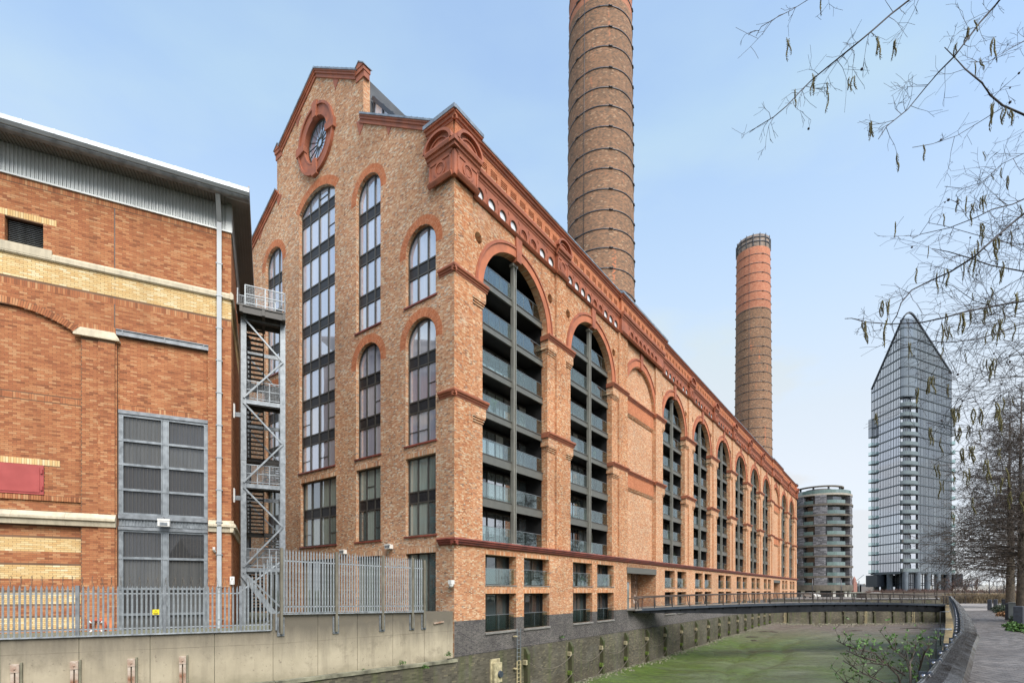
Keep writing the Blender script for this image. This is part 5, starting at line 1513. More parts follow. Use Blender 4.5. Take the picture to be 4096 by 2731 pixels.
b = MB(); b.box(-.02, .62, -.05, .0, -.6, .45); b.build('backboard', M['buoy2'], o)

# ================================================================== ESCAPE STAIR
st = thing('escape_stair', 'galvanised steel escape stair tower standing between the two brick buildings', 'staircase', SB_O, SB_A)
SX0, SX1, SY0, SY1 = .55, 2.62, 1.4, 6.4
LZ = [15.95, 11.08, 6.2, 1.32]
ZG = -3.0
for x in (SX0, SX1):
    for y in (SY0, SY1):
        w = MB(); w.box(x - .14, x + .14, y - .14, y - .11, ZG, LZ[0]); w.box(x - .14, x + .14, y + .11, y + .14, ZG, LZ[0]); w.box(x - .02, x + .02, y - .11, y + .11, ZG, LZ[0])
        for z in (7.7, -.2): w.box(x - .15, x + .15, y - .155, y - .14, z - .18, z + .18)
        w.build('post', M['galv'], st)
for i, z in enumerate(LZ):
    for (a, b) in (((SX0, SY0), (SX1, SY0)), ((SX0, SY1), (SX1, SY1)), ((SX0, SY0), (SX0, SY1)), ((SX1, SY0), (SX1, SY1))):
        w = MB(); w.bar((a[0], a[1], z - .12), (b[0], b[1], z - .12), .10, .24); w.build('beam', M['galv'], st)
    zh = z - 2.44
    w = MB(); w.bar((SX0, SY1, zh - .1), (SX1, SY1, zh - .1), .1, .2); w.build('beam', M['galv_d'], st)
    # braces, front zigzag
    for a, b, y in (((SX0, z - .25), (SX1, zh), SY0 - .17), ((SX1, zh), (SX0, z - 4.85), SY0 - .17), ((SX0, z - .25), (SX1, zh), SY1 + .1), ((SX1, zh), (SX0, z - 4.85), SY1 + .1)):
        if i == 3 and a[0] > 1: b = (SX0, ZG)
        w = MB(); w.bar((a[0], y, a[1]), (b[0], y, b[1]), .09, .09); w.build('brace', M['galv'], st)
    # landings
    w = MB(); w.box(SX0, SX1, SY0, SY0 + 1.0, z - .06, z); w.box(SX0, SX1, SY0 + .02, SY0 + .08, z - .3, z - .06); w.box(SX0, SX1, SY0 + .9, SY0 + 1.0, z - .25, z - .06); w.build('landing', M['stairdark'], st)
    w = MB(); w.box(SX0, SX1, SY1 - 1.0, SY1, zh - .06, zh); w.box(SX0, SX1, SY1 - 1.0, SY1 - .9, zh - .25, zh); w.build('landing', M['stairdark'], st)
    # flights
    n = 12; run = (SY1 - 1.0 - SY0 - 1.0)
    for fl in (0, 1):
        x0, x1 = (SX0 + .12, SX0 + 1.0) if fl == 0 else (SX0 + 1.1, SX1 - .12)
        if i == 3 and fl == 1: continue
        za, zb = (z, zh) if fl == 0 else (z - 4.88, zh)
        for k in range(1, n):
            zz = za + (zb - za) * k / n; yy = SY0 + 1.0 + run * k / n
            w = MB(); w.box(x0, x1, yy - .14, yy + .14, zz - .035, zz); w.box(x0, x1, yy - .14, yy - .12, zz - .10, zz); w.build('tread', M['stairdark'], st)
        for x in (x0 - .03, x1 + .03):
            w = MB(); w.bar((x, SY0 + 1.0, za - .08), (x, SY1 - 1.0, zb - .08), .04, .26); w.build('stringer', M['stairdark'], st)
        w = MB(); w.bar((x1, SY0 + 1, za + 1.0), (x1, SY1 - 1, zb + 1.0), .045); w.bar((x1, SY0 + 1, za + .55), (x1, SY1 - 1, zb + .55), .03)
        for k in (0, .5, 1): w.bar((x1, SY0 + 1 + run * k, za + (zb - za) * k), (x1, SY0 + 1 + run * k, za + (zb - za) * k + 1.0), .045)
        w.build('handrail', M['galv_d'], st)
def guard(x0, y0, x1, y1, z, n, mesh=True):
    a = Vector((x0, y0, z)); b = Vector((x1, y1, z)); w = MB()
    for h in (.12, .62, 1.12): w.bar(a + Vector((0, 0, h)), b + Vector((0, 0, h)), .05)
    for k in range(n + 1):
        p = a.lerp(b, k / n); w.bar(p, p + Vector((0, 0, 1.12)), .06)
    g = w.build('guardrail', M['galv'], st)
    if mesh:
        w = MB(); L_ = (b - a).length; m_ = int(L_ / .085)
        for k in range(m_): p = a.lerp(b, (k + .5) / m_); w.bar(p + Vector((0, 0, .12)), p + Vector((0, 0, 1.1)), .009)
        for k in range(12): w.bar(a + Vector((0, 0, .15 + .08 * k)), b + Vector((0, 0, .15 + .08 * k)), .009)
        w.build('wire_mesh', M['galv'], g)
for z in LZ[1:]:
    guard(SX0 + .1, SY0 + .05, SX1 - .1, SY0 + .05, z, 3)
# projecting top platform
z = LZ[0] + .25
w = MB(); w.box(SX0 - .35, SX1 + .12, SY0 - .75, SY0 + 1.6, z - .08, z); w.box(SX0 - .1, SX1 + .1, SY0 - .7, SY0 - .6, z - .45, z - .05); w.box(SX0 - .1, SX1 + .1, SY0 - .1, SY0 + .0, z - .45, z - .05)
for x in (SX0 - .1, (SX0 + SX1) / 2, SX1 + .05): w.box(x - .08, x + .08, SY0 - .74, SY0 + 1.6, z - .42, z - .04)
w.build('top_platform', M['stairdark'], st)
guard(SX0 + .1, SY0 - .72, SX1 + .1, SY0 - .72, z, 2); guard(SX1 + .1, SY0 - .72, SX1 + .1, SY0 + 1.6, z, 2); guard(SX0 - .35, SY0 + .55, SX1 - .4, SY0 + .55, z, 2); guard(SX0 - .3, SY0 - .2, SX0 - .3, SY0 + 1.6, z, 1)
for z in (10.0, 5.2): w = MB(); w.box(-.05, SX0 - .1, SY0 - .04, SY0 + .04, z, z + .25); w.build('wall_tie', M['galv'], st)
w = MB(); w.bar((SX0 + .0, SY0 - .2, .9), (SX1 + .1, SY0 - .2, -2.2), .12, .3); w.build('bottom_stringer', M['galv'], st)
rebase(st, (1.6, 3.9, ZG))
# ================================================================== CREEK EDGE
def W(x, y, z): return Vector((x, y, z + EYE))
def along(A, B, pxx):
    """point on segment A-B (world x,y) seen at photo column pxx"""
    k = (pxx - 2048) / 2036; A = Vector(A[:2]); B = Vector(B[:2]); d = B - A
    t = (k * A.y - A.x) / (d.x - k * d.y); return A + d * t
P0 = Vector((-19.82, 19.70)); P1 = Vector((-11.30, 24.07)); P2 = Vector((-3.70, 31.92))
P00 = P0 - (P1 - P0) * 1.0
ZT1, ZTA, ZTB, ZBASE = -1.88, -1.12, -1.30, -4.35
cw = thing('concrete_flood_wall', 'stained beige concrete flood wall carrying the palisade fences', 'wall', (P1.x, P1.y, EYE + ZBASE))
def rel(o, p): return Vector(p) - Vector(o.location)
def wall_seg(mb, A, B, z0, za, zb, th, off=0.0, m=0):
    d = (B - A).normalized(); n = Vector((d.y, -d.x)); r = []
    for p, zt in ((A, za), (B, zb)):
        f = p + n * off; b = f - n * th; r.append([(f.x, f.y, z0), (f.x, f.y, zt), (b.x, b.y, zt), (b.x, b.y, z0)])
    mb.sweep(r, m)
def at(o, mb, name, mat, **k):
    """build world-space geometry (z relative to the eye) as a part of o"""
    L_ = o.location; mb.v = [(v[0] - L_.x, v[1] - L_.y, v[2] + EYE - L_.z) for v in mb.v]; return mb.build(name, mat, o, **k)
n = 8
for i in range(n):                       # cast panels with open joints
    a = P00.lerp(P1, i / n); b = P00.lerp(P1, (i + 1) / n); d = (b - a).normalized() * .012
    w = MB(); wall_seg(w, a + d, b - d, ZBASE, ZT1, ZT1, .45); at(cw, w, 'wall_panel', M['conc'])
n = 5
P1b = P1 + (P2 - P1) * .0
for i in range(n):
    a = P1b.lerp(P2, i / n); b = P1b.lerp(P2, (i + 1) / n); d = (b - a).normalized() * .012
    w = MB(); wall_seg(w, a + d, b - d, ZBASE, ZTA + (ZTB - ZTA) * i / n, ZTA + (ZTB - ZTA) * (i + 1) / n, .5); at(cw, w, 'wall_panel', M['conc'])
w = MB(); wall_seg(w, P00, P1, ZBASE, ZT1 - .15, ZT1 - .15, .4, -.04); wall_seg(w, P1, P2, ZBASE, ZTA - .25, ZTB - .15, .4, -.04); at(cw, w, 'joint_backing', M['ledge'])
dv = (P2 - P1).normalized(); nv = Vector((dv.y, -dv.x))
w = MB()
for k in range(3): p = P1 + dv * (9.0 + .5 * k); 
q = P1.lerp(P2, .86) + nv * .04; q2 = q + dv * .75; w.bar((q.x, q.y, -2.0), (q2.x, q2.y, -1.92), .10, .08); at(cw, w, 'broken_pipe_stub', M['rust'])
for i, (xp, yp) in enumerate(((65, 2654), (301, 2642), (528, 2632), (732, 2623))):
    p = along(P0, P1, xp); o = thing('fender_channel', 'rust-streaked steel channel bolted to the concrete wall, %s from the left edge' % ['first', 'second', 'third', 'fourth'][i], 'channel', (p.x, p.y, EYE + ZBASE), math.atan2((P1 - P0).y, (P1 - P0).x), 'rusty channels on the concrete wall')
    zt = (2360 - yp) / 2036 * p.y
    for s in (-1, 1):
        b = MB(); b.box(s * .075 - .05, s * .075 + .05, -.16, 0, 0, zt - ZBASE - .12); b.build('channel_leg', M['rust'], o)
    b = MB(); b.box(-.13, .13, -.18, 0, zt - ZBASE - .32, zt - ZBASE); b.ball((0, -.19, zt - ZBASE - .18), .035); b.build('head_plate', M['rust'], o)
    b = MB(); b.box(.13, .2, -.1, 0, 0, zt - ZBASE + .05); b.build('timber_strip', M['ledge'], o)

# palisade fences
b = MB()
def pale_mesh(h, wd=.072):
    b = MB(); t_ = .0; pr = [(-wd / 2, 0), (-wd / 2 + .012, -.012), (-.012, -.004), (0, -.016), (.012, -.004), (wd / 2 - .012, -.012), (wd / 2, 0)]
    r = [[(x, y, 0) for x, y in pr], [(x, y, h - .14) for x, y in pr], [(x * .12, y, h) for x, y in pr]]
    b.sweep(r, 0, False, False)
    r = [[(x, .004, z) for x, y in pr[::-1]] for z in (0, h - .14)] + [[(x * .12, .004, h) for x, y in pr[::-1]]]
    b.sweep(r, 0, False, False); return b.mesh('pale', [M['galv_f']])
def heading(A, B): d = B - A; return math.atan2(d.y, d.x)
HD1, HD2 = heading(P0, P1), heading(P1, P2)
OFF = .03
d1 = (P1 - P0).normalized(); n1_ = Vector((d1.y, -d1.x))
lf = thing('palisade_fence', 'low grey palisade fence with a raked end in front of the brick works', 'fence', (P0.x, P0.y, EYE + ZT1), HD1)
pm_ = pale_mesh(2.08)
L1 = (along(P0, P1, 963) - P0).length
s = -3.0
while s < L1 - .05: link('pale', pm_, lf, loc=(s, -.05, 0)); s += .163
raked = [978, 993, 1009, 1024, 1041, 1056, 1070, 1085, 1105]
for k, xp in enumerate(raked):
    sp_ = (along(P0, P1, xp) - P0).length; q = pale_mesh(2.15 + 1.65 * k / 8); link('pale', q, lf, loc=(sp_, -.05, 0))
w = MB(); w.box(-3, L1, -.03, .02, 1.72, 1.77); w.build('rail', M['galv_f'], lf)
w = MB(); w.box(-3, L1 + 1.2, -.03, .02, .25, .30); w.build('rail', M['galv_f'], lf)
w = MB(); w.bar((L1 - .1, 0, 1.75), ((along(P0, P1, 1118) - P0).length, 0, 3.2), .05, .06); w.build('raked_rail', M['galv_f'], lf)
w = MB(); w.box(-3, L1 + 1.25, -.10, .03, -.02, .035); w.build('base_angle', M['galv_f'], lf)
for xp in (-40, 310, 658, 963): sp_ = (along(P0, P1, xp) - P0).length * (1 if xp > 0 else -1); w = MB(); w.box(sp_ - .06, sp_ + .06, -.06, .06, 0, 2.08); w.build('post', M['galv_d'], lf)
tf = thing('palisade_fence', 'tall grey palisade fence bracketed on the raised concrete wall by the gable', 'fence', (P1.x, P1.y, EYE + ZTA), HD2)
sA = (along(P1, P2, 1122) - P1).length; sB = (along(P1, P2, 1693) - P1).length; slope = (ZTB - ZTA) / (P2 - P1).length
tm_ = pale_mesh(3.12, .068); s = sA + .12
while s < sB - .03: link('pale', tm_, tf, loc=(s, -.08, slope * s)); s += (sB - sA) / 56
for h in (.35, 2.55): w = MB(); w.bar((sA, -.05, h + slope * sA), (sB, -.05, h + slope * sB), .05, .06); w.build('rail', M['galv_f'], tf)
w = MB(); w.bar((sA, -.12, slope * sA - .0), (sB, -.12, slope * sB), .06, .05); w.bar((sA, -.12, slope * sA + .07), (sB, -.12, slope * sB + .07), .04, .03); w.build('base_angle', M['galv_f'], tf)
for k, xp in enumerate((1122, 1342, 1527, 1646, 1693)):
    s = (along(P1, P2, xp) - P1).length; z = slope * s
    w = MB(); w.box(s - .06, s + .06, -.16, -.05, z - .95, z + 3.15 - (.1 if k == 4 else 0)); w.build('post', M['olive'], tf)
    w = MB(); w.box(s - .17, s - .09, -.05, -.01, z - 1.05, z - .15); w.box(s + .09, s + .17, -.05, -.01, z - 1.05, z - .15); w.box(s - .09, s + .09, -.05, -.03, z - 1.05, z - .9)
    for e in (-.13, .13):
        for zz in (-.95, -.6, -.3): w.ball((s + e, -.055, z + zz), .022)
    w.build('wall_bracket', M['galv_d'], tf)

def coil(label, A, B, z, r, n, off, rr=.006, g=None):
    o = thing('barbed_wire_coil', label, 'barbed wire', (A.x, A.y, EYE + z), heading(A, B), g); L_ = (B - A).length; w = MB(); pts = []
    for k in range(n * 12):
        a = 2 * math.pi * k / 12; pts.append((L_ * k / (n * 12) + rng.uniform(-.02, .02), off + r * math.cos(a), r * math.sin(a)))
    w.tube(pts, rr, 4); w.build('wire', M['chain'], o)
    w = MB()
    for k in range(0, len(pts), 1):
        p = Vector(pts[k]); w.bar(p + Vector((-.02, 0, -.02)), p + Vector((.02, .0, .02)), .007)
    w.build('barbs', M['chain'], o, kind='stuff'); return o
coil('rusty barbed wire coil running along the top of the low fence', P0 - (P1 - P0) * .15, P1 - (P1 - P0) * .02, ZT1 + 2.15, .30, 34, .22)
coil('tangled barbed wire coil seen through the tall fence', P1.lerp(P2, .22), P1.lerp(P2, .85), ZTA + .75, .34, 34, .55, .008)

# warning sign on the low fence
sp_ = (along(P0, P1, 625) - P0).length; p = along(P0, P1, 625) + n1_ * .09
o = thing('warning_sign', 'small yellow electrical hazard sign wired to the low palisade fence', 'sign', (p.x, p.y, EYE - .93), HD1)
b = MB(); b.box(-.12, .12, -.01, 0, -.11, .11); b.build('plate', M['yellow'], o)
b = MB()
tri = [(-.085, -.045), (.085, -.045), (0, .092)]
for a_, c_ in zip(tri, tri[1:] + tri[:1]): b.bar((a_[0], -.013, a_[1]), (c_[0], -.013, c_[1]), .004, .014, up=(0, 1, 0))
for a_, c_ in (((.008, .055), (-.014, .012)), ((-.014, .012), (.010, .012)), ((.010, .012), (-.006, -.032))): b.bar((a_[0], -.013, a_[1]), (c_[0], -.013, c_[1]), .004, .010, up=(0, 1, 0))
b.box(-.09, .09, -.0125, -.01, -.075, -.063); b.box(-.07, .07, -.0125, -.01, -.096, -.084); b.build('print', M['ink'], o)

# river walls
RW0, RW1 = PH_O[0], PH_O[1]
uE = Vector((.5995, .8004)); nE = Vector((.8004, -.5995))
def fac(s, d=0.0): return Vector((PH_O[0], PH_O[1])) + uE * s + nE * d
E0 = fac(103.0, .10); E1 = Vector((101.3, 118.0))
def seg_wall(name, label, pts, z0, z1, th, mat, cap=None):
    A, Bq = pts; o = thing(name, label, 'wall', (A.x, A.y, EYE + z0), heading(A, Bq)); L_ = (Bq - A).length
    w = MB(); w.box(0, L_, 0, th, 0, z1 - z0); w.build('masonry', mat, o)
    if cap: w = MB(); w.box(0, L_, -.08, th, z1 - z0, z1 - z0 + .18); w.build('ledge', M['ledge'], o)
    return o
seg_wall('river_wall', 'grimy masonry river wall at the foot of the power station, hung with chains', (fac(-.6, .10), E0), -9.0, -4.22, .6, M['rwall'])
seg_wall('river_wall', 'dark masonry wall closing the far end of the creek beyond the footbridge', (E0, E1), -9.0, -2.2, .8, M['rwall'])
seg_wall('river_wall', 'mossy masonry wall below the low fence at the lower left', (P00 + nv * .3, P1 + nv * .25), -9.0, -4.45, .8, M['rwall'], True)
seg_wall('river_wall', 'mossy masonry ledge wall beneath the raised concrete wall', (P1 + nv * .28, P2 + nv * .28 + dv * .1), -9.0, -4.45, .8, M['rwall'], True)

# mud
nx, ny = 300, 240
xs = np.linspace(-30, 125, nx); ys = np.linspace(12, 124, ny); XX, YY = np.meshgrid(xs, ys)
ac_ = (XX + 3.63) * .8004 - (YY - 32) * .5995
def fb(x, y):
    h = np.zeros_like(x); r = np.random.default_rng(5)
    for o_ in range(7):
        f = .06 * 1.9 ** o_; a = r.random() * 6.28; b_ = r.random() * 6.28
        for q in range(3):
            th = r.random() * 3.14; h += np.sin((x * math.cos(th) + y * math.sin(th)) * f * 6.28 + r.random() * 6.28) / 1.75 ** o_ * .4
    return h
nz = fb(XX, YY)
ch1 = np.abs(ac_ - (6.5 + 2.4 * np.sin((YY - 30) * .09) + .8 * np.sin(YY * .31)))
ch2 = np.abs(ac_ - (13 + 3.2 * np.sin((YY + 10) * .06) + 1.2 * np.sin(YY * .21 + 1)))
ZZ = -8.2 + .10 * nz + .35 * np.exp(-((ac_ - .5) / 2.0) ** 2) + .012 * np.clip(YY - 60, 0, 60) - .22 * np.exp(-(ch1 / .45) ** 2) - .28 * np.exp(-(ch2 / .7) ** 2)
v = np.stack([XX.ravel(), YY.ravel(), (ZZ + EYE).ravel()], 1)
I = np.arange(nx * ny).reshape(ny, nx); f = np.stack([I[:-1, :-1].ravel(), I[:-1, 1:].ravel(), I[1:, 1:].ravel(), I[1:, :-1].ravel()], 1)
me = bpy.data.meshes.new('mud'); me.from_pydata(v.tolist(), [], f.tolist()); me.materials.append(M['mud']); me.polygons.foreach_set('use_smooth', [True] * len(f)); me.update()
o = link('tidal_mud', me); tag(o, kind='structure')
def mudz(x, y):
    i = min(max(int(round((y - 12) / 112 * (ny - 1))), 0), ny - 1); j = min(max(int(round((x + 30) / 155 * (nx - 1))), 0), nx - 1); return float(ZZ[i, j])
w = MB()                                  # rubble along the wall feet
for k in range(1500):
    if k % 3: s = rng.uniform(5, 102); p = fac(s, .2 + abs(rng.gauss(0, .7))); r = rng.uniform(.05, .16)
    else: t_ = rng.random(); p = E0.lerp(E1, t_) + Vector((.0, -1)) * abs(rng.gauss(.5, 2.2)); r = rng.uniform(.1, .28)
    z = mudz(p.x, p.y) + EYE; a = rng.random() * 3
    pts = [(p.x + r * math.cos(a + q * 1.57) * rng.uniform(.6, 1.2), p.y + r * math.sin(a + q * 1.57) * rng.uniform(.6, 1.2)) for q in range(4)]
    w.add([(x_, y_, z - .1) for x_, y_ in pts] + [(p.x + (x_ - p.x) * .6, p.y + (y_ - p.y) * .6, z + r * .6) for x_, y_ in pts], [(0, 1, 5, 4), (1, 2, 6, 5), (2, 3, 7, 6), (3, 0, 4, 7), (4, 5, 6, 7)])
tag(w.build('foreshore_rubble', M['ledge']), 'small stones and rubble strewn along the foot of the creek walls', 'rubble', kind='stuff')
for k, (xp, yp, L_) in enumerate(((3000, 2552, 3.2), (3060, 2535, 4.0), (3015, 2560, 2.5), (3660, 2522, 5.0), (3420, 2528, 3.0), (3085, 2532, 2.6))):
    Z = 8.0 * 2036 / (yp - 2360); p = px(xp, yp, Z); a = rng.uniform(-.5, .4); z = mudz(p.x, p.y) + EYE
    o = thing('driftwood_branch', 'bare driftwood %s' % ['branch nearest the fender row', 'branch lying across the mud mound', 'stick beside the left mud channel', 'log by the far right wall foot', 'stick in mid creek', 'stick at the back of the mound'][k], 'driftwood', (p.x, p.y, z))
    b = MB(); c_, s_ = math.cos(a), math.sin(a); b.tube([(-L_ / 2 * c_, -L_ / 2 * s_, .05), (0, 0, .18), (L_ / 2 * c_, L_ / 2 * s_, .08)], [.03, .09, .05], 6); b.build('stem', M['twigb'], o)
    b = MB(); b.tube([(0, 0, .15), (.5 * c_ - .2, .5 * s_ + .3, .35)], [.04, .015], 5); b.build('side_shoot', M['twigb'], o)

# fenders, chains, ladders
b = MB(); b.prism([(-.17, -.36, 0), (.17, -.36, 0), (.17, 0, 0), (-.17, 0, 0)], (0, 0, 4.05)); b.sweep([[(-.17, -.36, 4.05), (.17, -.36, 4.05), (.17, 0, 4.05), (-.17, 0, 4.05)], [(-.13, -.14, 4.42), (.13, -.14, 4.42), (.13, 0, 4.42), (-.13, 0, 4.42)]])
post_me = b.mesh('timber_post', [M['timber']])
b = MB(); b.box(-.34, -.17, -.34, -.02, 3.25, 3.6); blk1 = b.mesh('pale_block', [M['cblock']])
b = MB(); b.box(-.32, -.17, -.36, -.02, 1.65, 2.0); blk2 = b.mesh('mossy_block', [M['mossb']])
ords = ['first', 'second', 'third', 'fourth', 'fifth', 'sixth', 'seventh', 'eighth', 'ninth', 'tenth', 'eleventh', 'twelfth', 'thirteenth', 'fourteenth', 'fifteenth', 'sixteenth', 'seventeenth']
FS = [7.55, 14.0, 19.8, 25.2, 30.8, 36.4, 42.3, 48.3, 54.2, 60.1, 66.0, 71.8, 77.7, 83.5, 89.3, 95.0, 100.8]
fpts = []
for i, s in enumerate(FS):
    p = fac(s, .10); o = thing('timber_fender', 'mossy upright timber fender on the power station river wall, %s from the ladder' % ords[i], 'fender', (p.x, p.y, EYE - 8.75), PH_A, 'timber fenders on the long river wall')
    link('timber_post', post_me, o); link('pale_block', blk1, o)
    if i: link('mossy_block', blk2, o)
    fpts.append(p)
epx = [3150, 3241, 3304, 3374, 3430, 3495, 3571, 3624, 3689, 3745]; epts = []
for i, xp in enumerate(epx):
    p = along(E0, E1, xp); o = thing('timber_fender', 'dark upright timber fender on the far end wall, %s from its left corner' % ords[i], 'fender', (p.x, p.y, EYE - 8.1), heading(E0, E1), 'timber fenders on the far end wall')
    link('timber_post', post_me, o); link('pale_block', blk1, o); epts.append(p)
def chain(p, q, z, sag, label, g, nn):
    o = thing('hanging_chain', label, 'chain', (p.x, p.y, EYE + z), heading(p, q), g); L_ = (q - p).length; b = MB()
    b.tube([(L_ * k / 14, -nn, -sag * 4 * (k / 14) * (1 - k / 14)) for k in range(15)], .028, 5); b.build('chain_links', M['chain'], o)
for i, (p, q) in enumerate(zip(fpts, fpts[1:])):
    for j, z in enumerate((-5.35, -6.95)):
        if i > 9 and j: continue
        chain(p, q, z, .85 + rng.uniform(-.1, .15), '%s sagging chain between the %s and %s river wall fenders' % (['upper', 'lower'][j], ords[i], ords[i + 1]), 'chains slung between the fenders', .36)
for i, (p, q) in enumerate(zip(epts, epts[1:])): chain(p, q, -5.4, 1.0, 'sagging chain on the far end wall between its %s and %s fenders' % (ords[i], ords[i + 1]), 'chains on the far end wall', .36)
def ladder(name, label, p, ang, z0, z1, split, g=None, hw_=.21):
    o = thing('wall_ladder', label, 'ladder', (p.x, p.y, EYE + z0), ang, g); H = z1 - z0
    for sgn in (-1, 1):
        if split: b = MB(); b.box(sgn * hw_ - .03, sgn * hw_ + .03, -.24, -.17, 0, split - z0); b.build('stile', M['ladder'], o); b = MB(); b.box(sgn * hw_ - .025, sgn * hw_ + .025, -.23, -.18, split - z0, H); b.build('stile', M['galv'], o)
        else: b = MB(); b.box(sgn * hw_ - .04, sgn * hw_ + .04, -.24, -.17, 0, H); b.build('stile', M['ladder'], o)
    k = 0; z = .2
    while z < H: b = MB(); b.tube([(-hw_, -.2, z), (hw_, -.2, z)], .022 if split else .035, 6); b.build('rung', M['ladder'] if not split or z < split - z0 else M['galv'], o); z += .30
    b = MB()
    for z in (.8, H * .5, H - .6): b.box(-hw_ - .22, -hw_, -.24, 0, z, z + .08)
    b.build('stand_off', M['ladder'] if not split else M['ladder'], o); return o
ladder('wall_ladder', 'narrow ladder, grey above and yellow below, on the plinth beside the nearest fender', fac(6.45, .12), PH_A, -8.6, -2.75, -5.1)
for i, xp in enumerate((3138, 3461, 3651)): ladder('wall_ladder', 'pale ladder on the far end wall, %s from the left' % ords[i], along(E0, E1, xp), heading(E0, E1), -8.0, -3.6, None, 'ladders on the far end wall')
p = fac(3.9, .10); o = thing('outfall_flap', 'pale concrete outfall block with a round flap valve low on the river wall', 'outfall', (p.x, p.y, EYE - 6.3), PH_A)
b = MB(); b.box(-.42, .42, -.35, 0, .0, 1.35); b.box(-.5, .5, -.1, 0, -.3, 1.6); b.build('block', M['cblock'], o)
b = MB(); b.sweep([[(.18 + .26 * math.cos(a), -.36, .55 + .26 * math.sin(a)) for a in [k * math.pi / 8 for k in range(16)]], [(.18 + .22 * math.cos(a), -.48, .55 + .22 * math.sin(a)) for a in [k * math.pi / 8 for k in range(16)]]]); b.build('flap', M['steel_g'], o)
b = MB(); b.box(-.3, .3, -.06, 0, -2.4, -.3); b.build('wet_streak_pad', M['timber'], o)

def tuft(o, c, r, n, mat, name='leaves', size=.07):
    b = MB()
    for k in range(n):
        a = rng.uniform(0, 6.28); e = rng.uniform(0, 1.4); q = Vector(c) + Vector((math.cos(a) * math.cos(e), math.sin(a) * math.cos(e), math.sin(e))) * r * rng.uniform(.3, 1)
        u = Vector((rng.gauss(0, 1), rng.gauss(0, 1), rng.gauss(0, 1))).normalized(); v = u.cross(Vector((rng.gauss(0, 1), rng.gauss(0, 1), rng.gauss(0, 1)))).normalized(); s = size * rng.uniform(.6, 1.3)
        b.add([tuple(q - u * s), tuple(q + v * s * .4), tuple(q + u * s), tuple(q - v * s * .4)], [(0, 1, 2, 3)])
    return b.build(name, mat, o)
for i, (xp, yp, Z, lb) in enumerate(((1795, 2622, 31.0, 'weed sprouting on the ledge by the wall corner'), (1610, 2655, 28.6, 'leafy weed on the mossy ledge under the concrete wall'), (2248, 2550, 42.0, 'weed rooted in the dark plinth above the second fender'), (1700, 2672, 29.2, 'second weed clump on the mossy ledge, nearer the corner'), (1450, 2690, 27.4, 'low weed on the ledge near the bottom edge'))):
    p = px(xp, yp, Z); o = thing('wall_weed', lb, 'weed', tuple(p), 0, None); tuft(o, (0, 0, .0), .26, 90, M['leaf'], size=.055)
    b = MB(); b.tube([(0, 0, -.05), (.02, 0, .12)], .01, 4); b.build('stem', M['twigb'], o)

# land sheets
land = MB()
z = -2.04 + EYE
land.poly([(58.0, 115.2, z), (101.6, 118.7, z), (4000, 3200, z), (4000, 5000, z), (-4000, 5000, z), (-4000, 2000, z), (-60, 140, z)])
land.poly([(102, 118, z), (12.2, 14.0, z), (3.2, 4.2, z), (2, 2.0, z), (2.0, -60, z), (4000, -60, z), (4000, 3200, z)])
land.poly([(-4000, 2000, z), (-60, 140, z), (-5.5, 33.5, z), (-12.5, 25.6, z), (-28.6, 17.2, z), (-80, -60, z), (-4000, -60, z)])
tag(land.build('ground', M['land']), kind='structure')
w = MB(); z = -9.2 + EYE; w.poly([(-4000, -60, z), (4000, -60, z), (4000, 5000, z), (-4000, 5000, z)]); tag(w.build('river_bed', M['soil']), kind='structure')
# ================================================================== FOOTBRIDGE
BA, BBp = Vector((13.0, 53.4)), Vector((60.6, 71.0))
BL = (BBp - BA).length; BH = heading(BA, BBp)
br = thing('steel_footbridge', 'long low arched steel footbridge with bronze handrails crossing the creek', 'bridge', (BA.x, BA.y, EYE - 1.95), BH)
def dk(x): t = x / BL; return .44 * 4 * t * (1 - t)
NB = 24; BW = 3.0
def strip(y0, y1, fz0, fz1, mat, name, x0=0, x1=BL, n=NB):
    w = MB(); r = []
    for k in range(n + 1):
        x = x0 + (x1 - x0) * k / n; r.append([(x, y0, fz0(x)), (x, y1, fz0(x)), (x, y1, fz1(x)), (x, y0, fz1(x))])
    w.sweep(r); return w.build(name, mat, br)
strip(.06, BW - .06, lambda x: dk(x) - .10, lambda x: dk(x) + .01, M['deck'], 'deck')
strip(-.02, .05, lambda x: dk(x) - .24, lambda x: dk(x) + .04, M['steel_g'], 'fascia'); strip(BW - .05, BW + .02, lambda x: dk(x) - .24, lambda x: dk(x) + .04, M['steel_g'], 'fascia')
strip(.22, BW - .3, lambda x: dk(x) - .38 - .75 * min(1, (x + 1) / 16), lambda x: dk(x) - .11, M['steel_d'], 'girder')
w = MB()
for k in range(1, 26):
    x = BL * k / 26; zb = dk(x) - .2; w.prism([(x - .03, -.0, zb), (x + .03, -.0, zb), (x + .03, .36, zb - .02), (x - .03, .36, zb - .02)], (0, 0, .06)); w.sweep([[(x - .02, .02, zb), (x + .02, .02, zb), (x + .02, .36, zb), (x - .02, .36, zb)], [(x - .02, .3, zb - .5), (x + .02, .3, zb - .5), (x + .02, .36, zb - .5), (x - .02, .36, zb - .5)]])
w.build('outriggers', M['steel_d'], br, kind='stuff')
NP = 22; lean = .14
b = MB(); b.sweep([[(-.05, -.03, 0), (.05, -.03, 0), (.05, .03, 0), (-.05, .03, 0)], [(-.03 - lean, -.14, 1.14), (.05 - lean, -.14, 1.14), (.05 - lean, -.09, 1.14), (-.03 - lean, -.09, 1.14)]]); pme = b.mesh('baluster_post', [M['bronze_d']])
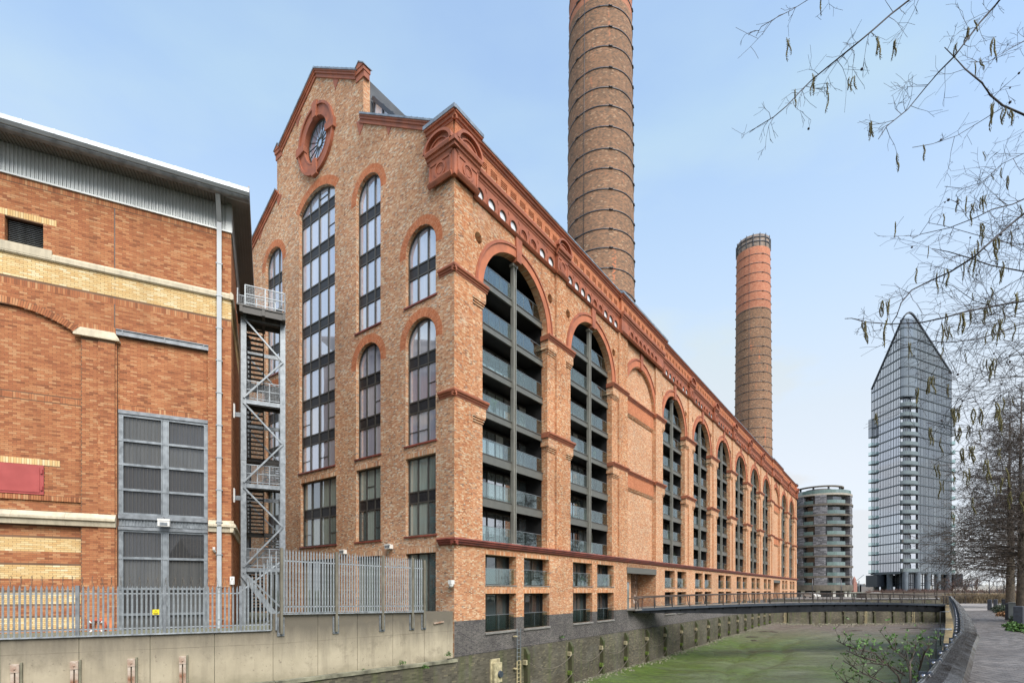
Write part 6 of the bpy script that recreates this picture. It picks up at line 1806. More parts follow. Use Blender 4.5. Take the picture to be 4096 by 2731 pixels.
for yy, sg in ((0, 1), (BW, -1)):
    for k in range(NP + 1):
        x = BL * k / NP; p_ = link('baluster_post', pme, br, loc=(x, yy, dk(x)))
        if sg < 0: p_.scale = (1, -1, 1)
    oy = -.11 if sg > 0 else BW + .11
    w = MB(); w.tube([(BL * k / 40 - lean - .2, oy, dk(BL * k / 40) + 1.17) for k in range(42)], .055, 8); w.build('handrail', M['bronze'], br)
    for j in range(7): w = MB(); h = .16 + j * .135; w.tube([(BL * k / 24, yy + (oy - yy) * h / 1.17, dk(BL * k / 24) + h) for k in range(25)], .010, 4); w.build('rail_wire', M['bronze_d'], br)
# landing and its railing at the brick side
o = thing('bridge_landing', 'small railed landing joining the footbridge to the recessed brick entrance', 'landing', tuple(fac(26.0, 0)) + (EYE - 1.95,), PH_A)
b = MB(); b.box(0, 7.5, -.9, .0, -.14, 0.0); b.build('slab', M['sill'], o)
for x in (0.05, .9, 1.8): b = MB(); b.bar((x, -.85, 0), (x, -.9, 1.1), .06); b.build('baluster_post', M['bronze_d'], o)
b = MB(); b.tube([(0, -.1, 1.12), (0, -.9, 1.12), (2.4, -.95, 1.14)], .04, 6); b.build('handrail', M['bronze'], o)
b = MB()
for j in range(7): b.tube([(0, -.88, .15 + .13 * j), (2.2, -.9, .15 + .13 * j)], .008, 4)
b.build('rail_wire', M['bronze_d'], o)
# ================================================================== PROMENADE
RAIL = [Vector(p) for p in ((1.1, 1.85), (2.45, 3.15), (3.9, 4.6), (5.17, 5.95), (6.9, 7.8), (8.57, 9.55), (11.0, 12.3), (15.1, 17.0), (21.4, 24.3), (32.0, 36.7), (45.0, 52.0), (61.2, 71.0))]
def rail_at(y):
    for a, b in zip(RAIL, RAIL[1:]):
        if a.y <= y <= b.y or b is RAIL[-1]: t = (y - a.y) / (b.y - a.y); return a.lerp(b, t)
    return RAIL[0]
# resample by arc length
cum = [0]
for a, b in zip(RAIL, RAIL[1:]): cum.append(cum[-1] + (b - a).length)
def rail_s(s):
    for i in range(len(RAIL) - 1):
        if s <= cum[i + 1] or i == len(RAIL) - 2:
            t = (s - cum[i]) / (cum[i + 1] - cum[i]); p = RAIL[i].lerp(RAIL[i + 1], t); d = (RAIL[min(i + 2, len(RAIL) - 1)] - RAIL[max(i - 1, 0)]).normalized(); return p, d
pr = thing('riverside_parapet', 'curving steel parapet with a broad scuffed handrail and bolted fins beside the promenade', 'railing', (RAIL[2].x, RAIL[2].y, 0))
RZ0, PZ = -.80, -1.95
TL = cum[-1]; SEG = 1.28; nseg = int(TL / SEG)
def sec(s, g=0.0):
    p, d = rail_s(s); n = Vector((d.y, -d.x))            # n points to the walkway
    q = [(-.10, -.02), (-.105, .015), (-.07, .035), (.02, .012), (.12, -.035), (.155, -.09), (.14, -.12), (.0, -.07)]
    return [(p.x + n.x * a, p.y + n.y * a, RZ0 + b + g) for a, b in q]
for k in range(nseg):
    s0, s1 = k * SEG + .006, (k + 1) * SEG - .006; w = MB()
    w.sweep([sec(s0 + (s1 - s0) * j / 4) for j in range(5)], 0, True, True, False); at(pr, w, 'handrail_plate', M['railm'])
    if k < 26:
        w = MB(); c0 = sec(s0); w.tube([tuple(Vector(sec(s0 + (s1 - s0) * j / 4)[1]) + Vector((0, 0, .004))) for j in range(5)], .022, 6); at(pr, w, 'edge_bead', M['railm'])
w = MB(); w.prism([(-.01, 0, 0), (-.01, -.09, 0), (-.01, -.16, 1.0), (-.01, -.16, 1.22), (-.01, 0, 1.22)], (.02, 0, 0)); fin = w.mesh('fin', [M['steel_g']])
w = MB()
for dy in (-.04, -.12):
    r_ = []
    for x_, r in ((.01, .030), (.020, .028), (.032, .018), (.038, .004)): r_.append([(x_, dy + r * math.cos(a * math.pi / 5), 1.17 - (0.05 if dy > -.1 else 0) + r * math.sin(a * math.pi / 5)) for a in range(10)])
    w.sweep(r_, 0, True, True, True)
bolt = w.mesh('bolt_pair', [M['bolt']])
w = MB(); w.box(-.012, .012, -.02, .12, 1.12, 1.17); arm = w.mesh('rail_arm', [M['steel_g']])
NF = int(TL / 1.28)
for k in range(NF + 1):
    p, d = rail_s(min(k * 1.28 + .75, TL)); n = Vector((-d.y, d.x)); q = p + n * .07
    f_ = link('fin', fin, pr, loc=(q.x - pr.location.x, q.y - pr.location.y, PZ + EYE - pr.location.z - .1), rot=(0, 0, math.atan2(d.y, d.x)))
    f_.rotation_euler.z += math.pi; f_.scale = (-1, -1, 1) if 0 else (1, 1, 1)
    link('bolt_pair', bolt, f_); 
    if k < 40: link('rail_arm', arm, f_)
def offs(s, o_, z): p, d = rail_s(s); n = Vector((-d.y, d.x)); return (p.x + n.x * o_, p.y + n.y * o_, z)
for j, (zz, rr, oo) in enumerate(((-1.0, .013, .24), (-1.1, .006, .22), (-1.22, .006, .22), (-1.34, .006, .22), (-1.46, .006, .22), (-1.58, .006, .22), (-1.70, .006, .22), (-1.82, .006, .22))):
    w = MB(); w.tube([offs(TL * k / 60, oo, zz) for k in range(61)], rr, 6); at(pr, w, 'cable', M['cable'])
# quay edge under the parapet
w = MB()
r = [[offs(TL * k / 30, .42, -9.0), offs(TL * k / 30, .42, -2.02), offs(TL * k / 30, -.1, -2.02), offs(TL * k / 30, -.1, -9.0)] for k in range(31)]
q = thing('quay_wall', 'ochre-edged quay wall dropping to the mud below the parapet', 'wall', (RAIL[8].x, RAIL[8].y, EYE - 9.0)); w.sweep(r); at(q, w, 'masonry', M['rwall'])
w = MB(); w.sweep([[offs(TL * k / 30, .55, -2.3), offs(TL * k / 30, .55, -2.0), offs(TL * k / 30, .2, -2.0), offs(TL * k / 30, .2, -2.3)] for k in range(31)]); at(q, w, 'ochre_coping', M['ochre'])
for yy, lb in ((24.0, 'nearer'), (44.0, 'farther')):
    p = rail_at(yy); d = (RAIL[9] - RAIL[8]).normalized(); n = Vector((-d.y, d.x)); p = p + n * .6
    o = thing('ladder_hoop', '%s galvanised ladder hoop fixed to the quay edge outside the parapet' % lb, 'ladder', (p.x, p.y, EYE - 3.6), math.atan2(d.y, d.x)); 
    for x in (-.3, .3): b = MB(); b.tube([(x, -.3, 1.75), (x, .3, 1.75), (x, .3, -1.2)], .04, 6); b.build('stile', M['galv'], o)
    b = MB()
    for z in (1.4, 1.0, .6, .2, -.2, -.6): b.bar((-.3, .3, z), (.3, .3, z), .05)
    b.build('rungs', M['galv'], o)
# paving blocks
w = MB(); zj = -1.972 + EYE
def wk(y):  # walkway right edge x offset
    return rail_at(y).x + (2.4 if y < 20 else 2.4 + (y - 20) * .045)
w.poly([(rail_at(y).x - .15, y, zj) for y in (4.6, 8, 12, 17, 24, 36, 52, 70)] + [(wk(y) + .3, y, zj) for y in (70, 52, 36, 24, 17, 12, 8, 4.6)])
tag(w.build('promenade_bed', M['joint']), kind='structure')
pw = bpy.data.objects.new('promenade', None); COL.objects.link(pw); pw['kind'] = 'structure'; pw.location = (12, 12, zj)
PB = Bricks()
y = 5.5; r_ = 0
while y < 49.5:
    x0 = rail_at(y).x - .02; x1 = wk(y) + .2; x = x0 + (0.10 if r_ % 2 else 0); dy = .165
    while x < x1:
        h = .018 + .003 * rng.random(); tilt = rng.uniform(-.002, .002)
        PB.q.append((x - 12, y - 12, 0, .188, 0, tilt, 0, dy - .016, rng.uniform(-.002, .002), 0, 0, h)); x += .20
    y += dy; r_ += 1
Q_ = PB.q
# nearest blocks in view become objects of their own
vis_ = sorted([q for q in Q_ if q[1] + 12 > 10.9 and (q[0] + 12) / (q[1] + 12) < 1.0], key=lambda q: q[1])[:300]; vs_ = set(id(q) for q in vis_)
b = MB(); b.box(0, .188, 0, .149, 0, .02); pbm = b.mesh('paving_block', [M['pave_o']])
for q in vis_: link('paving_block', pbm, pw, loc=q[0:3])
PB.q = [q for q in Q_ if id(q) not in vs_]
o = PB.build('block_paving', M['pave'], pw)
w = MB(); z = -1.965 + EYE
w.poly([(rail_at(49).x, 49.4, z), (wk(49) + .5, 49.4, z), (53, 52, z), (66, 60, z), (90, 74, z), (101, 96, z), (90, 96, z), (61.4, 71.3, z)]); tag(w.build('plaza', M['plaza']), kind='structure')
w = MB(); z = -1.99 + EYE; w.poly([(wk(y) - .0, y, z) for y in (6, 12, 20, 30, 40, 49)] + [(80, 49, z), (80, 6, z)]); tag(w.build('planting_bed', M['soil']), kind='structure')
w = MB()
for y in np.arange(11, 47, .9):
    if 0: pass
    a_, b_ = wk(y), wk(y + .9); w.sweep([[(a_ - .0, y, z - .05), (a_ + .06, y, z - .05), (a_ + .06, y, z + .05), (a_, y, z + .05)], [(b_, y + .89, z - .05), (b_ + .06, y + .89, z - .05), (b_ + .06, y + .89, z + .05), (b_, y + .89, z + .05)]])
w.build('path_edging', M['bronze_d'], pw)
# bollards and cabinet
for i, (xp, Z, h, lb) in enumerate(((3959, 50, 1.06, 'slate bollard standing alone at the corner of the planting bed'), (3982, 55, 1.0, 'slate bollard just behind the lone corner bollard'), (4015, 59, .95, 'slate bollard farthest back, against the nearer trunk'), (4035, 33.6, 1.1, 'slate bollard touching the left side of the grey cabinet'), (4075, 28.4, 1.08, 'nearest slate bollard, right of the grey cabinet'))):
    p = px(xp, 2360, Z); o = thing('bollard', lb, 'bollard', (p.x, p.y, -.0), rad(35), 'slate bollards by the planting bed')
    b = MB(); wd = .15 if i != 4 else .19; b.box(-wd, wd, -wd, wd, 0, h - .04); b.sweep([[(-wd, -wd, h - .04), (wd, -wd, h - .04), (wd, wd, h - .04), (-wd, wd, h - .04)], [(-wd + .03, -wd + .03, h), (wd - .03, -wd + .03, h), (wd - .03, wd - .03, h), (-wd + .03, wd - .03, h)]]); b.build('shaft', M['slate'], o)
    b = MB(); b.box(-wd - .01, wd + .01, -wd - .01, wd + .01, 0, .06); b.build('foot', M['band'], o)
p = px(4053, 2360, 33.0); o = thing('electrical_cabinet', 'pale grey outdoor electrical cabinet between two slate bollards', 'cabinet', (p.x, p.y, 0), rad(38))
b = MB(); b.box(-.20, .22, -.18, .2, .14, 1.14); b.build('body', M['cab'], o); b = MB(); b.box(-.12, .14, -.12, .14, 0, .14); b.build('plinth', M['band'], o)
b = MB(); b.box(-.23, .25, -.21, .23, 1.14, 1.18); b.build('lid', M['cab'], o); b = MB(); b.box(-.17, .19, -.195, -.18, .2, 1.08); b.build('door', M['cab'], o); b = MB(); b.box(.12, .15, -.21, -.19, .6, .72); b.build('handle', M['band'], o)
def bush(name, label, cat, loc, r, n, mat, size=.06, h=1.0, grp=None, stems=True):
    o = thing(name, label, cat, loc, 0, grp); b = MB()
    for k in range(n):
        a = rng.uniform(0, 6.28); e = rng.random() ** .5; q = Vector((math.cos(a) * e * r * rng.uniform(.6, 1), math.sin(a) * e * r * rng.uniform(.6, 1), rng.random() ** .7 * h * (1.05 - e * .6)))
        u = Vector((rng.gauss(0, 1), rng.gauss(0, 1), rng.gauss(0, 1))).normalized(); v = u.cross(Vector((rng.gauss(0, 1), rng.gauss(0, 1), rng.gauss(0, 1)))).normalized(); s = size * rng.uniform(.6, 1.4)
        b.add([tuple(q - u * s), tuple(q + v * s * .45), tuple(q + u * s), tuple(q - v * s * .45)], [(0, 1, 2, 3)])
    b.build('foliage', mat, o)
    if stems:
        b = MB()
        for k in range(5): a = k * 1.25; b.tube([(0, 0, 0), (math.cos(a) * r * .4, math.sin(a) * r * .4, h * .7)], [.02, .006], 4)
        b.build('stems', M['twigb'], o)
    return o
for xp, Z, r, h, m_, lb, nm in ((3998, 48, .75, .75, 'leafd', 'dark clipped shrub in front of the far bollards', 'shrub'), (4018, 44, .85, .7, 'leafd', 'second dark rounded shrub nearer the path', 'shrub'), (4016, 38.5, .6, .45, 'reed_r', 'tuft of russet ornamental grass in the planting bed', 'grass_clump'), (3992, 46, .35, .4, 'reed_r', 'small russet grass clump by the bed corner', 'grass_clump'),
        (4055, 26.8, .5, .35, 'leaf', 'bright green leafy perennial at the foot of the bollards', 'perennial'), (4072, 24.5, .5, .3, 'leaf', 'bright green perennial nearest the path edge', 'perennial'), (4094, 24.0, .45, .4, 'leaf', 'green perennial cut by the right edge of the frame', 'perennial'), (4090, 31, .7, .8, 'leafd', 'dark shrub behind the nearest bollard', 'shrub'), (4068, 47, .8, .9, 'leafd', 'dark shrub between the two tree trunks', 'shrub')):
    p = px(xp, 2360, Z); bush(nm, lb, nm.split('_')[0] if nm != 'grass_clump' else 'grass', (p.x, p.y, -.03), r, int(900 * r), M[m_], .07 if m_ != 'leaf' else .08, h)
# shrub leaning out over the creek in the foreground
o = thing('creekside_shrub', 'straggly budding shrub with fresh green leaf clusters hanging over the creek', 'shrub', tuple(px(3640, 2900, 6.6)), 0)
O_ = Vector(o.location); st_ = MB(); lv = MB()
def leafcl(c, n=7, s=.045):
    for k in range(n):
        u = Vector((rng.gauss(0, 1), rng.gauss(0, .6), rng.gauss(.5, 1))).normalized(); v = u.cross(Vector((rng.gauss(0, 1), 1, rng.gauss(0, 1)))).normalized(); L_ = s * rng.uniform(.7, 1.5)
        lv.add([tuple(c), tuple(c + u * L_ * .5 + v * L_ * .26), tuple(c + u * L_), tuple(c + u * L_ * .5 - v * L_ * .26)], [(0, 1, 2, 3)])
for pts in (((3640, 2900), (3590, 2700), (3500, 2610), (3400, 2590), (3340, 2560)), ((3640, 2900), (3560, 2740), (3450, 2690), (3370, 2640)), ((3640, 2900), (3640, 2700), (3620, 2620), (3570, 2590), (3550, 2560)), ((3640, 2900), (3680, 2680), (3700, 2610), (3720, 2580)), ((3640, 2900), (3700, 2720), (3740, 2640)), ((3600, 2800), (3500, 2740), (3400, 2730), (3370, 2725)), ((3640, 2800), (3640, 2650), (3660, 2600), (3665, 2575)), ((3500, 2640), (3450, 2630), (3380, 2600)), ((3620, 2700), (3560, 2660), (3490, 2650), (3420, 2660))):
    P_ = [px(a + rng.uniform(-6, 6), b, 6.6 + rng.uniform(-.5, .5)) - O_ for a, b in pts]
    st_.tube(P_, [.014 - .011 * k / len(P_) for k in range(len(P_))], 5)
    for a, b in zip(P_, P_[1:]):
        for k in range(5):
            q = a.lerp(b, rng.random()); e = q + Vector((rng.uniform(-.16, .16), rng.uniform(-.1, .1), rng.uniform(.03, .2)))
            st_.tube([q, e], [.005, .003], 3); leafcl(e, 4, .035)
            if rng.random() < .5: e2 = e + Vector((rng.uniform(-.15, .15), 0, rng.uniform(-.02, .15))); st_.tube([e, e2], [.004, .002], 3); leafcl(e2, 4, .04)
st_.build('stems', M['twigb'], o); lv.build('leaves', M['leaf'], o)
# ================================================================== GLASS TOWER
tw = thing('glass_tower', 'slim glass residential tower with a sloping pointed top and rounded corner balconies', 'tower', (129.5, 170.0, EYE - 2.0))
TB, FH = 5.9, 3.16
def tz(p): return p
Ap, Bq, Cp, Dp = Vector((126.3, 165.6)), Vector((126.2, 178.6)), Vector((132.4, 166.1)), Vector((151.2, 175.2))
Ep = Vector((139.5, 188.0))
zA, zB, zC, zD = 86.6, 70.4, 87.6, 74.6
def top_l(t): return zA + (zB - zA) * t
def top_r(t): return zC + (zD - zC) * t
def arc(n=7, off=0.0):
    pts = []; c0 = Vector((126.3 + .0, 165.6)); 
    for k in range(n + 1):
        t = k / n; m_ = (1 - t) ** 2 * Ap + 2 * t * (1 - t) * Vector((127.2, 163.3)) + t * t * Cp; pts.append(m_)
    if off:
        cen = Vector((131.0, 170.0)); pts = [p + (p - cen).normalized() * off for p in pts]
    return pts
def wallquad(w, p, q, z0, z1a, z1b, m=0, inset=0.0): w.quad((p.x, p.y, z0), (q.x, q.y, z0), (q.x, q.y, z1b), (p.x, p.y, z1a), m)
nf = 27
panes = []
def face(P, Q, topf, n, skip=None):
    d = (Q - P); nrm = Vector((-d.y, d.x)).normalized()
    if nrm.dot(Vector((0, 0)) - P) < 0: nrm = -nrm
    for k in range(nf):
        z0 = TB + k * FH + .28; z1 = TB + (k + 1) * FH - .12
        for i in range(n):
            a, b = i / n, (i + 1) / n; ta, tb = topf(a) - .35, topf(b) - .35
            if z0 > max(ta, tb) - .3: continue
            p, q = P + d * (a + .02 / n * 2), P + d * (b - .02 / n * 2)
            za, zb = min(z1, ta), min(z1, tb)
            if min(za, zb) < z0: za, zb = max(za, z0), max(zb, z0)
            panes.append((p, q, z0, za, zb, k, i))
    wf = MB()
    for k in range(nf + 1):                    # floor bands
        z = TB + k * FH; t1 = 1.0
        for t in np.linspace(0, 1, 60):
            if topf(t) < z + .3: t1 = t; break
        if t1 > .05:
            wf.sweep([[(P.x + nrm.x * o_, P.y + nrm.y * o_, EYE * 0 + z + zz) for o_, zz in ((-.05, -.12), (.22, -.12), (.22, .12), (.05, .28), (-.05, .28))]] + [[((P + d * t1).x + nrm.x * o_, (P + d * t1).y + nrm.y * o_, z + zz) for o_, zz in ((-.05, -.12), (.22, -.12), (.22, .12), (.05, .28), (-.05, .28))]])
    fb_ = at(tw, wf, 'floor_bands', M['band_g'], kind='stuff')
    wm = MB()
    for i in range(n * 2 + 1):
        t = i / (2 * n); p = P + d * t; 
        wm.bar((p.x + nrm.x * .04, p.y + nrm.y * .04, TB), (p.x + nrm.x * .04, p.y + nrm.y * .04, topf(t) - .2), .09 if i % 2 == 0 else .05)
    r2 = random.Random(n)
    for k in range(nf):
        for i in range(n):
            if (i * 7 + k * 3) % 3 == 0:
                z = TB + k * FH + 1.25; a = P + d * ((i + .05) / n); b = P + d * ((i + .5) / n)
                if z < topf((i + 1) / n) - 1: wm.bar((a.x + nrm.x * .03, a.y + nrm.y * .03, z), (b.x + nrm.x * .03, b.y + nrm.y * .03, z), .06, .08)
    at(tw, wm, 'mullions', M['tdark'], kind='stuff')
face(Ap, Bq, top_l, 9); face(Cp, Dp, top_r, 13)
panes.sort(key=lambda t: -(t[3] - t[2]) * (t[1] - t[0]).length)
for j, (p, q, z0, za, zb, k, i) in enumerate(panes[:298]):
    w = MB(); wallquad(w, p, q, z0, za, zb); at(tw, w, 'glass_pane', M['tglass'])
w = MB()
for p, q, z0, za, zb, k, i in panes[298:]: wallquad(w, p, q, z0, za, zb)
at(tw, w, 'glass_panes', M['tglass'], kind='stuff')
w = MB(); w.prism([(p.x, p.y, TB - .3) for p in (Bq, Ep, Dp)] + [], (0, 0, 66)); at(tw, w, 'rear_wall', M['tglass_s'])
w = MB()
ring = [Ap + Vector((.35, .3)), Bq + Vector((.35, -.2)), Ep, Dp + Vector((-.3, .2)), Cp + Vector((.1, .35))]
w.sweep([[(p.x, p.y, TB) for p in ring], [(p.x, p.y, z) for p, z in zip(ring, (zA - .5, zB - .5, zB - 2, zD - .5, zC - .5))]]); at(tw, w, 'core', M['tglass_s'])
# raking roof edge
w = MB(); arcp = arc(8)
topn = [(Bq, zB)] + [(Ap, zA)] + [(p, zA + (zC - zA) * k / 8 + 2.6 * math.sin(math.pi * k / 8)) for k, p in enumerate(arcp)][1:-1] + [(Cp, zC), (Dp, zD)]
for (a, za), (b, zb) in zip(topn, topn[1:]): w.bar((a.x, a.y, za), (b.x, b.y, zb), .5, .45)
at(tw, w, 'raking_roof_edge', M['tdark'])
KB = 17
for k in range(nf + 1):
    z0 = TB + k * FH
    if k >= KB + 1:                            # glazed nose of the upper floors
        if z0 > zA - 1: break
        w = MB(); ps = arc(8); zt = min(z0 + FH - .12, zA + 1.5)
        for a, b in zip(ps, ps[1:]): wallquad(w, a, b, z0 + .28, zt, zt)
        at(tw, w, 'curved_glass', M['tglass_c'])
        w = MB(); ps = arc(8, .15); w.sweep([[(p.x, p.y, z0 - .12) for p in ps] , [(p.x, p.y, z0 + .28) for p in ps]], 0, False, False); 
        pi = arc(8, -.1); w.sweep([[(p.x, p.y, z0 - .12) for p in ps], [(p.x, p.y, z0 - .12) for p in pi]], 0, False, False); at(tw, w, 'curved_band', M['band_g'])
        w = MB()
        for p in arc(8)[::4]: w.bar((p.x, p.y, z0), (p.x, p.y, zt), .12)
        at(tw, w, 'mullion', M['tdark'])
    else:
        w = MB(); ps = arc(10, .35); pin = arc(10, -2.6)
        w.sweep([[(p.x, p.y, z0 - .14), (p.x, p.y, z0 + .14), (q.x, q.y, z0 + .14), (q.x, q.y, z0 - .14)] for p, q in zip(ps, pin)]); bl_ = at(tw, w, 'balcony_slab', M['band_g'])
        if k < KB + 1:
            w = MB(); ps = arc(10, .3); w.sweep([[(p.x, p.y, z0 + .14) for p in ps], [(p.x, p.y, z0 + 1.2) for p in ps]], 0, False, False); at(tw, w, 'balcony_glass', M['whiteglass'])
            w = MB(); ps = arc(6, -1.2)
            for i_, (a, b) in enumerate(zip(ps[1:-1], ps[2:-1])): wallquad(w, a.lerp(b, .08), a.lerp(b, .92), z0 + .15, z0 + FH - .5, z0 + FH - .5)
            at(tw, w, 'balcony_doors', M['tglass_c'])
            w = MB(); ps = arc(6, -1.3); w.sweep([[(p.x, p.y, z0 + .1) for p in ps], [(p.x, p.y, z0 + FH) for p in ps]], 0, False, False); at(tw, w, 'recess_wall', M['tdark'])
for k in range(nf - 9):                       # little end balconies
    z0 = TB + k * FH
    for (c, sx, lim) in ((Bq, -1, 16), (Dp, 1, 17)):
        if k > lim: continue
        big = k in (15, 16, 17) 
        w = MB(); x0, x1 = sorted((c.x + sx * .1, c.x + sx * 1.25)); y0, y1 = (c.y - 1.7, c.y - .1) if sx < 0 else (c.y - .2, c.y + 1.6)
        w.box(x0, x1, y0, y1, z0 - .12, z0 + .12); at(tw, w, 'end_balcony', M['band_g'])
        w = MB(); xe = c.x + sx * 1.23; w.box(xe - .02, xe + .02, y0, y1, z0 + .12, z0 + (1.2 if k < 15 else FH)); w.box(x0, x1, y0, y0 + .04, z0 + .12, z0 + (1.2 if k < 15 else FH)); at(tw, w, 'end_balcony_glass', M['balu'] if k < 15 else M['tglass'])
# podium
cols = [(127.4, 164.9), (131.9, 165.6), (137.6, 168.6), (143.2, 171.3), (149.4, 174.3), (126.9, 171.0), (126.9, 177.3)]
for (x, y) in cols: w = MB(); w.lathe((x, y, -2.0), [(.85, 0), (.85, 7.9)], 16); at(tw, w, 'column', M['column'])
w = MB(); ring = [Ap + Vector((2.2, 2.4)), Bq + Vector((2, -.5)), Ep, Dp + Vector((-1.2, .4)), Cp + Vector((.5, 2.2))]
for i in range(5):
    a, b = ring[i], ring[(i + 1) % 5]; w.quad((a.x, a.y, -2), (b.x, b.y, -2), (b.x, b.y, 5.7), (a.x, a.y, 5.7))
at(tw, w, 'lobby_glazing', M['glass_d'])
w = MB()
for a, b in ((ring[4], ring[3]), (ring[0], ring[4]), (ring[0], ring[1])):
    for k in range(9): p = a.lerp(b, k / 8); w.bar((p.x - .05, p.y - .1, -2), (p.x - .05, p.y - .1, 5.7), .14)
    for z in (1.7, 2.3): w.bar((a.x, a.y - .12, z), (b.x, b.y - .12, z), .12, .25)
at(tw, w, 'lobby_mullions', M['tdark'])
w = MB(); p = ring[4].lerp(ring[3], .32)
for k in range(4): q = ring[4].lerp(ring[3], .36 + .055 * k); q2 = ring[4].lerp(ring[3], .395 + .055 * k); w.quad((q.x, q.y - .2, -2), (q2.x, q2.y - .2, -2), (q2.x, q2.y - .2, 1.6), (q.x, q.y - .2, 1.6))
at(tw, w, 'lit_curtains', M['white'])
for q_ in ((124.0, 126.5, 173, 178.4, 1.2, 5.2), (150.5, 153.6, 173.4, 178.5, 1.2, 5.6)): w = MB(); w.box(*q_); at(tw, w, 'side_bay', M['tdark'])
w = MB(); ring = [Ap + Vector((-.4, -.2)), Bq + Vector((-.4, 0)), Ep, Dp + Vector((.4, 0)), Cp + Vector((.2, -.5))] ; w.prism([(p.x, p.y, TB - .5) for p in ring], (0, 0, .7)); at(tw, w, 'podium_soffit', M['band_g'])

# ================================================================== ROUND BLOCK
rb = thing('round_apartment_block', 'round grey stone apartment block with banded balconies behind the end of the power station', 'building', (97.5, 162.0, EYE - 2.0))
RR = 9.1; c0 = Vector((97.5, 162.0))
def arcbox(w, r0, r1, z0, z1, a0, a1, n=10):
    w.sweep([[(c0.x + r * math.cos(a), c0.y + r * math.sin(a), z) for r, z in ((r0, z0), (r1, z0), (r1, z1), (r0, z1))] for a in [a0 + (a1 - a0) * k / n for k in range(n + 1)]])
z0 = 1.0; FHR = 3.12
for k in range(10):
    z = z0 + k * FHR
    w = MB(); rr_ = RR + (.0 if k % 2 else .15); th = .55 if k else 1.3
    arcbox(w, RR - 3, rr_, z - th / 2 - (.4 if k == 0 else 0), z + th / 2, 0, 2 * math.pi, 64); at(rb, w, 'floor_band', M['slabb'] if k < 9 else M['band_r'])
    if k == 9: break
    for j, (a0, a1) in enumerate(((-3.5, -3.2), (-2.80, -2.58), (-2.24, -1.88), (-.98, -.74), (-.30, -.05), (2.2, 2.5), (.5, .9), (1.4, 1.7))):
        w = MB(); arcbox(w, RR - 1.6, RR - .02, z + .27, z + FHR - .27, a0 - .03 * math.sin(k * 2.1), a1 + .03 * math.sin(k * 1.7 + j), 6); at(rb, w, 'stone_pier', M['rstone'])
    for j, (a0, a1) in enumerate(((-2.58, -2.24), (-1.88, -.98), (-3.2, -2.80))):
        w = MB(); arcbox(w, RR - 1.9, RR - 1.7, z + .27, z + FHR - .27, a0, a1, 6); at(rb, w, 'window_band', M['brownwin'] if j != 1 else M['rwin'])
        w = MB(); arcbox(w, RR - .16, RR - .10, z + .27, z + 1.32, a0 + .02, a1 - (.25 if j == 1 else .02), 8); at(rb, w, 'balcony_glass', M['greenglass'])
w = MB(); arcbox(w, RR - 3.5, RR - 1.95, z0, z0 + 9 * FHR, 0, 2 * math.pi, 48); at(rb, w, 'core_wall', M['tdark'])
zt = z0 + 9 * FHR
w = MB(); arcbox(w, RR - .5, RR - .42, zt + .3, zt + 1.4, 0, 6.283, 48); at(rb, w, 'terrace_glass', M['greenglass'])
w = MB(); arcbox(w, RR - 3.0, RR - 2.2, zt + 2.6, zt + 3.0, 0, 6.283, 48); at(rb, w, 'roof_ring', M['slabb'])
w = MB(); arcbox(w, RR - 5.6, RR - 5.4, zt, zt + 2.6, 0, 6.283, 30); at(rb, w, 'penthouse_wall', M['bldg_far'])
for k in range(10): a = k * .628 + .2; w = MB(); q = c0 + Vector((math.cos(a), math.sin(a))) * (RR - 2.6); w.bar((q.x, q.y, zt), (q.x, q.y, zt + 2.7), .4); at(rb, w, 'roof_post', M['tdark'])
for k in range(12): a = k * .52; q = c0 + Vector((math.cos(a), math.sin(a))) * (RR - 1.0); w = MB(); w.bar((q.x, q.y, -2), (q.x, q.y, z0 - .6), .8); at(rb, w, 'column', M['white'])
w = MB(); w.lathe((c0.x, c0.y, -2), [(RR - 3, 0), (RR - 3, 3)], 24); at(rb, w, 'ground_floor_core', M['tdark'])

# ================================================================== FAR GROUND THINGS
def lump(name, label, cat, pts, mat, kind=None):
    o = None
    return o
w = MB(); rr = random.Random(9)
def treeline(x0, x1, Z, h0, h1, step):
    x = x0; prof = []
    while x <= x1: prof.append((x, rr.uniform(h0, h1))); x += step
    for (a, ha), (b, hb) in zip(prof, prof[1:]):
        w.quad((a, Z, -2 + EYE), (b, Z, -2 + EYE), (b, Z + 4, hb + EYE), (a, Z + 4, ha + EYE)); w.quad((a, Z + 4, ha + EYE), (b, Z + 4, hb + EYE), (b, Z + 30, -2 + EYE), (a, Z + 30, -2 + EYE))
treeline(250, 1150, 700, 3, 8, 3.0); treeline(400, 1700, 1100, 8, 15, 5.0)
tag(w.build('far_woodland', M['tree_far']), 'bare winter woodland on the skyline between and beyond the towers', 'woodland', kind='stuff')
rr = random.Random(4)
for k, (xp, wd, zt_) in enumerate(((3402, 12, 13), (3434, 7, 10), (3452, 14, 9), (3842, 12, 8), (3885, 16, 8), (3925, 12, 9))):
    p = px(xp, 2360, 640); o = thing('distant_building', 'hazy distant building on the skyline, %s from the left' % ords[k], 'building', (p.x, p.y, EYE - 2), 0, 'buildings on the skyline')
    b = MB(); b.box(-wd / 2, wd / 2, 0, 15, 0, zt_ + 2 - 4); b.build('wall', M['bldg_far'], o); b = MB(); b.prism([(-wd / 2 - .5, 0, zt_ - 2), (wd / 2 + .5, 0, zt_ - 2), (0, 0, zt_ + 1)], (0, 15, 0)); b.build('roof', M['roof'], o)
p = px(3417, 2360, 600); o = thing('clock_tower', 'tiny red clock tower on the horizon left of the glass tower', 'tower', (p.x, p.y, EYE - 2), 0)
